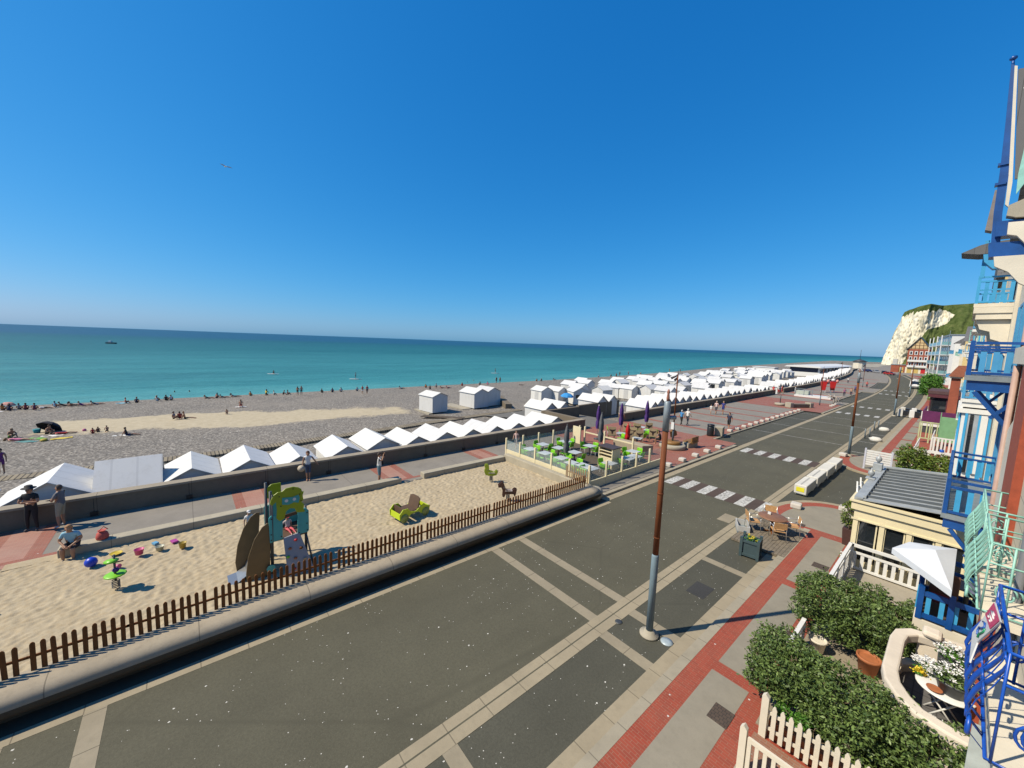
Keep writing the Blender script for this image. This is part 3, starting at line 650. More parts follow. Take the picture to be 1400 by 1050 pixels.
# bathers. (x, y, pose, turn, top, bottom, hair, label)
SKN = 'tan'; bare = SK['tan']
RED = (.55,.03,.03); TEAL = (.03,.30,.32); PNK_ = (.62,.16,.30); PUR = (.16,.03,.18); ORG = (.62,.22,.04); GRN_ = (.12,.35,.06); LBL = (.25,.45,.62); YLW = (.65,.50,.06); GRY_ = (.28,.28,.30)
B = [
 (-81.4, -18.6, 'sit', 170, ORG, NVY, 'bather in orange beneath the salmon beach parasol'), (-80.4, -17.9, 'sit_fwd', 175, NVY, NVY, 'bather in navy at the foot of the salmon beach parasol'),
 (-81.2, -17.2, 'sit', 160, GRY_, BLK, 'bather in grey just right of the salmon parasol'), (-80.6, -16.5, 'sit', 185, (.25,.04,.06), BLK, 'bather in dark red among the group right of the salmon parasol'),
 (-79.8, -15.6, 'sit_fwd', 190, (.14,.04,.08), (.2,.03,.05), 'bather in maroon wearing long clothes near the water at the left'), (-81.0, -14.9, 'lie', 80, WHT, BLK, 'bather in white lying near the water at the left'),
 (-82.0, -14.2, 'sit', 150, LBL, BLK, 'bather in light blue sitting on a white towel at the left'), (-82.6, -13.4, 'lean_lie', 85, BLK, BLK, 'bather in black propped on elbows at the water at the left'),
 (-82.4, -12.4, 'lean_lie', 95, bare, BLK, 'bare chested bather in black trunks propped up at the left shore'), (-81.6, -11.4, 'lean_lie', 75, PUR, (.2,.1,.1), 'bather in purple propped up at the left shore'),
 (-82.5, -10.3, 'lean_lie', 90, NVY, DEN, 'bather in dark blue at the right end of the left shore group'),
 (-82.6, -7.2, 'sit', 100, RED, BLK, 'bather in red sitting on a light blue towel by the water'), (-82.2, -6.0, 'sit_fwd', 170, NVY, BLK, 'bather in navy hunched beside the light blue towel'),
 (-83.5, -3.7, 'sit', 150, WHT, LBL, 'bather in white sitting alone by the water'), (-83.6, -2.6, 'sit', 165, BLK, BLK, 'bather in black on the left of the close pair by the water'), (-83.7, -2.0, 'sit', 175, WHT, BLK, 'bather in white on the right of the close pair by the water'),
 (-83.0, 2.8, 'lean_lie', 80, BLK, BLK, 'bather in black lying on the left of the middle shore group'), (-83.3, 3.9, 'sit_fwd', 150, (.35,.15,.10), BLK, 'bather in brown sitting in the middle shore group'), (-83.0, 4.9, 'lean_lie', 90, NVY, BLK, 'bather in navy lying in the middle shore group'), (-83.7, 6.5, 'lean_lie', 90, GRY_, BLK, 'bather in grey lying to the right of the middle shore group'),
 (-84.2, 8.9, 'sit', 150, ORG, BLK, 'bather in orange alone by the water beyond the sand tongue'), (-83.8, 11.3, 'kneel', 140, YLW, BLK, 'bather in yellow kneeling by the water'), (-83.5, 12.5, 'sit', 90, WHT, BLK, 'bather in white beside the kneeling one'), (-83.2, 13.9, 'sit_fwd', 80, BLK, BLK, 'bather in black near the standing pair'), (-83.0, 14.7, 'sit', 100, NVY, BLK, 'bather in navy next to the standing pair'),
 (-81.0, 16.0, 'stand', 150, bare, BLK, 'bare chested bather standing on the left of the pair at the shore'), (-80.8, 16.6, 'stand', 170, (.45,.2,.14), NVY, 'bather in brown standing on the right of the pair at the shore'),
 (-83.3, 20.8, 'sit', 150, BLK, BLK, 'dark clothed bather alone on the shore before the isolated huts'), (-83.3, 22.8, 'sit', 160, DEN, BLK, 'bather in denim blue alone on the shore'), (-83.3, 24.5, 'sit', 170, WHT, NVY, 'bather in white and navy sitting low on the shore'), (-83.1, 27.7, 'sit', 170, LBL, BLK, 'bather in pale blue sitting behind the red clothed couple'),
 (-76.4, 26.5, 'walk', -20, RED, WHT, 'walker in red with white trousers strolling on the pebbles'), (-76.1, 27.3, 'walk', -20, (.40,.03,.05), NVY, 'walker in dark red with navy shorts strolling on the pebbles'),
 (-82.8, 37.5, 'lean_lie', 100, LBL, BLK, 'bather in light blue lying above the single hut'), (-82.7, 43.6, 'sit', 150, ORG, BLK, 'bather in orange above the pair of huts'), (-78.7, 42.6, 'sit_fwd', 160, BLK, NVY, 'bather in black above the pair of huts'), (-80.8, 45.4, 'kneel', 170, GRY_, BLK, 'bather in grey kneeling above the pair of huts'), (-79.0, 45.9, 'lean_lie', 90, RED, BLK, 'bather in red reclining above the pair of huts'), (-78.5, 47.2, 'lean_lie', 95, PNK_, BLK, 'bather in pink reclining above the pair of huts'),
 (-82.6, 53.8, 'sit', 165, RED, RED, 'bather all in red on the shore right of the pair of huts'), (-82.9, 59.6, 'sit', 165, TEAL, BLK, 'bather in teal on the shore right of the pair of huts'), (-82.2, 61.7, 'sit_fwd', 165, PNK_, PNK_, 'bather in bright pink on the shore right of the pair of huts'), (-84.8, 66.6, 'stand', 160, BLK, BLK, 'dark bather standing in the shallows beyond the bright pink one'), (-84.9, 68.0, 'stand', 165, bare, NVY, 'bare chested bather standing in the shallows beyond the bright pink one'),
 (-85.2, 82.8, 'sit', 165, ORG, BLK, 'far bather in orange above the crowded huts'), (-84.7, 84.3, 'sit', 165, NVY, BLK, 'far bather in navy above the crowded huts'), (-86.0, 91.6, 'lean_lie', 90, RED, BLK, 'far bather in red above the crowded huts'), (-75.9, 68.3, 'lie', 80, BLK, BLK, 'dark bather lying alone on the pebbles above the first crowded huts'),
 (-88.3, 118, 'sit', 165, WHT, BLK, 'far bather in white near the crowded huts'), (-88.5, 126, 'sit', 165, BLK, BLK, 'far bather in black near the crowded huts'), (-82.0, 120, 'stand', 165, RED, BLK, 'far bather in red standing near the crowded huts'), (-88.0, 131, 'stand', 165, NVY, BLK, 'far bather in navy standing at the water'), (-90.5, 141, 'stand', 165, WHT, NVY, 'far bather in white standing at the water'), (-92, 153, 'sit', 165, ORG, BLK, 'most distant bather in orange'),
 (-95, 184, 'stand', 165, YLW, YLW, 'very distant bather in yellow at the water'), (-91, 187, 'stand', 165, RED, BLK, 'very distant bather in red at the water'),
 (-56.6, -10.5, 'sit_fwd', 60, bare, BLK, 'bare backed bather crouching under the navy parasol'), (-55.8, -9.3, 'lie', 100, RED, RED, 'bather in red lying beside the navy parasol'), (-56.3, -12.6, 'sit_fwd', 40, bare, GRN_, 'bare chested sunbather in green trunks sitting on towels at the left'), (-54.1, -11.7, 'lie', 70, PNK_, PNK_, 'sunbather in pink lying on dark towels at the left'),
 (-54.8, -7.2, 'sit', 10, RED, RED, 'small child in red sitting on the sand'), (-55.3, -6.9, 'sit', 200, (.1,.06,.05), BLK, 'small dark child sitting opposite the child in red'), (-54.7, -6.2, 'kneel', 200, (.40,.2,.13), BLK, 'woman kneeling on the sand beside two small children'), (-51.8, -4.6, 'sit_legs', 80, BLK, (.05,.04,.12), 'bather in black sitting alone on the pebbles, legs stretched'),
 (-60.3, -1.3, 'sit', 60, GRY_, BLK, 'grey clothed one of three sitting on the sand tongue'), (-60.3, -.75, 'sit', 180, (.4,.06,.05), BLK, 'red clothed one of three sitting on the sand tongue'), (-59.8, -.3, 'sit_legs', 80, bare, BLK, 'bare chested one of three sitting on the sand tongue'), (-61.2, 3.9, 'kneel', -20, bare, BLK, 'bare child kneeling alone on the sand tongue'), (-68.2, 6.0, 'kneel', 170, bare, RED, 'bather in red trunks kneeling on a white towel behind the sand tongue'),
 (-40.1, -9.45, 'stand', -10, PUR, PUR, 'woman in a purple swimsuit standing on the boardwalk at the left edge'),
]
for (x, y, ps, rz, tp, lg, l) in B:
    child = 'child' in l; nr = x > -62
    person(l, (x, y, BZ(x, y) + (.20 if x > -41 else .02)), rad(rz), ps, SKN, tp, lg, None, R.choice(((.03,.02,.015), (.08,.04,.02), (.2,.12,.05))), longhair=R.random() < .4, scale=.62 if child else R.uniform(.95, 1.06), sleeve='none', short=2, slim=R.uniform(.92, 1.12))
for (x, y, l) in ((-96.4, -1.75, 'head and shoulders of the left swimmer of two in the sea'), (-96.1, .4, 'head and shoulders of the right swimmer of two in the sea'), (-90.9, 60.9, 'swimmer in the shallows above the isolated huts'), (-94.6, 65.7, 'swimmer farther out above the isolated huts')):
    person(l, (x, y, SEAZ), rad(160), 'swim', 'tan', bare, BLK, sleeve='none')
def board(label, x, y, rz, m=WHITE):
    o = MB(); o.grid(lambda a, b: ((a-.5)*3.1, .38*math.sin(math.pi*min(1, max(0, .02+a*.96)))**.5*math.cos(b*2*math.pi), .06*math.sin(b*2*math.pi)), 14, 8); return tag(o.build('paddle_board', m, None, (x, y, SEAZ + .08), rz), label, 'paddle board')
for (x, y, ps, tp, l, l2) in ((-130.5, 19.5, 'kneel', BLK, 'paddler in black kneeling on a white board out at sea', 'white board under the kneeling paddler out at sea'), (-109.3, 36, 'stand', (.10,.12,.2), 'paddler in dark blue standing on a white board', 'white board under the standing paddler in dark blue'), (-114.6, 89.3, 'stand', BLK, 'distant paddler standing on a board above the huts', 'board under the distant standing paddler')):
    board(l2, x, y, rad(60)); person(l, (x, y, SEAZ + .14), rad(60), ps, 'tan', tp, BLK, sleeve='none', short=2)
    tag(MB().tube([(.3, .35, .3), (.1, .55, 1.9)] if ps == 'stand' else [(.4, -.7, .6), (.4, .9, .45)], .02, 5).build('paddle', DGREY, None, (x, y, SEAZ + .14), rad(60)), 'paddle of the ' + l.split(' on a')[0], 'paddle')
# towels, parasols on the beach
def towel(x, y, rz, c, label, L=1.35): mb = MB(); mb.grid(lambda a, b: ((a-.5)*L, (b-.5)*.62, .03 + .02*math.sin(a*9+b*4)), 10, 5); tag(mb.build('beach_towel', cmat(c, 'towel'), None, (x, y, BZ(x, y) + .03), rad(rz)), label, 'towel')
towel(-81.9, -14.5, 80, WHT, 'white towel in the left shore group'); towel(-82.8, -7.6, 80, (.2,.55,.75), 'light blue towel by the water'); towel(-80.2, -18.9, 60, WHT, 'white towel below the salmon parasol'); towel(-68.4, 6.0, 70, WHT, 'white towel behind the sand tongue'); towel(-54.0, -12.2, 70, NVY, 'navy towel in the left foreground of the beach'); towel(-55.9, -13.4, 60, WHT, 'white towel in the left foreground of the beach'); towel(-53.2, -11.0, 60, (.08,.25,.25), 'dark teal towel in the left foreground of the beach'); towel(-55.3, -9.9, 80, (.75,.72,.68), 'pale towel under the navy parasol'); towel(-53.4, -9.0, 100, YLW, 'yellow towel in front of the navy parasol'); towel(-54.4, -10.6, 40, GRN_, 'lime towel in front of the navy parasol'); towel(-51.9, -4.9, 70, (.7,.7,.68), 'white towel beside the bather sitting alone in black')
def beachparasol(label, x, y, c, r, h, tilt, az):
    t = thing('beach_parasol', label, 'parasol', (x, y, BZ(x, y)), rad(az)); MB().tube([(0,0,0), (0,0,h)], .02).build('pole', WHITE, t); cn = MB(); n = 8; tp = cn.add([(0,0,h+.05)]); i = [cn.add([(rr*math.cos(6.283*q/n), rr*math.sin(6.283*q/n), h + .05 - d) for q in range(n)]) for rr, d in ((r*.5, .12*r), (r*.85, .36*r), (r, .58*r))]
    for q in range(n): cn.face((tp, i[0]+q, i[0]+(q+1)%n))
    for a, b in zip(i, i[1:]):
        for q in range(n): cn.face((a+q, b+q, b+(q+1)%n, a+(q+1)%n))
    cn.build('canopy', cmat(c, 'canvas'), t); t.rotation_euler = (0, rad(tilt), rad(az)); return t
beachparasol('large navy beach parasol tilted low over bathers on the sand', -57.4, -10.7, (.008,.008,.02), .95, 1.15, 42, 150); beachparasol('salmon pink beach parasol in the left shore group', -82.4, -18.4, (.65,.30,.24), .7, 1.0, 10, 90); beachparasol('bright blue parasol in front of the kiosk hut', -41.9, 47.7, (.03,.28,.65), 1.1, 2.2, 4, 0)
tag(MB().lathe([(.2, 0), (.28, .4), (.24, .42)], (0,0,0), 10).build('beach_bag', cmat((.03,.28,.33)), None, (-57.9, -11.3, BZ(-58,-11))), 'teal beach bag beside the navy parasol', 'bag'); tag(MB().ball((0,0,.15), .16).build('beach_ball', cmat(PNK_), None, (-56.6, -8.0, BZ(-57,-8))), 'pink ball on the sand near the navy parasol', 'ball'); tag(MB().ball((0,0,.08), .4, .25, .14, 8).build('inflatable_ring', cmat((.45,.33,.03)), None, (-53.0, -10.0, BZ(-53,-10))), 'ochre bundle on the pebbles in front of the navy parasol', 'bundle')
# a boat far out and a gull
t = thing('fishing_boat', 'small dark fishing boat far out near the horizon', 'boat', (-410, -41, SEAZ), 1.0); MB().extr([(-3.2, -.9, 0), (2.4, -.9, 0), (3.6, 0, 0), (2.4, .9, 0), (-3.2, .9, 0)], (0,0,1.0)).build('hull', DGREY, t); MB().box(-1.6, .4, -.6, .6, 1.0, 2.3).build('cabin', WHITE, t)
gx = V((-9.1, 5.6, 0)); t = thing('flying_gull', 'white gull gliding in the blue sky', 'bird', (-64, 5, 29.5), rad(200)); b = MB(); b.tube([(-.28,0,0), (-.1,0,.0), (.1,0,.02), (.26,0,.03), (.34,0,.02)], [.02, .06, .075, .05, .015], 8); b.build('body', WHITE, t)
for s_ in (-1, 1): w_ = MB(); w_.extr([(.12, .04*s_, .02), (-.08, .04*s_, .02), (-.10, .38*s_, .12), (-.16, .72*s_, .04), (.0, .42*s_, .13)], (0,0,.015)); w_.build('wing', mat('gull_wing_grey', (.5,.52,.55), .7), t)
# ------------------------------------------------------------------ sea wall, sandpit walls, fences
SEAW = m_concrete('sea_wall_concrete', (.20,.165,.12), stain=.45, joint=(3.2, 60), rot=rad(90))  # wall face toned darker so its shaded side comes out deep
COPE = m_concrete('sea_wall_coping_concrete', (.36,.31,.235), stain=.35, joint=(3.2, 60), rot=rad(90))  # same concrete in a lighter tone for the sunlit top
def seawall(ya, yb, label, name='sea_wall'):
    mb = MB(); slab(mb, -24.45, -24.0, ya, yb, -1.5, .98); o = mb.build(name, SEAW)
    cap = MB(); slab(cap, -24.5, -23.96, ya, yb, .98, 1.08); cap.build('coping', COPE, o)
    dr = MB(); y = ya + 2.3
    while y < min(yb, 80):
        dr.box(-23.998, -23.93, y - .12, y + .12, .19, .37)
        dr.box(-23.998, -23.992, y - .01, y + .01, .37, .98); y += 3.2
    if dr.v: dr.build('drain_outlet', BLACK, o)
    tag(o, label, 'wall'); return o
seawall(-60, 30.3, 'long low concrete sea wall beside the sandpit promenade')
seawall(36.7, 90, 'low concrete sea wall behind the long dense row of huts')
seawall(95.5, 300, 'far low concrete sea wall beyond the second gap')
def wallbox(name, label, pts, z0, z1, th=.42, m=SEAW):
    mb = MB()
    for a, b in zip(pts, pts[1:]): mb.beam((a[0], a[1], (z0+z1)/2), (b[0], b[1], (z0+z1)/2), th, z1 - z0)
    o = mb.build(name, m, bev=.02); return tag(o, label, 'wall')
wallbox('ramp_wall', 'concrete wall along the near edge of the beach ramp', [(-24.3, 30.5), (-29.9, 30.6)], -1.5, 1.0)
wallbox('ramp_wall', 'short concrete wall closing the seaward edge of the ramp', [(-30.15, 30.4), (-30.15, 36.6)], -1.5, .95)
wallbox('ramp_wall', 'concrete wall across the ramp in front of a pair of huts', [(-31.5, 38.0), (-32.2, 48.0)], -1.7, .75)
wallbox('groyne_wall', 'low concrete ledge on the pebbles beside the isolated huts', [(-44.5, 37.5), (-52.5, 42.0)], -2.0, -.9, 1.0)

BLOCK = m_concrete('sandpit_block_concrete', (.45,.40,.30), joint=(2.4, 60), rot=rad(90), stain=.45)
def kerbwall(ya, yb, label):
    mb = MB(); mb.box(-20.66, -20.16, ya, yb, -.1, .46); tag(mb.build('low_wall', BLOCK, bev=.04), label, 'wall')
kerbwall(-40, -5.35, 'low block wall by the promenade at the left edge')
kerbwall(-3.75, 9.2, 'long low block wall between promenade and sand, person seated on its end')
kerbwall(10.6, 16.9, 'short low block wall between promenade and sand near the terrace')
mb = MB(); mb.box(-20.3, -12.9, 16.85, 17.25, -.1, .62); tag(mb.build('low_wall', BLOCK, bev=.04), 'cream block wall closing the sandpit below the terrace', 'wall')
# rounded retaining wall on the road side
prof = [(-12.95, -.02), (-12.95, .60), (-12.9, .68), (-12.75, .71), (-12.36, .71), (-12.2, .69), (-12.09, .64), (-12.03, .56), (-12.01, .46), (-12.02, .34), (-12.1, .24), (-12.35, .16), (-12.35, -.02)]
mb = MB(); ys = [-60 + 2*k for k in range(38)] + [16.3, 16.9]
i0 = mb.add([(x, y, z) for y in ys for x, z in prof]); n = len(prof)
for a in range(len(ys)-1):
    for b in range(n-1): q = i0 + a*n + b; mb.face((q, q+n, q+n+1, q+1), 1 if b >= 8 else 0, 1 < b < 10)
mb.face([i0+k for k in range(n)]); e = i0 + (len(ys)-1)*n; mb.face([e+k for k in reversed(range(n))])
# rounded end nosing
o = mb.build('retaining_wall', [m_concrete('retaining_wall_concrete', (.42,.355,.26), joint=(2.6, 60), rot=rad(90), stain=.6), m_concrete('painted_shade_wall_foot', (.10,.08,.055), stain=.5)])  # second material darkens the lower faces: shade under the rounded top, painted in
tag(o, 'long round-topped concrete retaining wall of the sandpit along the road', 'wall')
mb = MB(); mb.lathe([(.05, .0), (.30, .02), (.42, .30), (.40, .52), (.28, .66), (.05, .71)], (-12.44, 16.95, 0), 14)
for x, y, r in ((-13.6, 17.5, .3), (-13.1, 17.45, .22), (-13.9, 17.1, .26)): mb.ball((x, y, .2), r, r*.9, r*.8, 9, jit=.12)
tag(mb.build('rock_pile', CONC), 'rough stones at the end of the round-topped wall', 'rock')

# picket fence on top of the wall: panels of pickets
def picket_mesh(w=.09, h=.70, th=.022):
    mb = MB(); pts = [(0, -w/2, 0), (0, w/2, 0), (0, w/2, h - .05), (0, w*.3, h - .015), (0, 0, h), (0, -w*.3, h - .015), (0, -w/2, h - .05)]
    mb.extr(pts, (th, 0, 0)); return mb
pf = thing('picket_fence', 'long brown wooden picket fence on the sandpit wall', 'fence', (-12.79, -6.2, .70))
pk0 = None; y = 0.; pan = 0
while y < 22.4:
    L = 1.58; mb = MB(); mb.box(-.03, -.005, .0, L + .1, .30, .36)
    pn = mb.build('fence_panel', BROWNW, pf, (0, y, 0))
    for k in range(10):
        yy = .09 + k*.158
        if pk0 is None: o = pk0 = picket_mesh(.085, .68).build('picket', BROWNW, pn); o.location = (0, yy, 0)
        else: o = pk0.copy(); col.objects.link(o); o.parent = pn; o.location = (0, yy, 0)
        o.rotation_euler.x = R.uniform(-.02, .02)
    y += L + (.09 if pan % 2 else .0); pan += 1
pf2 = thing('picket_fence', 'small bleached picket fence corner around the stones by the terrace', 'fence', (-14.6, 17.0, .62))
mb = MB(); mb.box(0, 1.6, -.02, 0, .35, .41); mb.build('rail', WOOD, pf2)
bp_ = picket_mesh(.07, .66).build('picket', WOOD, pf2, (-.05, 0, 0)); bp_.rotation_euler.z = rad(90)
for k in range(10):
    o = pk0.copy(); col.objects.link(o); o.parent = pf2; o.location = (.06 + k*.165, 0, 0); o.rotation_euler.z = rad(90); o.scale.z = 1.2; o.data = bp_.data

# boardwalk on the pebbles
PLANK = NT('boardwalk_planks'); br = PLANK.new('TexBrick'); PLANK.link(PLANK.mapping((1,1,1)), br.inputs['Vector'])
br.inputs['Scale'].default_value = 1; br.inputs['Brick Width'].default_value = 60; br.inputs['Row Height'].default_value = .26; br.inputs['Mortar Size'].default_value = .035
for k, x in (('Color1', (.30,.25,.17)), ('Color2', (.22,.18,.12)), ('Mortar', (.05,.04,.03))): br.inputs[k].default_value = (*x, 1)
PLANK.color(br.outputs[0]); PLANK.setv(Roughness=.9)
pts = [(-39.2, -30), (-38.9, -9), (-38.6, 0), (-38.9, 6), (-39.6, 12), (-40.6, 20), (-41.6, 28), (-42.5, 38)]
mb = MB()
for (x0, y0), (x1, y1) in zip(pts, pts[1:]):
    i = mb.add([(x0-.6, y0, BZ(x0,y0)+.18), (x0+.6, y0, BZ(x0,y0)+.18), (x1+.6, y1, BZ(x1,y1)+.18), (x1-.6, y1, BZ(x1,y1)+.18),
                (x0-.6, y0, BZ(x0,y0)-.1), (x0+.6, y0, BZ(x0,y0)-.1), (x1+.6, y1, BZ(x1,y1)-.1), (x1-.6, y1, BZ(x1,y1)-.1)])
    for q in ((0,1,2,3), (1,5,6,2), (0,3,7,4)): mb.face([i+k for k in q])
o = mb.build('boardwalk', PLANK.mat); o['kind'] = 'structure'
mb = MB(); mb.beam((-41, 27, BZ(-41,27)+.16), (-45.6, 23.6, BZ(-45,24)+.14), 1.1, .08); mb.build('boardwalk', mat('dark_old_planks', (.10,.075,.05), .9, .4, 6))['kind'] = 'structure'

# ------------------------------------------------------------------ beach huts (ridge along x, gable towards the promenade)
def make_hut(label, group, w=2.2, d=3.4, he=1.93, hr=2.52, ov=.14, rm=HUTROOF, wm=HUTW, door='back', name='beach_hut', win=False):
    t = thing(name, label, 'beach hut', (0,0,0), 0, group)
    mb = MB(); a = [(0, -w/2, 0), (0, w/2, 0), (0, w/2, he), (0, 0, hr), (0, -w/2, he)]
    mb.extr(a, (-d, 0, 0)); mb.build('wall', wm, t)
    r = MB(); k = (hr - he) / (w/2); o = .13
    for sgn in (-1, 1):
        i = r.add([(ov, 0, hr + .05), (ov, sgn*(w/2 + o), he - k*o + .05), (-d - ov, sgn*(w/2 + o), he - k*o + .05), (-d - ov, 0, hr + .05),
                   (ov, 0, hr + .012), (ov, sgn*(w/2 + o), he - k*o + .012), (-d - ov, sgn*(w/2 + o), he - k*o + .012), (-d - ov, 0, hr + .012)])
        for q in ((0,1,2,3), (7,6,5,4), (0,4,5,1), (1,5,6,2), (2,6,7,3)): r.face([i+z for z in q])
    ro = r.build('roof', rm, t)
    dm = MB()
    if door == 'side':     # door in the long wall facing the camera
        dm.box(-d*.62, -d*.62 + .95, -w/2 - .03, -w/2, .05, 1.85)
    else: dm.box(-d - .03, -d, -.45, .45, .05, 1.85)
    dm.build('door', HUTDOOR, t)
    if win:
        for a_ in (-.34, .06): wn = MB(); wn.box(.0, .03, w*a_, w*(a_+.28), 1.0, 1.6); wn.build('window', GLASS, t)
    return t
GA = 'beach huts along the sea wall by the sandpit'
h0 = make_hut('white gabled beach hut behind the sea wall, one of the even row', GA)
h0.location = (-25.15, 0.05, BZ(-26, 0) + .22)
hut_y = [(2.55, .0), (5.0, -.17), (7.75, .0), (10.2, .22), (12.7, 0), (15.05, .03), (17.4, 0), (19.9, -.05), (22.4, -.06), (24.9, -.05), (27.3, 0)]
for y, dz in hut_y: dup(h0, (-25.15 + R.uniform(-.12,.1), y, h0.location.z + dz), R.uniform(-.03,.03))
h0['label'] = 'white gabled beach hut beside the lone flat-sided roof slope'
b = make_hut('big white beach hut with a wide low roof behind the two leaning men', None, w=3.4, d=3.0, he=1.75, hr=2.75); b.location = (-25.2, -4.75, h0.location.z + .02)
b = make_hut('white beach hut cut off by the left edge behind the wall', None, w=2.6, he=1.8, hr=2.6); b.location = (-25.3, -8.3, h0.location.z)
# the hut whose roof slope faces the promenade
b = make_hut('white beach hut turned sideways, its whole roof slope facing the promenade', None, w=2.6, d=2.3, he=2.0, hr=3.15, ov=.06); b.rotation_euler.z = rad(90); b.location = (-26.6, -1.15, h0.location.z - .08)
# three huts standing alone on the pebbles
solo = make_hut('single narrow white beach hut standing alone on the pebbles', None, w=2.55, d=3.3, he=2.25, hr=2.75)
solo.location = (-47.1, 27.1, BZ(-47,27) + .12); solo.rotation_euler.z = rad(6)
for (x, y, l, d) in ((-47.6, 34.6, 'white beach hut at the front of the pair standing alone on the pebbles', 3.6), (-48.4, 37.6, 'white beach hut at the back of the pair standing alone on the pebbles', 3.2)):
    b = make_hut(l, None, w=2.9, d=d, he=2.25, hr=2.9); b.location = (x, y, BZ(x,y) + .1); b.rotation_euler.z = rad(5)
for q, l in (((-51.6, -47.2, 25.4, 25.9, BZ(-49,26)-.2, BZ(-49,26)+.12), 'pale slab beside the single narrow hut on the pebbles'), ((-53.5, -48, 31.4, 33, BZ(-50,32)-.2, BZ(-50,32)+.13), 'pale slab beside the pair of huts on the pebbles')):
    tag(MB().box(*q).build('hut_footing', CONC), l, 'platform')
# dense row along the wall beyond the ramp
GB = 'beach huts in the dense row along the far sea wall'
h1 = make_hut('white gabled beach hut packed in the dense row along the far sea wall', GB, w=2.0, he=2.0, hr=2.75)
y = 45.6; h1.location = (-25.2, y, BZ(-26, 0) + .2)
while y < 87.5:
    y += R.choice((1.75, 1.95, 2.2, 2.6)); dup(h1, (-25.25 + R.uniform(-.2,.1), y, BZ(-26,0) + .2 + R.choice((-.25, 0, .0, .15, .3))), R.uniform(-.05,.05))
y = 97
while y < 272:
    dup(h1, (-25.25 + C(y) + R.uniform(-.2,.1), y, BZ(-26,0) + .3 + R.choice((-.2, 0, .0, .15, .3))), R.uniform(-.05,.05) + (-C(y)*.01)); y += R.choice((2.0, 2.2, 2.5))
# loose groups of huts on the pebbles
GC = 'beach huts in the crowded group on the pebbles'
h2 = make_hut('white beach hut with a side door in the crowded group on the pebbles', GC, w=2.5, d=2.9, he=2.1, hr=2.75, door='side'); 
h3 = make_hut('white open fronted beach hut with dark doorway in the crowded group', GC, w=2.5, d=2.9, he=2.1, hr=2.75, door='side')
for ch in h3.children:
    if ch.name.startswith('door'): ch.data = ch.data.copy(); ch.data.materials[0] = GLASS
first = True
def hut(x, y, rz=0, k=None, sx=1):
    global first
    src = h3 if k else h2
    if src is h2 and first: o = h2; first = False
    elif src is h3 and h3.location.length < .1: o = h3
    else: o = dup(src, (0,0,0))
    o.location = (x + C(y), y, BZ(x + C(y), y) + .12); o.rotation_euler.z = rz; o.scale = (1, sx, R.uniform(.95, 1.08)); return o
P = [(-47.2, 47.3), (-45.8, 49.8), (-52.0, 60.5), (-48.0, 58.4), (-44.6, 60.8), (-44.4, 65.3), (-41.2, 65.2), (-50.0, 70.5), (-54.0, 80.5), (-49.5, 83.0),
     (-39.6, 68.8), (-44.3, 76.4), (-46.0, 79.5), (-42.5, 79.6), (-49.3, 88.5), (-38.6, 89.6), (-41.5, 86.2), (-55.0, 95.5), (-51.5, 97.0), (-45.5, 96.0), (-42.0, 97.5), (-50.0, 104), (-46, 106), (-43.2, 109.5), (-55.5, 104.5)]
for k, (x, y) in enumerate(P): hut(x + 1.2, y, R.uniform(-.1, .1) + (rad(90) if k % 6 == 4 else 0), k in (12, 17, 21))
P2 = [(-34.5, 66.5), (-35, 72), (-38.5, 74), (-52.8, 66.5), (-57.5, 71), (-47.2, 66.8), (-54.5, 88), (-58, 92), (-46, 92), (-37.5, 95), (-47.5, 100.5), (-39.5, 102), (-54, 110), (-58.5, 99), (-38.2, 106.5), (-34.6, 81.5), (-36, 84.5), (-51.5, 77)]
for k, (x, y) in enumerate(P2): hut(x + 1.2, y, R.uniform(-.12, .12) + (rad(90) if k % 5 == 2 else 0), k in (4, 9))
y = 112.
while y < 205:
    for x in (-38.5, -43, -47.5, -52.5, -57.5):
        if R.random() < .74: hut(x + R.uniform(-1.2, 1.2) + max(-6, -(y-112)*.05), y + R.uniform(-1, 1), R.uniform(-.12, .12) + (rad(90) if R.random() < .25 else 0), R.random() < .12)
    y += 5.6
# huts seen behind the ramp walls
GD = 'beach huts just behind the ramp walls'
for (x, y, dz) in ((-30.75, 32.4, .0), (-30.85, 34.9, -.1), (-31.75, 43.6, .0), (-31.85, 46.2, -.1)):
    o = dup(h1, (x, y, -1.15 + dz), 0, 'white beach hut tucked behind the concrete walls of the ramp', GD)
# kiosk hut with blue parasol
kh = make_hut('white beach hut used as a kiosk, with two dark window hatches', None, w=2.7, d=3.0, he=2.1, hr=2.8, win=True); kh.location = (-41.3, 50.6, BZ(-41,51)+.15); kh.rotation_euler.z = rad(-25)
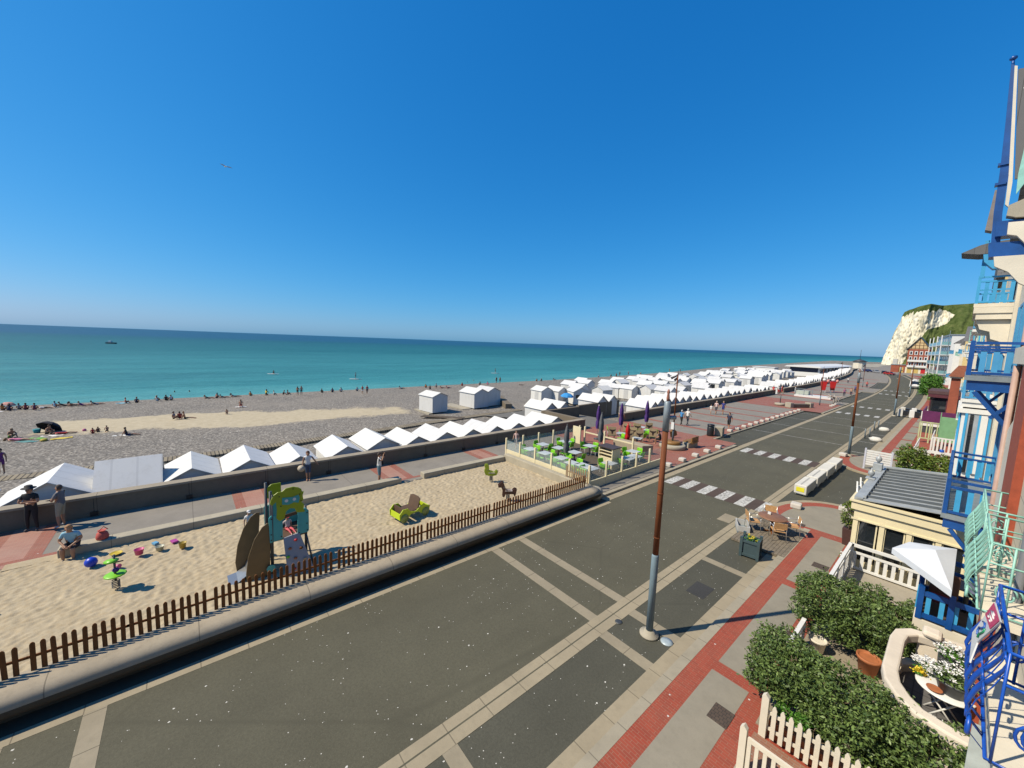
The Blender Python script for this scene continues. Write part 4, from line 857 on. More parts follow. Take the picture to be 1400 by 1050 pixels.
# ------------------------------------------------------------------ landward side: houses, gardens
def wo(o):
    p = V((0,0,0))
    while o: p += o.location; o = o.parent
    return p
def W(mb, name, m, parent, bev=0):      # geometry given in world coordinates, attached to parent
    d = wo(parent); mb.v = [(x-d.x, y-d.y, z-d.z) for x, y, z in mb.v]; return mb.build(name, m, parent, bev=bev)
RENDER = m_concrete('cream_house_render', (.70,.62,.48), stain=.2)
def m_rustic(name, c):
    t = NT(name); br = t.new('TexBrick'); t.link(t.mapping((1,1,1), (0, rad(90), rad(90))), br.inputs['Vector'])
    mp = t.n[-1]
    br.inputs['Scale'].default_value = 1; br.inputs['Brick Width'].default_value = 60; br.inputs['Row Height'].default_value = .42; br.inputs['Mortar Size'].default_value = .014
    n = t.noise(1.5, 5, .7); cc = t.ramp(n, [(.3, sc3(c, .86)), (.7, sc3(c, 1.06))])
    z = t.new('SeparateXYZ'); t.link(t.co, z.inputs[0])
    fr = t.math('FRACT', t.math('MULTIPLY', z.outputs[2], 2.4)); ln = t.math('LESS_THAN', fr, .06)
    t.color(t.mix(t.math('MULTIPLY', ln, .7), cc, sc3(c, .35))); t.setv(Roughness=.8); return t.mat
RUSTIC = m_rustic('rusticated_cream_render', (.70,.61,.47))
SHING = m_brick('grey_slate_tiles', (.16,.16,.165), (.12,.12,.125), (.05,.05,.05), w=.3, h=.18, worn=.15)
TILE = mat('red_roof_tiles', (.33,.11,.06), .8, .25, 6, .4, 25)

def paneled(t, y0, y1, x, z0, z1, m=None, bars=1, fr=.09):    # a glazed window in a facade that looks toward the sea
    f = MB(); f.box(x - .06, x - .01, y0, y1, z0, z0 + fr); f.box(x - .06, x - .01, y0, y1, z1 - fr, z1)
    f.box(x - .06, x - .01, y0, y0 + fr, z0 + fr, z1 - fr); f.box(x - .06, x - .01, y1 - fr, y1, z0 + fr, z1 - fr)
    for k in range(bars): yy = y0 + (y1-y0)*(k+1)/(bars+1); f.box(x - .055, x - .012, yy - .03, yy + .03, z0 + fr, z1 - fr)
    w_ = W(f, 'window', m or WHITE, t)
    g = MB(); g.box(x - .03, x - .008, y0 + fr, y1 - fr, z0 + fr, z1 - fr); W(g, 'pane', GLASS, w_)
    return w_
def rail_balcony(t, x0, x1, y0, y1, zf, h, rm, bm, fm=None, br=None, bracket=True, slat=.11, gap=.22, label=None):
    """wooden balcony: floor slab is the part; rails, balusters and brackets its sub-parts"""
    f = MB(); f.box(x0 - .06, x1, y0 - .06, y1 + .06, zf - .14, zf); fl = W(f, 'balcony', fm or GREYM, t)
    b = MB(); b.box(x0, x1, y0, y1, zf - .42, zf - .143); W(b, 'balcony_beam', br or rm, fl)
    r = MB()
    for (ax, ay) in ((x0, y0), (x0, y1), (x0, (y0+y1)/2)): r.box(ax - .045, ax + .045, ay - .045, ay + .045, zf + .002, zf + h + .04)
    for z in (.07, h - .2, h - .02):
        r.box(x0 + .05, x1, y0 - .03, y0 + .03, zf + z - .035, zf + z + .035); r.box(x0 + .05, x1, y1 - .03, y1 + .03, zf + z - .035, zf + z + .035)
        r.box(x0 - .03, x0 + .03, y0 + .05, (y0+y1)/2 - .05, zf + z - .035, zf + z + .035); r.box(x0 - .03, x0 + .03, (y0+y1)/2 + .05, y1 - .05, zf + z - .035, zf + z + .035)
    W(r, 'railing', rm, fl)
    def sl_(*q): W(MB().box(*q), 'baluster', bm, fl)
    x = x0 + .16
    while x < x1 - .05: sl_(x, x + slat, y0 - .012, y0 + .012, zf + .107, zf + h - .237); sl_(x, x + slat, y1 - .012, y1 + .012, zf + .107, zf + h - .237); x += gap
    y = y0 + .14
    while y < y1 - .15:
        if abs(y + slat/2 - (y0+y1)/2) > .12: sl_(x0 - .012, x0 + .012, y, y + slat, zf + .107, zf + h - .237)
        y += gap
    if bracket:
        for yy in (y0 + .06, y1 - .06):
            k = MB(); k.beam((x1 - .06, yy, zf - .43), (x1 - .06, yy, zf - 1.75), .12, .12); k.beam((x0 + .15, yy, zf - .45), (x1 - .1, yy, zf - 1.5), .1, .1); k.beam((x1 - .1, yy + .02, zf - .55), (x0 + .5, yy + .02, zf - 1.15), .08, .08)
            W(k, 'bracket', rm, fl)
    return fl

# --- the nearest house: cream render, red brick pilaster, iron balconies
t = thing('seaside_house', 'nearest cream house with a red pilaster, mint and blue iron balconies at the right edge', 'house', (5, 11, 0))
W(MB().box(.95, 9, -4, 16.55, -.05, 8.9), 'wall', RUSTIC, t)
W(MB().box(.82, .949, 12.15, 13.9, .1, 8.3), 'pilaster', mat('red_pilaster_brick', (.36,.07,.03), .8, .2, 6, .15), t)
p = MB(); p.extr([(.88, 13.95, .1), (.88, 16.3, .1), (.88, 16.3, 6.6), (.88, 13.95, 7.35)], (.069, 0, 0)); W(p, 'wall_panel', PALECREAM, t)
W(MB().box(.90, .949, 16.35, 16.5, .1, 8.3), 'pilaster', mat('red_pilaster_brick', (.36,.07,.03), .8, .2, 6, .15), t)
W(MB().box(.8, .96, -4, 16.6, 8.35, 8.75), 'cornice', PALECREAM, t)
W(MB().tube([(.89, 9.6, 0), (.89, 9.6, 8.3)], .055, 10), 'drainpipe', mat('grey_drainpipe', (.17,.18,.20), .5, .15, 3), t)
W(MB().tube([(.86, 16.2, 0), (.86, 16.2, 8.3)], .06, 8), 'drainpipe', mat('pinkish_drainpipe', (.45,.30,.25), .6, .15, 3), t)
for y0, y1 in ((5.2, 7.0),): paneled(t, y0, y1, .95, .9, 2.7, SKYB, 1)
paneled(t, 5.2, 6.9, .95, 4.95, 7.2, SKYB, 1)
W(MB().box(.70, .949, 3.5, 9.3, 3.55, 3.9), 'string_course', PALECREAM, t)
def basket(t, y0, y1, xf, xb, zf, h, m):      # bulging wrought-iron balcony
    f = MB(); f.box(xf + .02, xb, y0, y1, zf - .16, zf - .02); fl = W(f, 'balcony', PALECREAM, t)
    prof = [(.0, 1.), (.02, .9), (.0, .75), (-.05, .6), (-.13, .42), (-.17, .25), (-.13, .1), (-.03, .0)]
    P_ = lambda y: [(xf + dx, y, zf + z*h) for dx, z in prof]
    r = MB(); r.tube([(xb, y0, zf + h), (xf, y0, zf + h), (xf, y1, zf + h), (xb, y1, zf + h)], .018, 6); r.tube([(xb, y0, zf + .02), (xf - .03, y0, zf + .02), (xf - .03, y1, zf + .02), (xb, y1, zf + .02)], .016, 6)
    for y in (y0, y1): r.tube([(xf, y, zf), (xf, y, zf + h)], .012, 5); r.tube([((xf+xb)/2, y, zf), ((xf+xb)/2, y, zf + h)], .014, 5); r.tube([(xf, y, zf + h*.72), (xb, y, zf + h*.72)], .014, 5)
    W(r, 'railing', m, fl)
    b = MB(); y = y0 + .04; k = 0
    while y < y1 - .05:       # S-shaped ribs leaning along the balcony
        q = P_(y); q = [(x, min(y1, yy + .30*math.sin(j/7*1.9)), z) for j, (x, yy, z) in enumerate(q)]
        b.tube(q, [.006, .009, .014, .019, .021, .017, .011, .008], 6); y += .25; k += 1
    y = y0 + .12
    while y < y1:             # thin uprights between them
        b.tube(P_(y), .005, 4); y += .25
    for y in (y0, y1):
        for s_ in (-1, 1):      # scrolls on the short sides
            c = V((xf + .18 if s_ < 0 else xb - .2, y, zf + h*.33)); b.tube([c + V((math.cos(a)*.12*(1-a/9), 0, math.sin(a)*.17*(1-a/9))) for a in [q*.5 for q in range(14)]], .013, 5)
    y = y0 + .12
    while y < y1 - .1:         # small volutes under the handrail and halfway down the ribs
        for (dx, zz, rr_) in ((.0, .86, .07), (-.09, .5, .09)):
            c = V((xf + dx, y + .06, zf + zz*h)); b.tube([c + V((-.01*math.sin(a), math.cos(a)*rr_*(1-a/9), math.sin(a)*rr_*(1-a/9))) for a in [q*.6 for q in range(13)]], .009, 5)
        y += .25
    y = y0 + .15
    while y < y1:              # scrolls along the foot
        c = V((xf - .15, y, zf + .16)); b.tube([c + V((0, math.cos(a)*.12*(1-a/10), math.sin(a)*.12*(1-a/10))) for a in [q*.55 for q in range(14)]], .017, 5); y += .27
    W(b, 'grille', m, fl); return fl
basket(t, 10.65, 12.3, .52, .95, 4.75, 1.05, MINT); basket(t, 8.75, 10.35, .52, .95, 4.75, 1.05, MINT)
basket(t, 5.5, 7.1, .53, .95, 4.72, 1.1, ROYAL2)
sg = thing('advertising_board', 'white and magenta advertising board tied to the blue iron balcony', 'sign', (.42, 6.6, 5.2))
TL, TR, BR_, BL, LL = V((.48,6.5,5.83)), V((.48,5.78,5.95)), V((.40,6.3,5.42)), V((.37,6.24,5.20)), V((.38,6.68,5.33))
nv = (TR - LL).cross(TL - BR_).normalized(); nv = nv if nv.x < 0 else -nv
def onb(u, v, d): return LL.lerp(TL, u).lerp(BR_.lerp(TR, u), v) + nv*d          # u along the board, v down it
W(MB().extr([LL, TL, TR, BR_, BL], nv*.012), 'board', mat('white_board', (.78,.80,.82), .35, .04, 2), sg)
W(MB().extr([onb(.62, .02, .014), onb(.99, .02, .014), onb(.99, .97, .014), onb(.62, .97, .014)], nv*.004), 'magenta_panel', mat('magenta_print', (.62,.02,.16), .4, .08, 3), sg)
def stroke(name, pts, r, m): W(MB().tube([onb(u, v, .016) for u, v in pts], r, 5), name, m, sg)
stroke('blue_squiggle', [(.14, .55), (.2, .35), (.3, .30), (.36, .5), (.46, .62), (.52, .45), (.48, .25)], .010, mat('ink_blue', (.03,.12,.45), .4))
stroke('green_squiggle', [(.1, .78), (.2, .66), (.28, .74), (.38, .80), (.46, .72)], .009, mat('ink_green', (.02,.30,.14), .4))
k = MB()
for (a, b, c, d) in ((.72, .3, .72, .42), (.72, .56, .72, .68), (.78, .3, .78, .72), (.86, .28, .86, .72), (.91, .4, .91, .62)): k.tube([onb(a, b, .02), onb(c, d, .02)], .008, 5)
W(k, 'white_lettering', WHITE, sg)

# --- blue balcony house
t = thing('seaside_house', 'cream house with royal blue wooden balconies and a tall blue gable board', 'house', (5, 20, 0))
W(MB().box(1.1, 9, 16.6, 24.9, -.05, 12.2), 'wall', PALECREAM, t)
g = MB(); g.extr([(1.11, 16.6, 12.2), (1.11, 24.9, 12.2), (1.11, 20.7, 16.2)], (7.8, 0, 0)); W(g, 'gable', PALECREAM, t)
r = MB(); r.extr([(.6, 16.4, 12.2), (.6, 20.7, 16.75), (.6, 20.7, 16.45), (.6, 16.4, 11.95)], (8.6, 0, 0)); r.extr([(.6, 25.2, 12.2), (.6, 25.2, 11.95), (.6, 20.7, 16.45), (.6, 20.7, 16.75)], (8.6, 0, 0)); W(r, 'roof', SHING, t)
def flat(name, pts, y, d, m): W(MB().extr([(x, y, z) for x, z in pts], (0, d, 0)), name, m, t)
flat('gable_board', [(-.05,16.09), (.0,16.06), (.07,15.1), (.21,13.25), (.21,12.33), (.28,11.19), (.12,11.18), (.06,12.37), (.05,13.49), (.01,14.69)], 16.7, .14, ROYAL)
b = MB(); b.ball((-.03, 16.76, 16.25), .075, .075, .055); b.tube([(-.02, 16.76, 16.05), (-.03, 16.76, 16.2)], .03); W(b, 'finial', ROYAL, t)
for z in (13.55, 13.05): W(MB().box(-.0, .19, 16.66, 16.86, z, z + .06), 'moulding', ROYAL, t)
flat('gable_trim', [(.01,15.98), (.06,15.95), (.13,15.06), (.29,13.04), (.29,12.42), (.23,12.5), (.21,13.23)], 16.6, .09, PALECREAM)
flat('slate_cheek', [(.08,15.86), (.3,15.83), (.5,14.43), (.46,13.1), (.32,13.11)], 16.60, .06, SHING)
flat('gable_panel', [(.40,14.1), (.36,13.2), (.38,12.7), (.6,13.2), (.6,14.1)], 16.52, .07, MINT)
flat('stone_ledge', [(.29,12.40), (.6,12.55), (.6,12.06), (.44,12.08), (.28,12.15)], 16.35, .34, CONC)
flat('eaves_beam', [(.13,12.06), (.9,12.0), (.9,11.65), (.15,11.67)], 16.46, .5, ROYAL); flat('eaves_beam', [(.06,11.52), (.9,11.46), (.9,11.1), (.10,11.15)], 16.46, .5, ROYAL)
flat('corbel', [(.33,11.96), (.95,11.92), (.95,11.2), (.64,11.4), (.50,11.60), (.34,11.66)], 16.3, .15, PALECREAM); flat('corbel', [(.18,11.12), (.95,11.09), (.95,10.2), (.66,10.4), (.46,10.7), (.22,10.87)], 16.3, .15, PALECREAM)
rail_balcony(t, .08, 1.1, 16.7, 21.5, 7.98, .92, ROYAL, SKYB, GREYM)
rail_balcony(t, .05, 1.1, 16.7, 22.0, 3.95, 1.0, ROYAL, CYANB, GREYM)
for z0, z1, a in ((8.05, 10.4, SKYB), (4.0, 6.5, SKYB), (1.0, 3.2, WHITE)):
    for y0 in (17.4, 19.4, 21.4): paneled(t, y0, y0 + 1.3, 1.1, z0, z1, a, 1)
for y0 in (17.0, 18.8, 20.8, 22.8):
    for z0 in (8.1, 4.1): W(MB().box(1.02, 1.099, y0, y0 + .34, z0, z0 + 2.25), 'shutter', SKYB, t)
W(MB().tube([(.95, 16.75, .2), (.95, 16.75, 10.3)], .07, 8), 'drainpipe', mat('pinkish_drainpipe', (.45,.30,.25), .6, .15, 3), t)
# wooden blue balcony booth at ground level
tag(MB().box(-.2, .949, 14.55, 16.55, .1, 1.53).build('terrace_plinth', PALECREAM), 'cream plinth carrying the royal blue railed booth', 'plinth')
t = thing('terrace_booth', 'royal blue wooden railed booth below the mint balconies, beside the white parasol', 'booth', (.3, 15, 1.75))
ZB = 1.25
r = MB()
for (x, y, zt) in ((-.12, 14.6, 2.42), (.95, 14.6, 2.42), (-.16, 16.5, 2.75), (.95, 16.5, 2.75), (.42, 14.6, 2.42), (-.15, 15.5, 2.6)): r.box(x - .055, x + .055, y - .055, y + .055, 1.55, zt)
for z in (1.66, 2.26): r.box(-.06, .88, 14.56, 14.64, z - .06, z + .06); r.beam((-.12, 14.68, z), (-.16, 16.42, z), .08, .12)
for z in (1.66, 2.3, 2.62): r.box(-.10, .88, 16.46, 16.54, z - .06, z + .06)
W(r, 'railing', ROYAL, t)
for k in range(4): W(MB().box(-.02 + k*.24, .07 + k*.24, 14.585, 14.615, .48+ZB, .94+ZB), 'slat', CYANB, t)
for k in range(8): W(MB().box(-.2 , -.17, 14.75 + k*.22, 14.84 + k*.22, .48+ZB, .94+ZB), 'slat', CYANB, t)
W(MB().box(-.1, .95, 14.7, 16.4, .3+ZB, .39+ZB), 'floor', mat('dark_planks', (.08,.06,.05), .8, .3, 6), t)
ch = thing('garden_chair', 'dark red cushioned chair inside the blue booth', 'chair', (.25, 15.2, 1.64))
W(MB().box(.02, .5, 14.75, 15.25, .82+1.22, .92+1.22), 'seat', mat('dark_red_cushion', (.16,.02,.03), .8, .3, 4), ch, .03); W(MB().box(.0, .52, 15.2, 15.3, .9+1.22, 1.5+1.22), 'backrest', mat('brown_chair', (.12,.05,.03), .7, .3, 4), ch, .02)
for x in (.05, .46):
    for y in (14.78, 15.2): W(MB().box(x-.02, x+.02, y-.02, y+.02, .42+1.22, .82+1.22), 'leg', BROWNW, ch)
ch2 = thing('covered_table', 'table under a grey blue cloth inside the blue booth', 'table', (.65, 15.5, 1.64))
W(MB().box(.4, .95, 15.4, 16.1, 1.1+1.22, 1.16+1.22), 'tabletop', mat('slate_cloth', (.10,.12,.20), .8, .3, 4), ch2, .03); W(MB().tube([(.67, 15.75, 1.64), (.67, 15.75, 2.32)], .05), 'leg', DGREY, ch2)
# white square parasol
t = thing('parasol', 'white canvas parasol open over the terrace by the cream veranda', 'parasol', (0.0, 15.4, 1.64))
c = MB(); A = (-.80, 15.15, 3.0); B = (.36, 13.75, 2.9); Cc = (.40, 16.6, 3.02); D = (-.52, 16.1, 3.0); T_ = (-.0, 15.4, 3.22)
for a, b in ((A, B), (B, Cc), (Cc, D), (D, A)):
    i = c.add([T_, a, b]); c.face((i, i+1, i+2)); m1 = (a[0], a[1], a[2]-.16); m2 = (b[0], b[1], b[2]-.16); c.poly([a, m1, m2, b])
W(c, 'canopy', mat('white_canvas', (.66,.70,.76), .85, .05, 2, .15, 12), t)
W(MB().tube([(.02, 15.4, 1.64), (.0, 15.4, 3.2)], .022), 'pole', DGREY, t)
# --- cream veranda with zinc roof
t = thing('veranda', 'cream timber veranda restaurant front with a zinc roof and finials', 'veranda', (-1, 22, 0))
VX, VY = -2.15, 19.25
W(MB().box(VX, .95, VY, VY + .16, .1, .62), 'wall', YCREAM, t); W(MB().box(VX, .95, VY - .02, VY + .16, 2.28, 2.62), 'fascia', YCREAM, t)
f = MB(); f.box(VX - .1, .95, VY - .1, VY + .05, 2.62, 2.92); f.box(VX - .16, .95, VY - .16, VY + .05, 2.92, 2.98); f.box(VX - .06, .95, VY - .06, VY, 2.22, 2.28); W(f, 'cornice', YCREAM, t)
for x in (VX + .0, -1.42, -.72, -.02, .66):
    W(MB().box(x, x + .14, VY - .03, VY + .17, .62, 2.28), 'post', YCREAM, t)
    if x < .6:
        g = MB(); g.box(x + .14, x + .18, VY + .02, VY + .1, .62, 2.28); g.box(x + .64, x + .68, VY + .02, VY + .1, .62, 2.28); g.box(x + .18, x + .64, VY + .02, VY + .1, .62, .68); g.box(x + .18, x + .64, VY + .02, VY + .1, 2.2, 2.28)
        w_ = W(g, 'window', YCREAM, t); W(MB().box(x + .18, x + .64, VY + .05, VY + .06, .68, 2.2), 'pane', GLASS, w_)
W(MB().box(VX, VX + .14, VY + .18, 25.7, .1, .62), 'side_wall', YCREAM, t); W(MB().box(VX - .02, VX + .14, VY + .18, 25.7, 2.28, 2.62), 'fascia', YCREAM, t); f = MB(); f.box(VX - .1, VX + .05, VY + .06, 25.9, 2.62, 2.92); f.box(VX - .16, VX + .05, VY + .06, 25.9, 2.92, 2.98); W(f, 'cornice', YCREAM, t)
for y in (20.3, 21.4, 22.5, 23.6, 24.7): W(MB().box(VX, VX + .13, y, y + .14, .62, 2.28), 'post', YCREAM, t)
W(MB().box(VX + .05, VX + .06, VY + .2, 25.8, .62, 2.28), 'pane', GLASS, t)
W(MB().box(VX + .05, .95, 25.75, 25.9, .1, 2.9), 'back_wall', YCREAM, t)
W(MB().box(VX + .2, .95, VY + .2, 25.7, .1, .14), 'floor', mat('dark_planks', (.08,.06,.05), .8, .3, 6), t)
rf = MB(); rf.extr([(VX - .05, VY - .05, 2.99), (1.1, VY - .05, 3.3), (1.1, 25.9, 3.3), (VX - .05, 25.9, 2.99)], (0, 0, .04)); ro = W(rf, 'roof', ZINC, t)
y = VY + .35; k = MB(); s2 = MB()
while y < 25.7: s2.beam((VX + .25, y, 3.1), (1.08, y, 3.38), .03, .10); y += .56
k.box(VX - .05, VX + .2, VY - .05, 25.9, 3.03, 3.1); k.beam((VX + .22, VY + .1, 3.12), (VX + .22, 25.3, 3.12), .08, .1); k.beam((VX + .2, 25.3, 3.14), (.2, 25.3, 3.36), .12, .14)
k.box(.3, 1.1, VY - .08, VY + .25, 3.3, 3.37); W(k, 'roof_edging', ZINC, ro); W(s2, 'roof_seams', mat('shade_dark_zinc_seam', (.10,.115,.13), .5, .2, 3), ro)  # seams coloured dark to stand for the shadow lines on the roof
for y, hb_ in ((22.6, .06), (24.6, .34)):
    W(MB().box(VX - .16, VX + .16, y - .2, y + .2, 3.1, 3.1 + hb_), 'finial_block', ZINC, t, .02); f = MB(); f.lathe([(.04, 0), (.05, .06), (.09, .1), (.12, .19), (.09, .28), (.03, .32), (.02, .42)], (VX, y, 3.1 + hb_), 12); W(f, 'finial', ZINC, t)
for y in (20.7, 21.5):      # scroll ornaments standing on the cornice
    f = MB(); f.extr([(VX - .15, y - .35, 2.98), (VX - .15, y + .35, 2.98), (VX - .17, y + .25, 3.1), (VX - .2, y + .05, 3.12), (VX - .22, y, 3.32), (VX - .2, y - .05, 3.12), (VX - .17, y - .25, 3.1)], (.05, 0, 0)); W(f, 'cornice_scroll', WHITE, t)
W(MB().box(-2.0, -1.6, 20.2, 20.6, .14, .9), 'interior_seat', REDP, t)
# white terrace fence, floor
o = MB(); o.box(-2.2, 1.0, 15.0, 19.2, .05, .33); f = o.build('terrace_floor', m_concrete('terrace_slab', (.40,.36,.29), stain=.3)); f['kind'] = 'structure'
t = thing('terrace_fence', 'white timber fence with flat balusters around the veranda terrace', 'fence', (-2.1, 17, .33))
def whitefence(t, a, b, h=.95, n=None, m=WHITE, z0=.33, slat=.10, gap=.2):
    a = V((*a, z0)); b = V((*b, z0)); L = (b-a).length; d = (b-a).normalized(); nn = n or int(L/gap)
    r = MB(); r.beam(a + V((0,0,h)), b + V((0,0,h)), .1, .1); r.beam(a + V((0,0,h*.72)), b + V((0,0,h*.72)), .06, .08); r.beam(a + V((0,0,.1)), b + V((0,0,.1)), .06, .08)
    W(r, 'rail', m, t)
    k = 0; np_ = max(2, int(L/1.0)+1)
    for j in range(np_): q = a + d*(L*j/(np_-1)); W(MB().box(q.x-.05, q.x+.05, q.y-.05, q.y+.05, z0, z0+h+.06), 'post', m, t)
    for j in range(nn): q = a + d*(L*(j+.5)/nn); W(MB().beam(q + V((0,0,.14)), q + V((0,0,h*.70)), slat, .025, up=(d.y, -d.x, 0)), 'baluster', m, t)
whitefence(t, (-2.1, 15.5), (-2.1, 19.0), .95, m=WHITE); whitefence(t, (-2.05, 19.05), (-.15, 19.05), .95, m=WHITE)

# --- next house: bay with cyan balcony
t = thing('seaside_house', 'house with bright cyan balcony, scrolled white corbels and slate hood', 'house', (5, 30, 0))
W(MB().box(1.0, 9, 25.0, 34, -.05, 14.6), 'wall', PALECREAM, t)
f = MB(); f.box(.12, 1.0, 25.4, 30, 3.4, 6.4); W(f, 'bay', WHITE, t)
f = MB(); f.box(-.02, 1.0, 25.3, 30.1, 10.35, 10.6); f.box(.06, 1.0, 25.35, 30.05, 10.1, 10.35); W(f, 'cornice', PALECREAM, t)
for y in (25.5, 29.5):
    c = MB(); c.extr([(.1, y, 10.08), (1., y, 10.08), (1., y, 8.6), (.9, y, 8.75), (.8, y, 9.2), (.55, y, 9.3), (.5, y, 9.6), (.22, y, 9.7)], (0, .35, 0)); W(c, 'corbel', PALECREAM, t)
rail_balcony(t, .02, 1.0, 25.4, 30, 10.75, 1.1, CYANB, CYANB, PALECREAM, br=PALECREAM, bracket=False)
W(MB().box(.0, .12, 25.35, 25.47, 11.8, 13.3), 'post', CYANB, t)
rail_balcony(t, .08, 1.0, 25.4, 30, 6.75, .95, SKYB, SKYB, WHITE, br=WHITE, bracket=False)
f = MB(); f.box(-.02, 1.0, 25.3, 30.1, 6.15, 6.34); W(f, 'cornice', WHITE, t)
paneled(t, 25.8, 27.4, .12, 3.7, 6.1, CYANB, 1); paneled(t, 27.9, 29.5, .12, 3.7, 6.1, CYANB, 1); paneled(t, 26, 27.5, 1.0, 7, 9.4, SKYB, 1); paneled(t, 26, 27.5, 1.0, 10.9, 13, SKYB, 1)
f = MB(); f.box(.3, .85, 25.33, 25.39, 3.6, 6.1); W(f, 'pane', mat('curtained_glass', (.36,.40,.44), .2, .35, 1.2), t); W(MB().box(.36, .46, 25.30, 25.329, 3.6, 6.1), 'dark_gap', GLASS, t); W(MB().box(.60, .66, 25.30, 25.329, 3.6, 6.1), 'window_bar', CYANB, t); W(MB().box(.3, .85, 25.30, 25.329, 4.6, 4.68) if 0 else MB().box(.66, .85, 25.305, 25.329, 3.6, 6.1), 'curtain', WHITE, t)
for x in (.22, .86): W(MB().box(x, x + .08, 25.31, 25.39, 3.5, 6.15), 'window_frame', CYANB, t)
h = MB(); h.extr([(-.60, 25, 12.83), (-.12, 25, 13.08), (.2, 25, 13.16), (1.0, 25, 13.2), (1.0, 25, 12.7), (-.12, 25, 12.72), (-.5, 25, 12.80)], (0, 1.3, 0)); W(h, 'hood_roof', SHING, t)
h = MB(); h.extr([(-.0, 25, 12.7), (1.0, 25, 12.7), (1.0, 25, 12.1), (.3, 25, 12.1), (.05, 25, 12.4)], (0, .5, 0)); W(h, 'hood_bracket', CYANB, t)
h = MB(); h.extr([(-.06, 24.8, 13.63), (.03, 24.8, 15.14), (.16, 24.8, 15.14), (.12, 24.8, 13.55)], (0, .5, 0)); W(h, 'dormer_cheek', mat('grey_weatherboard', (.25,.22,.21), .8, .2, 5), t)
h = MB(); h.extr([(1.0, 25, 14.6), (9, 25, 14.6), (5, 25, 18.0)], (0, 9, 0)); W(h, 'roof', SHING, t)

# --- the rest of the street: one house after another, each its own thing
def house(y0, y1, x0, h, wm, label, rm=SHING, floors=4, acc=SKYB, gable=True, balc=True, roofh=3.0, bays=True, win=None):
    cy = (y0+y1)/2; t = thing('seaside_house', label, 'house', (x0 + C(cy), cy, 0), math.atan2(-(C(y1)-C(y0)), (y1-y0)) * -1)
    L = y1 - y0; a, b = -L/2 + .02, L/2 - .02
    MB().box(0, 10, a, b, -.1, h).build('wall', wm, t)
    r = MB()
    if gable: r.extr([(-.3, a, h), (-.3, b, h), (-.3, 0, h + roofh)], (10.4, 0, 0))
    else: r.extr([(-.35, a, h), (10, a, h), (8, a, h + roofh*.8), (2, a, h + roofh*.8)], (0, b - a, 0))
    ro = r.build('roof', rm, t); MB().box(5, 5.6, a + .3, a + 1.3, h, h + roofh + 1.2).build('chimney', TERRA, ro)
    fh = h / floors
    for k in range(floors):
        z0 = k*fh + .7; z1 = k*fh + fh*.85; n = max(2, int(L/2.6))
        for j in range(n):
            c = a + (j+.5)*(b-a)/n; f = MB(); f.box(-.05, 0, c - .6, c + .6, z0, z1); f.box(-.09, -.05, c - .66, c + .66, z0 - .1, z0)
            w_ = f.build('window', win or WHITE, t); MB().box(-.06, -.055, c - .5, c + .5, z0 + .1, z1 - .1).build('pane', GLASS, w_)
        if balc and k and k % 2 == 1 or (balc and k == floors - 1):
            f = MB(); f.box(-.85, 0, a + .6, b - .6, k*fh + .28, k*fh + .42); fl = f.build('balcony', WHITE, t)
            q = MB(); z = k*fh + .42
            for zz in (.06, .95): q.box(-.84, -.78, a + .65, b - .65, z + zz, z + zz + .06); q.box(-.78, 0, a + .65, a + .71, z + zz, z + zz + .06); q.box(-.78, 0, b - .71, b - .65, z + zz, z + zz + .06)
            y = a + .7
            while y < b - .7: q.box(-.83, -.79, y, y + .07, z + .12, z + .95); y += .2
            for x in (-.6, -.4, -.2): q.box(x, x + .07, a + .66, a + .7, z + .12, z + .95)
            q.build('railing', acc, fl)
    # the flank toward the viewer
    for k in range(1, floors):
        f = MB(); f.box(1.2, 2.2, a - .04, a, k*fh + .7, k*fh + fh*.8); w_ = f.build('window', WHITE, t); MB().box(1.3, 2.1, a - .05, a - .041, k*fh + .8, k*fh + fh*.8 - .1).build('pane', GLASS, w_)
    return t
BR = mat('orange_red_brick', (.33,.085,.045), .85, .25, .9, .2, 12)
YEL = mat('yellow_render', (.70,.55,.26), .8, .1, 1.5); PBL = mat('pale_blue_render', (.42,.60,.64), .8, .1, 1.5); PNK = mat('pale_pink_render', (.66,.45,.36), .8, .1, 1.5); GRN = mat('pale_green_render', (.40,.55,.42), .8, .1, 1.5); GRYR = mat('grey_render', (.50,.50,.48), .8, .1, 1.5)
hs_ = [(34.1, 41, .9, 13.0, YEL, 'pale yellow house mostly hidden behind the blue balconies', SKYB), (41.1, 48, 1.0, 12, WHITE, 'white house behind the white terrace fences', CYANB), (48.1, 56, .8, 12.5, PNK, 'pale pink house behind the green fence panel', MINT),
       (56.1, 64, 1.0, 11.5, PALECREAM, 'cream house behind the purple fence', SKYB), (76, 85, .6, 12, PALECREAM, 'cream house beyond the terracotta brick pier', CYANB), (85.1, 94, .8, 11, YEL, 'yellow house with pale blue railings far along the street', SKYB),
       (94.1, 104, .9, 12.5, WHITE, 'white house with grey roof far along the street', MINT), (104.1, 115, .5, 11.5, PBL, 'pale blue house far along the street', WHITE), (115.1, 127, .8, 12, PALECREAM, 'cream house with white balconies far along the street', WHITE),
       (127.1, 140, .6, 12.3, YEL, 'yellow gabled house just before the glass balconies', CYANB), (140.1, 153, .7, 11.8, PALECREAM, 'cream gabled house with turquoise railings before the glass balconies', MINT), (153.1, 168, .4, 12.5, WHITE, 'white gabled house nearest the glass balcony block', SKYB)]
for (y0, y1, x0, h, wm, l, acc) in hs_: house(y0, y1, x0, h, wm, l, acc=acc, gable=R.random() < .6, roofh=R.uniform(2.4, 3.8), rm=R.choice((SHING, SHING, TILE)))
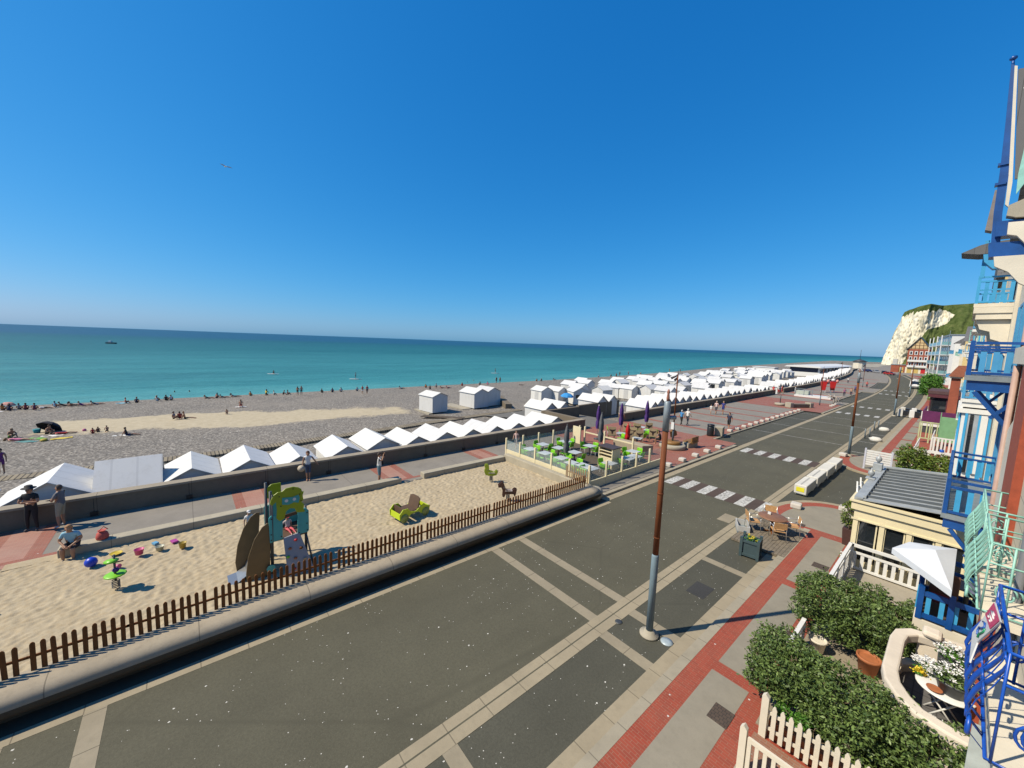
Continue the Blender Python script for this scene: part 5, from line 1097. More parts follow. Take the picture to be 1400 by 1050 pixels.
# glass balcony apartment block
t = thing('apartment_block', 'five storey apartment block with glass balconies below the green hill', 'building', (-5.6, 202, 0), rad(7))
MB().box(0, 12, -16, 16, 0, 16).build('wall', WHITE, t); MB().box(-.4, 12.2, -16.2, 16.2, 16, 16.35).build('roof', GREYM, t)
GLB = mat('blue_green_glass', (.22,.42,.44), .15, .1, 2); 
for k in range(5):
    fl = MB(); fl.box(-2.2, 0, -16, 16, k*3.1 + .3, k*3.1 + .52); o = fl.build('balcony', WHITE, t); MB().box(-2.2, -2.12, -15.9, 15.9, k*3.1 + .52, k*3.1 + 1.55).build('glass_panel', GLB, o)
    e = MB(); e.box(-2.1, 0, -15.98, -15.9, k*3.1 + .52, k*3.1 + 1.55); e.build('glass_panel', GLB, o)
    for j in range(6): MB().box(-.05, 0, -14.5 + j*5, -11.5 + j*5, k*3.1 + .55, k*3.1 + 2.9).build('window', GLASS, t)
    for x in (2.0, 6.0): MB().box(x, x + 1.4, -16.04, -16, k*3.1 + 1.0, k*3.1 + 2.4).build('window', GLB, t)
for y in (-16, -5.3, 5.3, 15.8): MB().box(-2.25, -2.0, y, y + .2, 0, 16).build('pillar', WHITE, t)
MB().box(-.6, -.5, -16.1, -16.0, 0, 17.5).build('corner_post', GREYM, t)
# brick house with half-timbered gable
t = thing('brick_house', 'tall red brick house with a half-timbered gable beneath the chalk cliff', 'house', (-21.0, 300, 0), 0)
MB().box(0, 8.2, 0, 14, 0, 13.2).build('wall', BR, t); MB().box(-.1, 8.3, -.14, 0, 0, 3.4).build('ground_floor', CREAM, t)
g = MB(); g.extr([(0, 0, 13.2), (8.2, 0, 13.2), (4.1, 0, 19.0)], (0, .3, 0)); g.build('gable', mat('gable_plaster', (.66,.48,.25), .8, .1, 2), t)
b = MB()
for x in (1.2, 2.6, 4.1, 5.6, 7.0): b.box(x - .12, x + .12, -.06, 0, 13.3, 13.3 + min(x, 8.2-x)*1.35)
for z in (13.5, 15.0, 16.4): b.box((z-13.2)*.72 + .2, 8.0 - (z-13.2)*.72, -.05, -.005, z, z + .22)
b.build('timbers', mat('brown_timbers', (.16,.08,.03), .8, .2, 4), t)
r = MB(); r.extr([(-.5, -.6, 12.6), (4.1, -.6, 19.3), (4.1, -.6, 19.7), (-.9, -.6, 12.6)], (0, 15, 0)); r.extr([(8.7, -.6, 12.6), (9.1, -.6, 12.6), (4.1, -.6, 19.7), (4.1, -.6, 19.3)], (0, 15, 0)); r.build('roof', mat('dark_slate', (.06,.065,.075), .5, .2, 4), t)
for k in range(3):
    for j in range(4):
        x = .9 + j*1.9; z = 4.2 + k*3.0; f = MB(); f.box(x - .15, x + 1.05, -.07, 0, z - .15, z + 1.9); w_ = f.build('window', WHITE, t); MB().box(x + .1, x + .8, -.08, -.071, z + .1, z + 1.6).build('pane', GLASS, w_)
for k in (1, 2):
    f = MB(); f.box(.4, 7.8, -1.1, -.14, 3.2 + k*3.0 - 2.9, 3.4 + k*3.0 - 2.9); o = f.build('balcony', CREAM, t); MB().box(.4, 7.8, -1.12, -1.06, 3.4 + k*3.0 - 2.9, 4.3 + k*3.0 - 2.9).build('railing', WHITE, o)
for x in (.6, 3.2, 5.8): MB().box(x, x + 1.7, -.2, -.15, .2, 2.8).build('garage_door', mat('mustard_door', (.60,.42,.12), .6, .1, 2) if x < 5 else REDP, t)
t = thing('outbuilding', 'low brick outbuilding at the left of the brick gabled house', 'building', (-27.0, 303, 0))
MB().box(0, 5.6, 0, 8, 0, 4.2).build('wall', BR, t); MB().box(-.2, 5.8, -.2, 8.2, 4.2, 4.5).build('roof', GREYM, t); MB().box(3.4, 5.0, -.05, 0, 0, 3).build('door', mat('mustard_door', (.60,.42,.12), .6, .1, 2), t); MB().box(.4, 2.2, 1, 3, 4.5, 7.5).build('stair_tower', GRYR, t)
# brick pier, maroon pavilion, garden fences
t = thing('brick_pier', 'tall terracotta brick pier with a small tiled roof by the blue balconies', 'pier', (-.9, 69, 0))
MB().box(0, .75, 0, 1.2, 0, 6.2).build('shaft', BR, t); MB().box(-.12, .87, -.12, 1.32, 6.2, 6.4).build('cap', PALECREAM, t); r = MB(); r.extr([(-.3, -.4, 6.4), (1.6, -.4, 6.4), (1.1, -.4, 7.7), (.4, -.4, 7.7)], (0, 2.4, 0)); r.build('roof', TILE, t)
t = thing('pavilion', 'dark maroon glazed terrace pavilion beside the street', 'pavilion', (-2.6, 76, 0))
MAR = mat('maroon_paint', (.11,.025,.035), .5, .2, 3)
MB().box(0, 3.2, 0, 7, .1, 1.0).build('wall', MAR, t); MB().box(-.2, 3.3, -.3, 7.2, 3.3, 3.75).build('roof', MAR, t); MB().box(-.25, 3.3, -.35, 7.2, 3.76, 4.15).build('awning', mat('dark_awning', (.10,.05,.05), .8, .2, 4), t)
for x in (0, 1.5, 3.1): MB().box(x, x + .12, 0, .12, 1.0, 3.3).build('post', MAR, t)
for y in (2.3, 4.6, 6.9): MB().box(0, .12, y, y + .12, 1.0, 3.3).build('post', MAR, t)
MB().box(.12, 3.1, .05, .07, 1.0, 3.3).build('pane', GLASS, t); MB().box(1.7, 2.4, .02, .045, 1.9, 2.5).build('menu_board', WHITE, t)
def fence_panel(name, label, x0, x1, y, z0, z1, m, slats='v', gap=.22, sl=.12, yb=None):
    t = thing(name, label, 'fence', (x0, y, 0)); L = x1 - x0
    f = MB(); f.box(0, L, -.03, .03, z1 - .1, z1); f.box(0, L, -.03, .03, z0, z0 + .1)
    for x in (0, L/2, L): f.box(x - .05, x + .05, -.05, .05, .0, z0); f.box(x-.05, x+.05, -.05, .05, z0 + .1, z1 - .1)
    f.build('frame', m, t); x = .1; k = 0
    while x < L - .1:
        if abs(x + sl/2 - L/2) > .12: MB().box(x, x + sl, -.02, .02, z0 + .1, z1 - .1).build('slat', m, t)
        x += gap
    if yb:
        s = MB(); s.box(-.03, .03, .1, yb - y, z1 - .1, z1); s.box(-.03, .03, .1, yb - y, z0, z0 + .1); yy = .2
        while yy < yb - y: s.box(-.02, .02, yy, yy + sl, z0 + .1, z1 - .1); yy += gap
        s.build('side_panel', m, t)
    return t
fence_panel('garden_fence', 'white slatted garden fence beyond the round green hedge', -1.9, .4, 42.5, .3, 1.5, WHITE, yb=48.5)
fence_panel('garden_fence', 'white balustrade fence in front of the green panel', -1.2, .4, 49.0, .4, 1.7, WHITE, yb=54)
t = thing('screen_panel', 'pale green solid screen panel between the gardens', 'fence', (-.95, 55, 0)); MB().box(0, 1.4, -.04, .04, .5, 2.9).build('panel', mat('pale_green_panel', (.20,.42,.22), .6, .15, 3), t); MB().box(-.06, 0, -.06, .06, .1, 3.3).build('post', mat('pale_green_panel', (.20,.42,.22), .6, .15, 3), t)
fence_panel('garden_fence', 'yellow green trellis fence next to the pale green screen', -2.3, -.9, 55.5, .5, 2.2, mat('yellow_green_trellis', (.50,.55,.30), .7, .15, 3), gap=.35, sl=.08)
t = thing('garden_fence', 'solid purple painted terrace fence', 'fence', (-2.5, 63, 0)); MB().box(0, 3.2, -.05, .05, 1.2, 2.6).build('panel', mat('purple_board', (.13,.02,.10), .5, .25, 3), t); MB().box(-.05, .05, .06, 6, 1.2, 2.6).build('side_panel', mat('purple_board', (.13,.02,.10), .5, .25, 3), t); MB().box(-.1, 3.2, -.1, 6, .9, 1.18).build('base', WHITE, t); MB().box(0, 3.2, 0, 6, .05, .88).build('footing', DGREY, t)
t = thing('garden_table', 'white garden table with a small blue pot beyond the white garden fence', 'table', (-.7, 46, .11)); MB().box(-.8, .8, -.5, .5, .72, .78).build('tabletop', WHITE, t)
for x in (-.7, .7):
    for y in (-.4, .4): MB().box(x-.03, x+.03, y-.03, y+.03, 0, .72).build('leg', WHITE, t)
tag(MB().lathe([(.08, 0), (.13, .05), (.14, .22), (.1, .26)], (-.5, 46.1, .89)).build('flower_pot', ROYAL2), 'small blue pot standing on the white garden table', 'pot')
t = thing('slatted_screen', 'white slatted screen panel between two posts at the side street corner', 'screen', (-4.1, 38.2, .1))
for x in (0, 1.42): MB().box(x-.05, x+.05, -.05, .05, 0, 1.55).build('post', mat('lilac_white_post', (.60,.62,.72), .5), t)
for k in range(7): MB().box(.05, 1.37, -.02, .02, .32 + k*.165, .45 + k*.165).build('slat', WHITE, t)

# --- chalk cliff and down
CH = NT('chalk_and_turf')
n1 = CH.noise(.06, 6, .7); n2 = CH.noise(1, 6, .72, CH.mapping((.10, .10, .035))); n3 = CH.noise(.25, 5, .7)
chalk = CH.ramp(n2, [(.28, (.20,.17,.11)), (.38, (.52,.47,.34)), (.50, (.74,.69,.55)), (.8, (.82,.78,.66))])
chalk = CH.mix(CH.ramp(n3, [(.60, 0), (.70, .8)]), chalk, (.09,.09,.05))
turf = CH.ramp(n3, [(.3, (.05,.075,.02)), (.55, (.11,.14,.045)), (.75, (.17,.17,.07))]); turf = CH.mix(CH.ramp(n1, [(.45, 0), (.65, .6)]), turf, (.025,.05,.012))
at = CH.new('Attribute'); at.attribute_name = 'chalk'
msk = CH.math('GREATER_THAN', CH.math('ADD', at.outputs['Fac'], CH.math('MULTIPLY', CH.math('SUBTRACT', n2, .5), .5)), .5)
CH.color(CH.mix(msk, turf, chalk)); CH.setv(Roughness=.95); CH.b.inputs['Specular IOR Level'].default_value = .1; CH.bump(n2, .6, 2.0)
# plan: the face runs from the sea end (u=0) back inland (u=1); v goes from foot to top to the down behind
def lerp(a, b, t_): return a + (b-a)*t_
def pw(t_, pts):
    for (a, va), (b, vb) in zip(pts, pts[1:]):
        if t_ <= b: return lerp(va, vb, max(0, (t_-a)/(b-a)))
    return pts[-1][1]
NU, NV = 150, 130; vs = []; chk = []; i0 = 0; mb = MB()
for b_ in range(NV+1):
    for a_ in range(NU+1):
        u = a_/NU; v_ = b_/NV
        xt = pw(u, [(0, -54.5), (.25, -44), (.5, -30), (.7, -16), (1, 40)]); ztop = pw(u, [(0, 63), (.1, 66), (.3, 68.5), (.5, 70), (1, 72)])
        xb = pw(u, [(0, -67.5), (.25, -52), (.5, -34), (.7, -16), (1, 40)]); yb = pw(u, [(0, 655), (.3, 640), (.6, 628), (1, 600)])
        if v_ < .6:
            s_ = v_/.6; h = s_
            x = lerp(xb, xt, s_**1.35); z = lerp(-3, ztop, s_); y = yb + 14*s_ + pw(u, [(0, 0), (.45, 4), (.6, 30), (1, 60)])*s_
            rough = mn.noise(V((x*.09, z*.03, 4)))*6 + mn.noise(V((x*.30, z*.07, 1)))*4.2 + mn.noise(V((x*.8, z*.28, 7)))*2.2
            y += rough * min(1, s_*6) * min(1, (1-s_)*5 + .15); x += rough*.10*(1-u)
        else:
            s_ = (v_-.6)/.4; x = xt + s_*pw(u, [(0, 8), (.3, 20), (1, 60)]); y = yb + 14 + pw(u, [(0, 0), (.45, 4), (.6, 30), (1, 60)]) + s_*260; z = ztop + 3.5*math.sin(s_*1.5) + mn.noise(V((x*.05, y*.05, 2)))*1.5
        mb.v.append((x, y, z))
        c = 1.0
        if v_ >= .545 + .05*mn.noise(V((u*22, 3, 0))): c = 0
        c -= max(0, (u - pw(v_, [(0, .24), (.12, .28), (.25, .36), (.36, .44), (.42, .62), (.5, .66), (.6, .5)]))) * 9
        if v_ < .05: c = min(c, 1)
        chk.append(max(0, min(1, c)))
for b_ in range(NV):
    for a_ in range(NU): q = b_*(NU+1) + a_; mb.face((q, q+1, q+NU+2, q+NU+1), 0, True)
o = mb.build('chalk_cliff', CH.mat); o['kind'] = 'structure'
at_ = o.data.attributes.new('chalk', 'FLOAT', 'POINT'); at_.data.foreach_set('value', chk)
mb = MB(); mb.grid(lambda a, b: (-75 + a*60 + (b)*6, 470 + b*185, -1.5 + 4.5*b*(.5+.5*math.sin(a*7+b*3))*(1-abs(a-.5)*1.5) + mn.noise(V((a*9, b*9, 0)))*.8), 30, 30)
struct(mb, 'shingle_bank', m_concrete('pale_shingle', (.40,.37,.30)))
# ------------------------------------------------------------------ greenery and small front gardens
def m_leaf(name, c, c2):
    t = NT(name); oi = t.new('NewGeometry'); 
    n = t.noise(7, 3, .6); rnd = oi.outputs['Random Per Island']
    t.color(t.mix(t.math('ADD', t.math('MULTIPLY', rnd, .8), t.math('MULTIPLY', t.math('SUBTRACT', n, .5), .6)), c, c2)); t.setv(Roughness=.5)
    t.b.inputs['Specular IOR Level'].default_value = .35; return t.mat
LEAF1 = m_leaf('glossy_hedge_leaf', (.032,.068,.016), (.21,.30,.08))
LEAF2 = m_leaf('yellow_green_leaf', (.05,.10,.012), (.20,.25,.04))
LEAF3 = m_leaf('bright_green_leaf', (.04,.14,.015), (.14,.30,.04))
TWIG = mat('grey_brown_twig', (.20,.15,.10), .8, .3, 8)
PETAL = mat('white_petal', (.82,.82,.80), .6, .05, 8); PETALY = mat('yellow_petal', (.75,.55,.02), .6, .1, 8); PETALR = mat('red_petal', (.55,.03,.03), .6, .1, 8)
def leaf(mb, p, s, rnd, mi=0, upb=.5):
    d = V((rnd.gauss(0,1), rnd.gauss(0,1), rnd.gauss(0,1) + upb)).normalized(); a = V((rnd.gauss(0,1), rnd.gauss(0,1), rnd.gauss(0,.6))).normalized()
    x = (a - d*a.dot(d)).normalized()*s; y = d.cross(x).normalized()*s*.5; i = mb.add([p - x, p + y*.9 - x*.1, p + x, p - y*.9 - x*.1]); mb.face((i, i+1, i+2, i+3), mi)
def crown(mb, boxes, n, s, rnd, bumps=.42, f=2.6, shell=.5):
    """leaf clumps spread through rounded boxes, denser near the outside"""
    for (x0, x1, y0, y1, z0, z1) in boxes:
        c = V(((x0+x1)/2, (y0+y1)/2, (z0+z1)/2)); h = V(((x1-x0)/2, (y1-y0)/2, (z1-z0)/2)); k = 0
        while k < n:
            u = V((rnd.uniform(-1,1), rnd.uniform(-1,1), rnd.uniform(-1,1))); q = (abs(u.x)**4 + abs(u.y)**4 + abs(u.z)**4)**.25
            if q < .01 or q > 1: continue
            rr = rnd.random(); tgt = 1 - shell*rr*rr; p = u*(tgt/q)
            P_ = c + V((p.x*h.x, p.y*h.y, p.z*h.z)); nn = mn.noise(P_*f)
            if nn < -.28: continue
            P_ += V((p.x*h.x, p.y*h.y, p.z*h.z))*(nn*bumps)
            for j in range(3): leaf(mb, P_ + V((rnd.gauss(0,s*.9), rnd.gauss(0,s*.9), rnd.gauss(0,s*.7))), s*rnd.uniform(.7,1.3), rnd)
            k += 1
def hedge(name, label, boxes, n, s, m, loc, stems=8, twig=True, cat='hedge'):
    rnd = random.Random(len(label)*7 + int(loc[0]*10)); t = thing(name, label, cat, loc); mb = MB(); crown(mb, boxes, n, s, rnd); W(mb, 'foliage', m, t)
    st = MB()
    for (x0, x1, y0, y1, z0, z1) in boxes:
        for k in range(stems):
            x = rnd.uniform(x0+.2*(x1-x0), x1-.2*(x1-x0)); y = rnd.uniform(y0+.2*(y1-y0), y1-.2*(y1-y0)); p = V((x, y, z0 - .2)); pts = [p]
            for j in range(4): p = p + V((rnd.gauss(0, .07), rnd.gauss(0, .07), (z1-z0+.2)/4.2)); pts.append(p)
            st.tube(pts, [.022, .018, .014, .01, .006], 5)
            for j in (1, 2, 3):
                q = pts[j]; d = V((rnd.gauss(0,1), rnd.gauss(0,1), .5)).normalized(); st.tube([q, q + d*.25, q + d*.45 + V((0,0,.1))], [.01, .007, .004], 4)
    if twig: W(st, 'stems', TWIG, t)
    return t
# paving of the front gardens
mb = MB(); mb.box(-2.15, 1.2, 8.15, 9.2, .05, .125); struct(mb, 'garden_path', m_brick('brown_brick_path', (.30,.13,.08), (.24,.10,.06), (.26,.20,.15), w=.2, h=.07))
mb = MB(); mb.box(-2.2, 1.2, 9.45, 15.0, .05, .14); struct(mb, 'garden_bed', m_concrete('garden_concrete', (.33,.28,.21), stain=.5))
mb = MB(); mb.box(-2.15, 1.2, 2, 8.15, .05, .12); struct(mb, 'garden_path', m_concrete('garden_concrete_pale', (.42,.38,.31), stain=.4))
hedge('clipped_hedge', 'near dark green hedge behind the white picket fence, cut by the bottom edge', [(-2.62, -1.3, 9.75, 11.2, .45, 1.62), (-1.6, -.1, 9.65, 11.3, .4, 1.55), (-.45, .95, 9.9, 11.0, .3, 1.45)], 3900, .041, LEAF1, (-.9, 10.5, .14))
hedge('clipped_hedge', 'dark green hedge in pots between the white terrace and the curved balustrade', [(-2.62, -1.3, 13.2, 15.2, .55, 1.72), (-1.7, -.5, 13.3, 15.6, .5, 1.62), (-.9, .0, 13.9, 15.9, .45, 1.42)], 3500, .041, LEAF1, (-1.3, 14.4, .14))
hedge('low_shrub', 'small bright green shrub inside the picket fence', [(-1.9, -1.3, 9.5, 9.95, .25, .75)], 600, .035, LEAF3, (-1.6, 9.7, .14), 3, cat='shrub')
hedge('clipped_hedge', 'rounded yellow green hedge beyond the veranda roof', [(-2.2, -1.0, 34.6, 37.2, .3, 2.5), (-1.3, .2, 34.4, 37.5, .3, 2.2)], 1500, .085, LEAF2, (-1, 36, .1))
hedge('round_bush', 'round green bush far along the street near the glass balconies', [(-6.2, -3.0, 128, 134, .2, 4.4)], 1400, .22, LEAF3, (-4.6, 131, .1), 4, cat='bush')
hedge('round_bush', 'long low green bush in front of the far houses', [(-3.6, -.6, 104, 122, .2, 2.3)], 1500, .2, LEAF3, (-2, 113, .1), 6, cat='bush')
def pot(name, label, loc, r, h, m, cat='pot', sq=False):
    x, y, z = loc
    if sq:
        mb = MB(); a = r*.75; i = mb.add([(-a,-a,0),(a,-a,0),(a,a,0),(-a,a,0),(-r,-r,h),(r,-r,h),(r,r,h),(-r,r,h)])
        for q in ((3,2,1,0),(4,5,6,7),(0,1,5,4),(1,2,6,5),(2,3,7,6),(3,0,4,7)): mb.face([i+k for k in q])
    else: mb = MB().lathe([(r*.65, 0), (r*.72, .02), (r*.95, h*.85), (r*1.06, h*.86), (r*1.06, h), (r*.9, h), (r*.85, h*.9)], (0,0,0), 18)
    o = mb.build(name, m, None, loc, bev=.01 if sq else 0); return tag(o, label, cat)
pot('plant_pot', 'terracotta pot under the hedge beside the curved balustrade', (-.82, 13.25, .14), .24, .5, TERRA)
pot('plant_pot', 'pale cream round pot at the street end of the potted hedge', (-1.85, 13.15, .14), .2, .38, PALECREAM)
# picket fence, gate, planter wall
t = thing('picket_fence', 'white painted picket fence with one tall post below the near hedge', 'fence', (-2.0, 9.22, .12))
mb = MB(); mb.box(-2.0, .9, 9.255, 9.285, .32, .39); mb.box(-2.0, .9, 9.255, 9.285, .68, .75); W(mb, 'rail', PALECREAM, t)
W(MB().extr([(-2.08, 9.2, .12), (-1.95, 9.2, .12), (-1.95, 9.2, 1.05), (-2.015, 9.2, 1.12), (-2.08, 9.2, 1.05)], (0, .1, 0)), 'post', PALECREAM, t)
for k in range(19): x = -1.88 + k*.148; W(MB().extr([(x, 9.22, .18), (x+.082, 9.22, .18), (x+.082, 9.22, .88), (x+.06, 9.22, .93), (x+.041, 9.22, .945), (x+.022, 9.22, .93), (x, 9.22, .88)], (0, .025, 0)), 'picket', PALECREAM, t)
tag(MB().box(-1.95, 1.0, 9.32, 9.5, .12, .52).build('planter_trough', TERRA, bev=.02), 'orange terracotta trough behind the white pickets', 'trough')
t = thing('garden_gate', 'white garden gate with square bars at the bottom edge', 'gate', (-2.05, 8.1, .12))
W(MB().extr([(-2.12, 8.06, .12), (-2.0, 8.06, .12), (-2.0, 8.06, 1.05), (-2.06, 8.06, 1.12), (-2.12, 8.06, 1.05)], (0, .1, 0)), 'post', PALECREAM, t)
mb = MB(); mb.box(-1.98, .6, 8.08, 8.13, .83, .92); mb.box(-1.98, .6, 8.08, 8.13, .2, .28); mb.box(-1.98, -1.91, 8.08, 8.13, .28, .83); W(mb, 'rail', PALECREAM, t)
for k in range(17): W(MB().box(-1.85 + k*.14, -1.785 + k*.14, 8.09, 8.12, .28, .83), 'bar', PALECREAM, t)
t = thing('picket_fence', 'short white slatted fence between the two hedges by the pavement', 'fence', (-2.2, 12.6, .12)); whitefence(t, (-2.2, 11.6), (-2.2, 13.1), .75, m=WHITE, z0=.12)
# curved cream balustrade with a terrace behind it
BAL = m_concrete('cream_balustrade_plaster', (.74,.66,.55), stain=.15)
t = thing('balustrade', 'thick cream plaster balustrade curving around the tiny flower terrace', 'balustrade', (.1, 12, .1))
path = [(.95, 13.95), (.25, 13.8), (-.12, 13.66), (-.32, 13.38), (-.37, 13.0), (-.37, 11.6), (-.30, 11.2), (-.12, 10.85), (.12, 10.6), (.5, 10.5), (.98, 10.45)]
def ribbonwall(mb, path, z0, z1, th):
    P_ = [V((x, y, 0)) for x, y in path]; i = []
    for k, p in enumerate(P_):
        d = (P_[min(k+1, len(P_)-1)] - P_[max(k-1, 0)]).normalized(); nrm = V((-d.y, d.x, 0))*th/2
        i.append(mb.add([p - nrm + V((0,0,z0)), p + nrm + V((0,0,z0)), p + nrm + V((0,0,z1)), p - nrm + V((0,0,z1))]))
    for a, b in zip(i, i[1:]):
        for k in range(4): mb.face((a+k, a+(k+1)%4, b+(k+1)%4, b+k))
    mb.face([i[0]+k for k in (3,2,1,0)]); mb.face([i[-1]+k for k in range(4)])
mb = MB(); ribbonwall(mb, path, 1.38, 1.60, .27); W(mb, 'coping', BAL, t, .04)
mb = MB(); ribbonwall(mb, path, .1, .80, .22); W(mb, 'wall', BAL, t)
for x, y, r in ((.15, 13.76, .2), (-.37, 12.3, .09), (-.36, 13.2, .08), (-.33, 11.35, .08), (.0, 10.7, .24), (.55, 10.48, .1)): W(MB().box(x-r, x+r, y-r*.7, y+r*.7, .80, 1.38), 'pillar', BAL, t)
W(MB().box(.0, .34, 13.55, 13.95, 1.603, 1.76), 'pedestal', BAL, t, .07)
mb = MB(); mb.box(-.25, .95, 10.62, 13.6, .14, .6); struct(mb, 'terrace_floor', m_concrete('dark_grey_tiles', (.13,.125,.125), joint=(.4,.4), stain=.2))
t = thing('bistro_table', 'round white folding table carrying a grey flower pot inside the balustrade', 'table', (.45, 12.25, .6))
W(MB().lathe([(.1, 0), (.43, 0), (.45, .012), (.45, .03), (.43, .04), (.05, .04)], (.45, 12.25, 1.28), 24), 'tabletop', WHITE, t)
for s_ in (-1, 1): W(MB().tube([(.45 - .25*s_, 12.05, .6), (.45 + .25*s_, 12.05, 1.27)], .018, 6), 'leg', WHITE, t); W(MB().tube([(.45 - .25*s_, 12.45, .6), (.45 + .25*s_, 12.45, 1.27)], .018, 6), 'leg', WHITE, t)
def flowers(name, label, loc, r, m=PETAL, n=46, leafn=160, lm=LEAF3, h=.22, hang=0):
    rnd = random.Random(int(loc[0]*100 + loc[1]*10)); t = thing(name, label, 'flowers', loc); mb = MB()
    for k in range(leafn):
        a = rnd.uniform(0, 6.28); q = r*math.sqrt(rnd.random()); leaf(mb, V((q*math.cos(a), q*math.sin(a), rnd.uniform(-.02, h*.8)*(1-q/r*.4))), .045, rnd)
    mb.build('foliage', lm, t); fb = MB()
    for k in range(n):
        a = rnd.uniform(0, 6.28); q = r*1.02*math.sqrt(rnd.random()); c = V((q*math.cos(a), q*math.sin(a), h*(1.05 - .5*(q/r)**2) + rnd.uniform(-.03, .03)))
        for j in range(12): leaf(fb, c + V((rnd.gauss(0,.026), rnd.gauss(0,.026), rnd.gauss(0,.018))), .028, rnd, 0, 1.5)
    fb.build('blossom', m, t); return t
pot('plant_pot', 'dark grey bowl pot on the round white table', (.55, 12.2, 1.322), .29, .30, DGREY); flowers('white_geraniums', 'white geraniums in the grey bowl pot on the round table', (.55, 12.2, 1.64), .34, n=30, leafn=420, lm=LEAF1)
pot('saucer', 'brown saucer rim on the edge of the round white table', (.30, 11.99, 1.322), .12, .05, TERRA, 'saucer')
flowers('white_geraniums', 'white geraniums spilling at the street side of the round table', (.18, 12.62, 1.34), .26, n=60, leafn=120); flowers('yellow_flowers', 'yellow flowers on the street edge of the round table', (.06, 12.36, 1.34), .10, PETALY, 14, 40, h=.08)
pot('planter_box', 'tall dark grey square planter behind the round table', (.58, 13.25, .6), .29, .95, DGREY, 'planter', True); flowers('white_geraniums', 'white geraniums in the tall dark grey planter', (.58, 13.25, 1.55), .34, n=52, leafn=240)
pot('plant_pot', 'wooden trough at the foot of the balustrade with white flowers', (.55, 11.15, .6), .26, .3, BROWNW); flowers('white_geraniums', 'white geraniums above green foliage in the trough near the house wall', (.55, 11.15, .92), .36, n=40, leafn=420, lm=LEAF2)
tag(MB().box(.62, .98, 8.6, 8.64, .6, 3.1).build('glass_screen', mat('frosted_glass', (.46,.52,.52), .5, .2, 3)), 'frosted greenish glass screen standing below the blue iron balcony', 'screen')
t = pot('plant_pot', 'tall dark brown square pot by the veranda corner', (-2.55, 21.95, .11), .2, .75, mat('dark_brown_pot', (.07,.03,.025), .6, .2, 4), sq=True)
hedge('flowering_shrub', 'white flowering shrub in the tall pot by the veranda corner', [(-2.78, -2.32, 21.7, 22.2, .95, 2.0)], 380, .05, LEAF2, (-2.55, 21.95, .86), 3, cat='shrub')
for k, (x, y) in enumerate(((-2.45, 20.6), (-2.42, 20.3))): flowers('small_plant', ('small pale plant in the pavement by the veranda fence corner', 'second small pale plant by the veranda fence corner')[k], (x, y, .11), .13, PETAL, 8, 40, h=.15)
# ------------------------------------------------------------------ street furniture and terraces
def lamp(label):
    t = thing('street_lamp', label, 'street lamp', (0,0,0), 0, 'rusty street lamps')
    MB().lathe([(.05, 0), (.27, .0), (.27, .05), (.16, .07), (.13, .16), (.05, .17)], (0,0,0), 18).build('base_flange', CONC, t)
    MB().lathe([(.10, .165), (.10, 2.45), (.085, 2.5)], (0,0,0), 16).build('lower_pole', BLUEGREY, t)
    p = MB(); p.lathe([(.083, 2.5), (.076, 6.12)], (0,0,0), 16); p.lathe([(.09, 4.3), (.09, 4.34)], (0,0,0), 16); p.lathe([(.09, 3.0), (.09, 3.03)], (0,0,0), 16); p.build('upper_pole', RUST, t)
    MB().lathe([(.088, 6.12), (.088, 6.92), (.06, 6.95), (.02, 6.96)], (0,0,0), 14).build('lamp_head', GREYM, t)
    s = MB(); s.tube([(0.05, .05, 6.5), (.16, .2, 6.5)], .055, 10); s.build('spotlight', GREYM, t)
    s = MB(); s.lathe([(.04, 6.96), (.045, 7.05), (.03, 7.15), (.045, 7.2), (.02, 7.28)], (0,0,0), 8); s.build('finial', mat('rosy_rust', (.35,.14,.09), .7, .2, 5), t)
    return t
l0 = lamp('tall rusty street lamp nearest the viewer with a grey lower pole'); l0.location = (-5.19, 10.1, .012)
for (x, y, l) in ((-5.48, 41.75, 'rusty street lamp at the rounded pavement corner beyond the side street'), (-5.78, 76.2, 'rusty street lamp beside the white and black barriers'), (-6.8, 113.9, 'rusty street lamp far along the right side of the road'), (-9.0, 150, 'rusty street lamp near the white van'), (-16.8, 215, 'rusty street lamp by the distant bend of the road')):
    dup(l0, (x, y, .1), 0, l)
tag(MB().lathe([(.05, 0), (.17, 0), (.17, .02), (.05, .025)], (-4.72, 10.25, .004), 16).build('drain_cover', mat('pale_blue_metal', (.40,.48,.52), .4)), 'round pale metal cover beside the foot of the nearest lamp', 'drain cover')
tag(MB().lathe([(.05, 0), (.11, 0), (.11, .012), (.05, .015)], (-6.05, 9.83, .008), 16).build('drain_cover', DGREY), 'small dark round cover in the gutter strip', 'drain cover')
MANH = m_brick('rusty_manhole_plate', (.10,.07,.05), (.08,.055,.04), (.03,.025,.02), w=.09, h=.09, worn=.2)
for (x0, x1, y0, y1, l) in ((-2.98, -2.56, 8.75, 9.28, 'brown rectangular manhole plate in the nearest pavement panel'), (-2.86, -2.4, 13.0, 13.5, 'brown manhole plate in the red brick by the hedge'), (-3.1, -2.6, 18.5, 18.95, 'brown manhole plate in the pavement near the terrace fence'), (-4.6, -4.2, 22.4, 22.75, 'small brown manhole plate by the bistro table')):
    tag(MB().box(x0, x1, y0, y1, .112, .119).build('manhole_cover', MANH), l, 'manhole cover')
tag(MB().box(-5.5, -4.9, 13.05, 13.95, .004, .009).build('asphalt_patch', m_asphalt('dark_patch', .05, False)), 'dark square repair patch in the parking lane', 'patch')
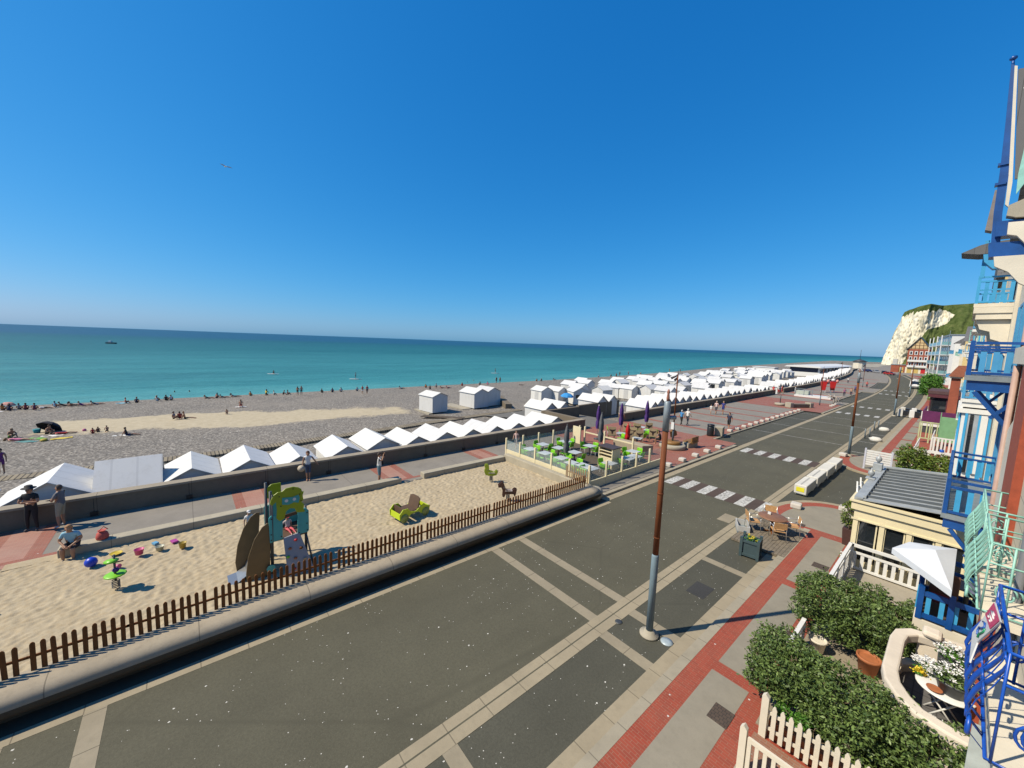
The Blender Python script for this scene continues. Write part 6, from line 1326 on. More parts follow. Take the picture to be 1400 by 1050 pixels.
# concrete barrier blocks across the side street
BLKW = m_concrete('white_concrete_block', (.72,.70,.64), stain=.25)
y = 27.45
for k in range(4):
    t = thing('concrete_barrier', ('white concrete barrier block with a yellow patch, nearest of its line', 'white concrete barrier block, second in its line across the side street', 'white concrete barrier block, third in its line across the side street', 'white concrete barrier block, farthest of its line across the side street')[k], 'barrier', (-5.55 + k*.02, y + 1.2, .01), R.uniform(-.02, .02), 'white barrier blocks across the side street')
    MB().box(-.31, .31, -1.14, 1.14, .10, .66).build('block', BLKW, t, bev=.05)
    for s_ in (-.7, .7): MB().box(-.27, .27, s_-.2, s_+.2, 0, .10).build('foot', BLKW, t)
    if k == 0: MB().box(-.2, .2, -1.155, -1.142, .26, .52).build('yellow_patch', mat('yellow_sticker', (.80,.72,.03), .5), t)
    for j in range(10): MB().box(-.06, .02, -.95 + j*.2, -.87 + j*.2, .658, .665).build('stud', DGREY, t) if k < 2 else None
    y += 2.55
for row, (y0, n) in enumerate(((77.4, 3), (80.5, 3))):
    for k in range(n):
        t = thing('road_block', 'white plastic road block with a black side panel, one of the rows by the lamp', 'barrier', (-5.0 + k*1.15, y0 + row*.1, .11), 0, 'white and black road blocks')
        MB().box(-.52, .0, -.35, .35, 0, 1.0).build('block', WHITE if k else BLKW, t, bev=.03); MB().box(0, .5, -.3, .3, .15, .85).build('black_panel', BLACK, t)
# bollard cubes along the kerbs
bl = None
def bollard(x, y, z=.155):
    global bl
    if bl is None:
        t = bl = tag(MB().extr([(-.22,-.22,0),(.22,-.22,0),(.22,.22,0),(-.22,.22,0)], (0,0,.26)).build('bollard_block', m_concrete('pale_bollard_concrete', (.62,.58,.52), stain=.3), bev=.06), 'pale rounded stone block along the seaward kerb', 'bollard', 'stone blocks along the kerb'); o = t
    else: o = bl.copy(); col.objects.link(o)
    o.location = (x, y, z); o.rotation_euler.z = R.uniform(-.2, .2); return o
for y in (25.7, 27.8, 29.9, 32.0, 34.2): bollard(-12.8, y)
for k in range(14): bollard(-14.92, 42.4 + k*1.94)
for y in (78.5, 80.0, 82.0): bollard(-13.2, y)
for (x, y, l) in ((-5.1, 24.85, 'grey rounded stone at the pavement corner by the bistro table'), (-3.35, 26.6, 'grey rounded stone at the pavement corner near the veranda'), (-5.75, 41.2, 'grey rounded stone at the foot of the second lamp')):
    o = bollard(x, y, .11); o['label'] = l; o.scale = (1.1, 1.1, 1.1)
    del o['group']
# parking posts and boulders by the far pavement
for (x, y) in ((-5.9, 52.9), (-5.7, 54.2), (-6.0, 60.0), (-5.8, 61.3)):
    tag(MB().lathe([(.06, 0), (.06, .95), (.03, 1.0)], (x, y, .01), 10).build('parking_post', GREYM), 'grey metal post at the parking bays before the barriers', 'post', 'grey posts at the parking bays')
for (x, y, l) in ((-5.0, 52.2, 'pale boulder beside the nearer pair of grey parking posts'), (-5.2, 60.4, 'pale boulder beside the farther pair of grey parking posts')):
    mb = MB(); mb.ball((0,0,.16), .5, .34, .28, 10, jit=.15); tag(mb.build('boulder', BLKW, None, (x, y, 0)), l, 'boulder')
# bistro set on the wooden deck
mb = MB()
for k in range(16): mb.box(-5.95 + k*.125, -5.95 + k*.125 + .115, 18.3, 21.85, .03, .125)
tag(mb.build('deck_platform', mat('grey_deck_boards', (.20,.165,.12), .85, .3, 6)), 'small wooden deck under the bistro table by the road', 'deck')
t = thing('bistro_table', 'round brown slatted table with a white napkin holder on the roadside deck', 'table', (-5.02, 20.45, .125))
MB().lathe([(.1, .70), (.55, .70), (.57, .715), (.57, .735), (.55, .75), (.1, .75)], (0,0,0), 26).build('tabletop', mat('brown_slat_table', (.25,.12,.06), .55, .2, 5), t); MB().lathe([(.05, .04), (.05, .70)], (0,0,0), 10).build('pedestal', BROWNW, t)
for k in range(4): a = k*math.pi/2 + .4; MB().beam((0,0,.03), (.32*math.cos(a), .32*math.sin(a), .03), .05, .05).build('foot', BROWNW, t)
tag(MB().box(-.06, .06, -.04, .04, 0, .1).build('napkin_holder', WHITE, None, (-5.2, 20.6, .877)), 'small white napkin holder on the round brown table', 'napkin holder')
WICK = mat('tan_wicker', (.55,.31,.13), .7, .25, 12, .4, 60)
def wicker(label, loc, rz):
    t = thing('wicker_chair', label, 'chair', loc, rz, 'wicker chairs at the roadside deck')
    MB().box(-.24, .24, -.24, .24, .42, .46).build('seat', WICK, t, bev=.015); b = MB(); b.extr([(-.24, -.25, .58), (-.24, .25, .58), (-.27, .25, .86), (-.27, -.25, .86)], (-.025, 0, 0)); b.build('backrest', WICK, t)
    for x in (-.23, .23):
        for y in (-.25, .25): MB().tube([(x*1.15, y*1.06, 0), (x, y, .44), (x - (.04 if x < 0 else 0), y, .66 if x > 0 else .86)], .014, 6).build('leg', mat('polished_aluminium', (.65,.65,.64), .3, .05, 3, metal=.6), t)
    for y in (-.26, .26): MB().tube([(.24, y, .66), (-.25, y, .68)], .016, 6).build('armrest', mat('polished_aluminium', (.65,.65,.64), .3, .05, 3, metal=.6), t)
    return t
wicker('tan wicker chair at the road side of the round brown table', (-5.66, 20.0, .125), rad(35)); wicker('tan wicker chair in front of the round brown table, back to the viewer', (-4.62, 19.85, .125), rad(120)); wicker('tan wicker chair behind the round brown table', (-5.3, 21.25, .125), rad(-70)); wicker('tan wicker chair on the far right of the round brown table', (-4.35, 20.9, .125), rad(205))
t = thing('planter_box', 'dark teal square planter box with corner posts beside the deck', 'planter', (-4.95, 17.55, .01), rad(8))
TEALD = mat('dark_teal_planter', (.055,.09,.10), .5, .15, 3)
MB().box(-.29, .29, -.29, .29, .06, .68).build('box', TEALD, t)
for x in (-.3, .3):
    for y in (-.3, .3): MB().box(x-.05, x+.05, y-.05, y+.05, 0, .82).build('post', TEALD, t)
for s_ in (-1, 1):
    for z in (.06, .62): MB().box(-.25, .25, s_*.31-.02, s_*.31+.02, z, z + .1).build('trim', TEALD, t); MB().box(s_*.31-.02, s_*.31+.02, -.25, .25, z, z + .1).build('trim', TEALD, t)
flowers('mixed_flowers', 'low plants with yellow and reddish flowers in the dark teal planter', (-4.95, 17.55, .68), .26, PETALY, 7, 160, h=.16)
t = thing('planter_box', 'empty grey rectangular trough by the wicker chair at the road', 'planter', (-6.0, 19.75, .01), rad(25)); MB().box(-.25, .25, -.45, .45, 0, .1).build('base', GREYM, t)
for q in ((-.25, .25, -.45, -.41), (-.25, .25, .41, .45), (-.25, -.21, -.41, .41), (.21, .25, -.41, .41)): MB().box(*q, .1, .36).build('side', mat('pale_grey_trough', (.5,.5,.48), .6), t)

# --- fenced terrace
YTER = YCREAM
mb = MB(); mb.box(-20.75, -13.35, 17.3, 25.5, .12, .30); struct(mb, 'terrace_deck', mat('dark_deck_boards', (.10,.075,.05), .85, .3, 7))
t = thing('terrace_enclosure', 'cream terrace enclosure with low panels, posts and glass beside the sandpit', 'fence', (-17, 21, .15))
CLG = NT('clear_glass'); CLG.setv(Roughness=.05, Alpha=.16); CLG.b.inputs['Base Color'].default_value = (.5,.6,.58,1)
corners = [(-20.8, 25.6), (-20.8, 17.45), (-13.3, 17.45), (-13.3, 25.6)]
for (a, b), n, zp in zip(zip(corners, corners[1:]), (5, 5, 5), (.35, .78, .62)):
    a = V((*a, 0)); b = V((*b, 0))
    for k in range(n):
        p = a.lerp(b, k/n); q = a.lerp(b, (k+1)/n); d = (q-p).normalized()*.06
        W(MB().box(p.x-.055, p.x+.055, p.y-.055, p.y+.055, .15, 1.58), 'post', YTER, t)
        if zp > .4: W(MB().beam(p + d + V((0,0,.15+(zp-.15)/2)), q - d + V((0,0,.15+(zp-.15)/2)), .07, zp-.15), 'panel', YTER, t)
        W(MB().beam(p + d + V((0,0,(zp+1.45)/2)), q - d + V((0,0,(zp+1.45)/2)), .012, 1.4-zp), 'glass_pane', CLG.mat, t)
W(MB().box(-13.355, -13.245, 25.545, 25.655, .15, 1.58), 'post', YTER, t)
for x in (-20.2, -18.2, -15.6): W(MB().box(x-.06, x+.06, 25.5, 25.62, .15, 1.62), 'post', YTER, t)
W(MB().box(-20.14, -15.66, 25.53, 25.59, 1.1, 1.2), 'top_rail', YTER, t); W(MB().box(-20.7, -19.9, 24.6, 24.7, .3, 1.7), 'cream_board', YTER, t)
t = thing('service_cabinet', 'cream service cabinet with open shelves and two doors on the terrace', 'cabinet', (-14.8, 21.4, .3))
W(MB().box(-15.35, -14.25, 21.12, 21.95, .3, .40), 'plinth', YTER, t); W(MB().box(-15.35, -15.29, 21.0, 21.9, .4, 1.72), 'side', YTER, t); W(MB().box(-14.31, -14.25, 21.0, 21.9, .4, 1.72), 'side', YTER, t); W(MB().box(-15.29, -14.31, 21.84, 21.9, .4, 1.72), 'back', YTER, t)
for z in (1.05, 1.28, 1.5): W(MB().box(-15.29, -14.31, 21.0, 21.84, z, z+.035), 'shelf', YTER, t)
for x in (-15.28, -14.795): W(MB().box(x, x + .475, 21.0, 21.03, .42, 1.04), 'door', YTER, t)
W(MB().box(-15.42, -14.18, 20.95, 21.95, 1.725, 1.78), 'top', mat('dark_cabinet_top', (.07,.05,.045), .6, .2, 4), t)
for z in (1.09, 1.32, 1.54):
    tag(MB().box(-15.2, -14.4, 21.3, 21.7, z, z + .13).build('crockery', mat('brown_crockery', (.25,.16,.10), .5, .4, 12)), {1.09: 'brown crockery on the lowest cabinet shelf', 1.32: 'brown crockery on the middle cabinet shelf', 1.54: 'brown crockery on the top cabinet shelf'}[z], 'crockery')
TTOP = mat('pale_grey_table', (.52,.55,.55), .4, .08, 3); LEGM = mat('white_grey_leg', (.55,.56,.55), .4, .1, 3)
tb0 = thing('cafe_table', 'pale grey square table among lime chairs on the fenced terrace', 'table', (0,0,0), 0, 'tables on the fenced terrace')
MB().box(-.38, .38, -.38, .38, .70, .735).build('tabletop', TTOP, tb0, bev=.01); MB().tube([(0,0,.05), (0,0,.70)], .035).build('pedestal', DGREY, tb0); f = MB(); f.box(-.25, .25, -.04, .04, 0, .05); f.box(-.04, .04, -.25, -.041, 0, .05); f.box(-.04, .04, .041, .25, 0, .05); f.build('foot', DGREY, tb0)
def limechair(label, group):
    t = thing('lime_chair', label, 'chair', (0,0,0), 0, group)
    MB().extr([(-.22,-.22,.43), (.22,-.22,.45), (.22,.22,.45), (-.22,.22,.43)], (0,0,.025)).build('seat', LIME, t, bev=.01)
    b = MB(); n = 6; i = b.add([(-.22 + .05*math.cos(a) - .05 - (.04 if z > .6 else 0), .23*math.sin(a), z) for z in (.50, .66, .82) for a in [rad(-90 + 180*k/n) for k in range(n+1)]])
    i = 0; b = MB()
    for z, dx in ((.47, 0), (.65, -.03), (.80, -.06), (.84, -.07)):
        b.add([(-.17 + dx - .06*math.cos(rad(-80+160*k/n)), .23*math.sin(rad(-80+160*k/n))*(1 if z < .82 else .8), z) for k in range(n+1)])
    for j in range(3):
        for k in range(n): q = j*(n+1)+k; b.face((q, q+1, q+n+2, q+n+1), 0, True)
    o = b.build('backrest', LIME, t); s = o.modifiers.new('solid', 'SOLIDIFY'); s.thickness = .02
    for x in (-.19, .19):
        for y in (-.19, .19): MB().tube([(x*1.2, y*1.2, 0), (x, y, .43)], .014, 5).build('leg', LEGM, t)
    return t
lc0 = limechair('lime green chair at a table on the fenced terrace', 'lime chairs on the fenced terrace')
tabs = [(-19.2, 18.35), (-19.6, 20.0), (-17.9, 18.5), (-18.3, 20.3), (-19.3, 22.1), (-16.5, 18.6), (-16.9, 20.4), (-15.4, 18.4), (-17.4, 22.7), (-14.05, 18.6), (-14.75, 18.6), (-14.0, 20.4), (-13.95, 22.3), (-13.95, 23.2), (-14.7, 24.2)]
ft = fc = True
for j, (x, y) in enumerate(tabs):
    if ft: tb0.location = (x, y, .3); ft = False
    else: dup(tb0, (x, y, .3), R.uniform(-.06, .06))
    for k, a in enumerate((0, 90, 180, 270)):
        if j in (9, 10, 12, 13) and a in (90,) : continue
        if (j*7 + k*3) % 5 == 0: continue
        if j in (9, 10) and a in (0, 180): continue
        d = .52 + R.uniform(-.05, .08); p = (x + d*math.cos(rad(a)), y + d*math.sin(rad(a)), .3)
        if not (-20.5 < p[0] < -13.5 and 17.6 < p[1] < 25.2): continue
        rz = rad(a + 180) + R.uniform(-.25, .25)
        if fc: lc0.location = p; lc0.rotation_euler.z = rz; fc = False
        else: dup(lc0, p, rz)
def foldedparasol(label, m, loc, h=2.9, tilt=0, group=None, name='folded_parasol'):
    t = thing(name, label, 'parasol', loc, 0, group)
    MB().lathe([(.03, 0), (.3, 0), (.3, .07), (.04, .1)], (0,0,0), 14).build('base', DGREY, t); MB().tube([(0,0,.08), (0,0,h)], .024).build('pole', LEGM, t)
    c = MB(); n = 16; i = []
    for z, r in ((h*.30, .10), (h*.36, .15), (h*.5, .17), (h*.58, .10), (h*.62, .15), (h*.78, .14), (h*.92, .08), (h*.985, .035)):
        i.append(c.add([(r*(1 + .28*(1 if q % 2 else -1))*math.cos(6.283*q/n), r*(1 + .28*(1 if q % 2 else -1))*math.sin(6.283*q/n), z + (.06*(q % 3) if z < h*.4 else 0)) for q in range(n)]))
    for a, b in zip(i, i[1:]):
        for q in range(n): c.face((a+q, a+(q+1)%n, b+(q+1)%n, b+q), 0, True)
    c.face([i[-1]+q for q in range(n)]); c.build('canopy', m, t); MB().lathe([(.02, h*.98), (.04, h), (.03, h+.06)], (0,0,0), 8).build('finial', WHITE if m is PURPLE else m, t); return t
foldedparasol('folded grey parasol nearer the sandpit on the fenced terrace', GREYCANVAS, (-16.75, 19.3, .3), 2.8); foldedparasol('folded grey parasol at the back of the fenced terrace', GREYCANVAS, (-17.0, 23.4, .3), 3.2)
foldedparasol('folded purple parasol nearest the ramp wall', PURPLE, (-20.5, 27.7, .155), 3.05); foldedparasol('folded purple parasol in the middle behind the beige chairs', PURPLE, (-20.2, 30.8, .155), 3.1); foldedparasol('folded purple parasol farthest to the right by the plaza', PURPLE, (-19.7, 34.4, .155), 3.15)
foldedparasol('folded red parasol in front of the beige bull head chairs', REDP, (-17.4, 27.6, .155), 2.0)
# second terrace on the brick plaza: canvas chairs with a dark bull head on the back
CANV = mat('beige_canvas', (.50,.38,.22), .85, .1, 4, .15, 20); BULL = mat('dark_brown_print', (.045,.025,.02), .8)
def bullchair(label):
    t = thing('canvas_chair', label, 'chair', (0,0,0), 0, 'beige canvas chairs with bull heads')
    MB().box(-.24, .24, -.26, .26, .42, .45).build('seat', LIME, t, bev=.01); o = MB().box(-.27, -.24, -.33, .33, .48, 1.22).build('backrest', CANV, t)
    b = MB(); b.extr([(-.275, -.04, .6), (-.275, .04, .6), (-.275, .09, .82), (-.275, .24, .90), (-.275, .27, 1.06), (-.275, .17, .98), (-.275, .0, .97), (-.275, -.17, .98), (-.275, -.27, 1.06), (-.275, -.24, .90), (-.275, -.09, .82)], (-.004, 0, 0)); b.build('bull_head', BULL, o)
    b = MB(); b.extr([(-.235, -.04, .6), (-.235, .04, .6), (-.235, .09, .82), (-.235, .24, .90), (-.235, .27, 1.06), (-.235, .17, .98), (-.235, .0, .97), (-.235, -.17, .98), (-.235, -.27, 1.06), (-.235, -.24, .90), (-.235, -.09, .82)], (.004, 0, 0)); b.build('bull_head', BULL, o)
    for x in (-.22, .22):
        for y in (-.25, .25): MB().box(x-.02, x+.02, y-.02, y+.02, 0, .42).build('leg', WOOD, t)
    return t
bc0 = bullchair('beige canvas backed chair with a dark bull head print on the plaza terrace'); tp = [(-19.7, 28.7), (-18.0, 28.7), (-17.5, 29.5), (-17.3, 31.4), (-19.8, 31.2), (-19.3, 32.1), (-18.5, 30.2), (-18.9, 33.4)]
for k, (x, y) in enumerate(tp):
    rz = rad(128) + R.uniform(-.15, .15)
    if k == 0: bc0.location = (x, y, .155); bc0.rotation_euler.z = rz
    else: dup(bc0, (x, y, .155), rz)
lp0 = dup(lc0, (-20.3, 28.2, .155), 1.2, 'lime green chair on the brick plaza among the beige canvas chairs', 'lime chairs on the brick plaza')
for (x, y) in ((-18.5, 28.3), (-17.7, 30.5), (-17.9, 32.9), (-20.1, 33.4), (-19.0, 31.2), (-18.2, 31.8), (-20.8, 30.0), (-19.2, 29.6)): dup(lp0, (x, y, .155), R.uniform(0, 6))
for (x, y) in ((-17.1, 28.6), (-18.9, 29.0), (-18.3, 32.4), (-19.4, 33.0)): dup(tb0, (x, y, .155), .3, 'pale grey square table on the brick plaza terrace', 'tables on the brick plaza')
# low wall, circular seat, thin lamp
tag(MB().extr([(-17.9, 26.35, .15), (-15.4, 26.6, .15), (-15.0, 27.5, .15), (-17.9, 27.2, .15)], (0,0,.75)).build('planter_wall', m_concrete('beige_low_wall', (.42,.36,.26), stain=.4), bev=.04), 'chunky beige concrete wall at the end of the fenced terrace', 'wall')
t = thing('round_bench', 'round concrete plinth bench with brown wooden seats and a curled backrest', 'bench', (-15.2, 30.9, .155))
MB().lathe([(.3, 0), (1.0, 0), (1.05, .05), (1.05, .30), (.98, .34), (.2, .34)], (0,0,0), 24).build('plinth', CONC, t)
SEATW = mat('warm_brown_wood', (.26,.13,.03), .6, .2, 5)
MB().lathe([(.25, .341), (.62, .341), (.66, .38), (.66, .55), (.6, .6), (.2, .6)], (0,0,0), 24).build('seat', SEATW, t)
MB().extr([(.35, 1.1, .0), (.9, 1.0, .0), (1.1, 2.3, .0), (.4, 2.5, .0)], (0,0,.42)).build('plinth', CONC, t); b = MB(); b.box(.3, 1.15, 1.25, 2.35, .421, .52); b.box(1.0, 1.1, 1.2, 2.4, .521, .9); b.build('seat', SEATW, t, bev=.02)
b = MB(); b.extr([(-.9, 1.4, 0.5), (-.9, 2.3, .6), (-.9, 2.1, 1.0), (-.9, 1.6, 1.25), (-.9, 1.2, 1.05)], (.12, .1, 0)); b.build('backrest', SEATW, t, bev=.02)
def seaside_lamp(loc, label, h=6.0):
    t = thing('spotlight_mast', label, 'street lamp', loc, 0, 'thin spotlight masts on the plaza')
    MB().lathe([(.075, 0), (.075, 1.5), (.06, 1.52)], (0,0,0), 12).build('lower_pole', BLUEGREY, t); MB().lathe([(.056, 1.5), (.05, h)], (0,0,0), 12).build('upper_pole', RUST, t)
    for k, (a, z) in enumerate(((3.6, h-.1), (2.4, h-.25))): MB().tube([(0,0,z), (.5*math.cos(a), .5*math.sin(a), z - .28)], [.05, .11], 10).build('spotlight', DGREY, t)
    MB().tube([(0,0,h), (0,0,h+.35)], .02).build('aerial', DGREY, t); return t
seaside_lamp((-15.2, 30.9, .75), 'thin rusty mast with spotlights rising from the round bench', 5.6)
seaside_lamp((-14.7, 78.7, .155), 'thin rusty mast with spotlights in front of the red stands'); seaside_lamp((-17.1, 137.3, .155), 'thin rusty mast farther down the promenade behind the red stands'); seaside_lamp((-26.0, 164, .155), 'thin rusty mast by the sea wall far down the promenade')
tag(MB().box(-15.32, -15.08, 30.68, 30.72, 1.75, 2.35).build('notice', WHITE), 'white notice fixed to the thin mast at the round bench', 'notice')
tag(MB().lathe([(.09, 0), (.09, .9), (.05, .95)], (-16.9, 34.4, .155), 10).build('bollard_post', DGREY), 'dark short post on the plaza behind the round bench', 'bollard')
t = thing('litter_bin', 'black cylindrical litter bin on the plaza kerb', 'bin', (-15.3, 38.6, .155)); MB().lathe([(.1, 0), (.3, .0), (.31, .1), (.31, .85), (.28, .9), (.1, .9)], (0,0,0), 16).build('body', BLACK, t); MB().lathe([(.31, .98), (.34, 1.0), (.30, 1.12), (.05, 1.16)], (0,0,0), 16).build('lid', BLACK, t)
for k in range(4): a = k*1.57; MB().box(.27*math.cos(a)-.02, .27*math.cos(a)+.02, .27*math.sin(a)-.02, .27*math.sin(a)+.02, .89, .99).build('strut', BLACK, t)
tag(MB().box(-.35, .35, -.5, .5, 0, .85).build('stone_block', CONC, None, (-14.9, 39.7, .155), .2, bev=.04), 'beige square stone block next to the black litter bin', 'block')
# sunbathing extras at the far plaza
def box_bench(label, loc, L=3.2, rz=0):
    t = thing('plaza_bench', label, 'bench', loc, rz)
    for x in (-L/2, L/2): MB().box(x-.3, x+.3, -.5, .5, 0, .75).build('end_block', CONC, t, bev=.04)
    MB().box(-L/2+.31, L/2-.31, -.4, .4, .1, .55).build('seat', mat('grey_brown_seat', (.20,.16,.11), .7, .2, 3), t); return t
box_bench('long bench between two pale end blocks on the far red plaza', (-15.9, 72.0, .155), 3.6, rad(60))
t = thing('stepped_planter', 'low pale planter with a dark post on the far red plaza', 'planter', (-18.3, 71.5, .155)); MB().lathe([(.3, 0), (.7, 0), (.75, .35), (.5, .4)], (0,0,0), 14).build('bowl', CONC, t); MB().tube([(0,0,.4), (0,0,1.7)], .06).build('post', DGREY, t)
for k, (x, y) in enumerate(((-19.6, 106.5), (-18.4, 108.6))):
    t = thing('red_stand', ('red tapered canvas stand on the left of its pair on the plaza', 'red tapered canvas stand on the right of its pair on the plaza')[k], 'stand', (x, y, .155), .3)
    b = MB(); b.add([(-.35,-.3,.5), (.35,-.3,.5), (.35,.3,.5), (-.35,.3,.5), (-.55,-.45,2.4), (.55,-.45,2.4), (.55,.45,2.4), (-.55,.45,2.4)])
    for q in ((3,2,1,0),(4,5,6,7),(0,1,5,4),(1,2,6,5),(2,3,7,6),(3,0,4,7)): b.face(q)
    b.build('canvas', REDP, t)
    for (a, c) in ((-.33, -.28), (.33, -.28), (.33, .28), (-.33, .28)): MB().box(a-.04, a+.04, c-.04, c+.04, 0, .5).build('leg', WHITE, t)
    MB().ball((0, 0, 2.75), .38, .38, .32, 10).build('white_ball', WHITE, t); MB().ball((.7, 0, 2.5), .3, .3, .42, 8).build('pink_balloon', mat('pink_balloon', (.65,.28,.25), .5), t)
t = thing('event_platform', 'white railed platform in front of the red stands', 'platform', (-18.2, 92, .155)); MB().box(-2.8, 2.8, -1.5, 1.5, 0, .35).build('deck', WHITE, t)
for x in (-2.7, -1.3, 0, 1.3, 2.7): MB().box(x-.05, x+.05, -1.5, -1.4, .35, 1.5).build('post', GREYM, t)
MB().box(-2.8, 2.8, -1.47, -1.43, 1.501, 1.58).build('rail', GREYM, t); MB().box(-2.8, -.8, -.5, .9, .35, 1.1).build('counter', mat('pale_green_counter', (.45,.50,.44), .6), t)
t = thing('bare_branch_sculpture', 'cluster of bleached branches fanning out at the plaza corner', 'sculpture', (-13.7, 83.2, .155)); b = MB(); rr = random.Random(3)
for k in range(26): a = rr.uniform(0, 6.28); q = rr.uniform(.5, 1.5); b.tube([(0,0,.9 + rr.uniform(0,.3)), (q*.6*math.cos(a), q*.6*math.sin(a), 1.3), (q*math.cos(a), q*math.sin(a), rr.uniform(0, 1.6))], [.07, .05, .025], 5)
b.tube([(0,0,0), (0,0,1.2)], .14); b.build('branches', mat('bleached_branch', (.55,.50,.43), .8, .2, 5), t)
# white van
t = thing('parked_van', 'white van facing the viewer on the right side of the road', 'van', (-8.3 , 150, .01), rad(-2))
v = MB(); v.extr([(-.98, 0, .45), (-.98, 0, 1.1), (-.98, .55, 1.25), (-.98, 1.15, 2.25), (-.98, 5.2, 2.35), (-.98, 5.3, .45)][::-1], (1.96, 0, 0)); v.build('body', WHITE, t, bev=.06)
w_ = MB(); w_.extr([(-.85, .6, 1.30), (.85, .6, 1.30), (.78, 1.08, 2.12), (-.78, 1.08, 2.12)], (0, -.03, .015)); w_.build('windscreen', GLASS, t); MB().box(-.9, .9, -.05, 0, .45, .75).build('bumper', DGREY, t)
for x in (-.78, .5): MB().box(x, x + .28, -.03, 0, .82, 1.02).build('headlight', mat('headlight_glass', (.6,.62,.65), .1), t)
for x in (-.95, .78):
    for y in (.95, 4.2): wl = MB(); wl.lathe([(.1, 0), (.34, 0), (.36, .05), (.36, .15), (.3, .18), (.1, .18)], (0,0,0), 16); o = wl.build('wheel', BLACK, t, (x, y, .36)); o.rotation_euler.y = rad(90)
MB().box(-.6, .6, 2.0, 2.6, 2.36, 2.6).build('roof_box', WHITE, t)
def car(label, loc, rz, c):
    t = thing('parked_car', label, 'car', loc, rz); b = MB(); b.extr([(-.85, -2.0, .3), (-.85, -2.0, .8), (-.85, -1.1, .92), (-.85, -.5, 1.42), (-.85, 1.0, 1.45), (-.85, 1.8, .95), (-.85, 2.0, .85), (-.85, 2.0, .3)], (1.7, 0, 0)); b.build('body', mat('car_paint_%d' % int(c[0]*1000+c[2]*10), c, .25, .05, 2), t, bev=.06)
    w_ = MB(); w_.extr([(-.75, -1.06, .97), (.75, -1.06, .97), (.68, -.56, 1.37), (-.68, -.56, 1.37)], (0, -.03, .02)); w_.build('windscreen', GLASS, t); MB().box(-.87, -.855, -.4, .95, .98, 1.36).build('side_window', GLASS, t)
    for x in (-.86, .68):
        for y in (-1.25, 1.25): o = MB().lathe([(.1, 0), (.31, 0), (.31, .18), (.1, .18)], (0,0,0), 14).build('wheel', BLACK, t, (x, y, .31)); o.rotation_euler.y = rad(90)
for k, (x, y, c, l) in enumerate(((-25.5, 262, (.02,.02,.025), 'black car parked at the far end of the road'), (-29, 268, (.35,.36,.38), 'silver car parked at the far end of the road'), (-36, 280, (.6,.6,.6), 'white car parked farthest out on the promenade side'), (-33, 275, (.03,.04,.12), 'dark blue car parked at the far end of the road'), (-22.5, 250, (.35,.03,.03), 'dark red car parked near the far bend'))): car(l, (x, y, .16), rad(10 + 12*k), c)
# far pavilion of the beach club and a round kiosk
t = thing('beach_pavilion', 'long low white beach pavilion with dark open bays at the far end of the huts', 'building', (-53, 212, .1), 0)
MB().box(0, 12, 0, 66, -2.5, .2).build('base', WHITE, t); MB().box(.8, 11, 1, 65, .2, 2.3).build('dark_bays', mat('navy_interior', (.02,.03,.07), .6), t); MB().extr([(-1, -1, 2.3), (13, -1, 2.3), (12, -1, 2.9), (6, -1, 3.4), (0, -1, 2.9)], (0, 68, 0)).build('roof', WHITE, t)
for k in range(10): MB().box(11.2, 11.9, 1 + k*7.0, 2 + k*7.0, .2, 2.3).build('pillar', WHITE, t)
t = thing('white_annex', 'plain white annex huts seaward of the long beach pavilion', 'building', (-66, 208, -2.2), 0); MB().box(0, 9, 0, 6, 0, 3.6).build('wall', WHITE, t); MB().box(-.2, 9.2, -.2, 6.2, 3.6, 3.8).build('roof', WHITE, t)
t = thing('round_kiosk', 'small white round kiosk with a dark conical roof below the cliff', 'kiosk', (-52, 390, 0)); MB().lathe([(3.8, -1), (3.8, 4.2)], (0,0,0), 12, sm=False).build('wall', PALECREAM, t); MB().lathe([(4.8, 4.2), (2.2, 5.3), (.1, 6.1)], (0,0,0), 12).build('roof', mat('dark_slate', (.06,.065,.075), .5, .2, 4), t); MB().tube([(0,0,6), (0,0,13)], .12).build('mast', DGREY, t)
# beached rowing boats beside the dense row
for k, (x, y, l) in enumerate(((-37.0, 56.5, 'grey upturned boat on the pebbles behind the lamp'), (-34.2, 59.5, 'white grey upturned boat next to the grey boat'))):
    t = thing('rowing_boat', l, 'boat', (x, y, BZ(x, y) + .1), rad(70 + 20*k)); b = MB(); b.grid(lambda a, c: ((a-.5)*4.6, (.75*math.sin(math.pi*min(1, max(0, .06 + a*.9)))**.6)*math.cos(c*math.pi), .62*math.sin(c*math.pi)*(math.sin(math.pi*min(1, .08 + a*.86))**.5)), 14, 10); b.build('hull', mat('grey_boat_hull', (.40,.45,.44), .5, .1, 3) if k == 0 else WHITE, t)
    MB().beam((-2.0,0,.63), (2.0,0,.6), .05, .06).build('keel', DGREY, t)
# --- sandpit toys
PZ = .20
t = thing('play_tower', 'turquoise play tower with a lime crown panel, brown slide and grey climbing wall', 'play equipment', (-15.2, 2.4, PZ))
BOLT = BLACK
for (x, y) in ((-14.75, 2.02), (-14.75, 3.08), (-15.75, 2.02), (-15.75, 3.08)): W(MB().tube([(x, y, PZ-.1), (x, y, 2.35 if y > 3 else 3.1)], .045, 8), 'post', DGREY, t)
W(MB().box(-15.8, -14.7, 1.98, 3.12, 1.30, 1.38), 'platform', mat('dark_brown_panel', (.10,.055,.03), .7, .2, 4), t)
def panel(pts, x, th, name, m, bolts=(), par=None):
    o = W(MB().extr([(x, y, z) for y, z in pts], (th, 0, 0)), name, m, par or t, .015)
    if bolts:
        for (y, z) in bolts: W(MB().tube([(x + th, y, z), (x + th + .015, y, z)], .022, 6), 'bolt', BOLT, o)
    return o
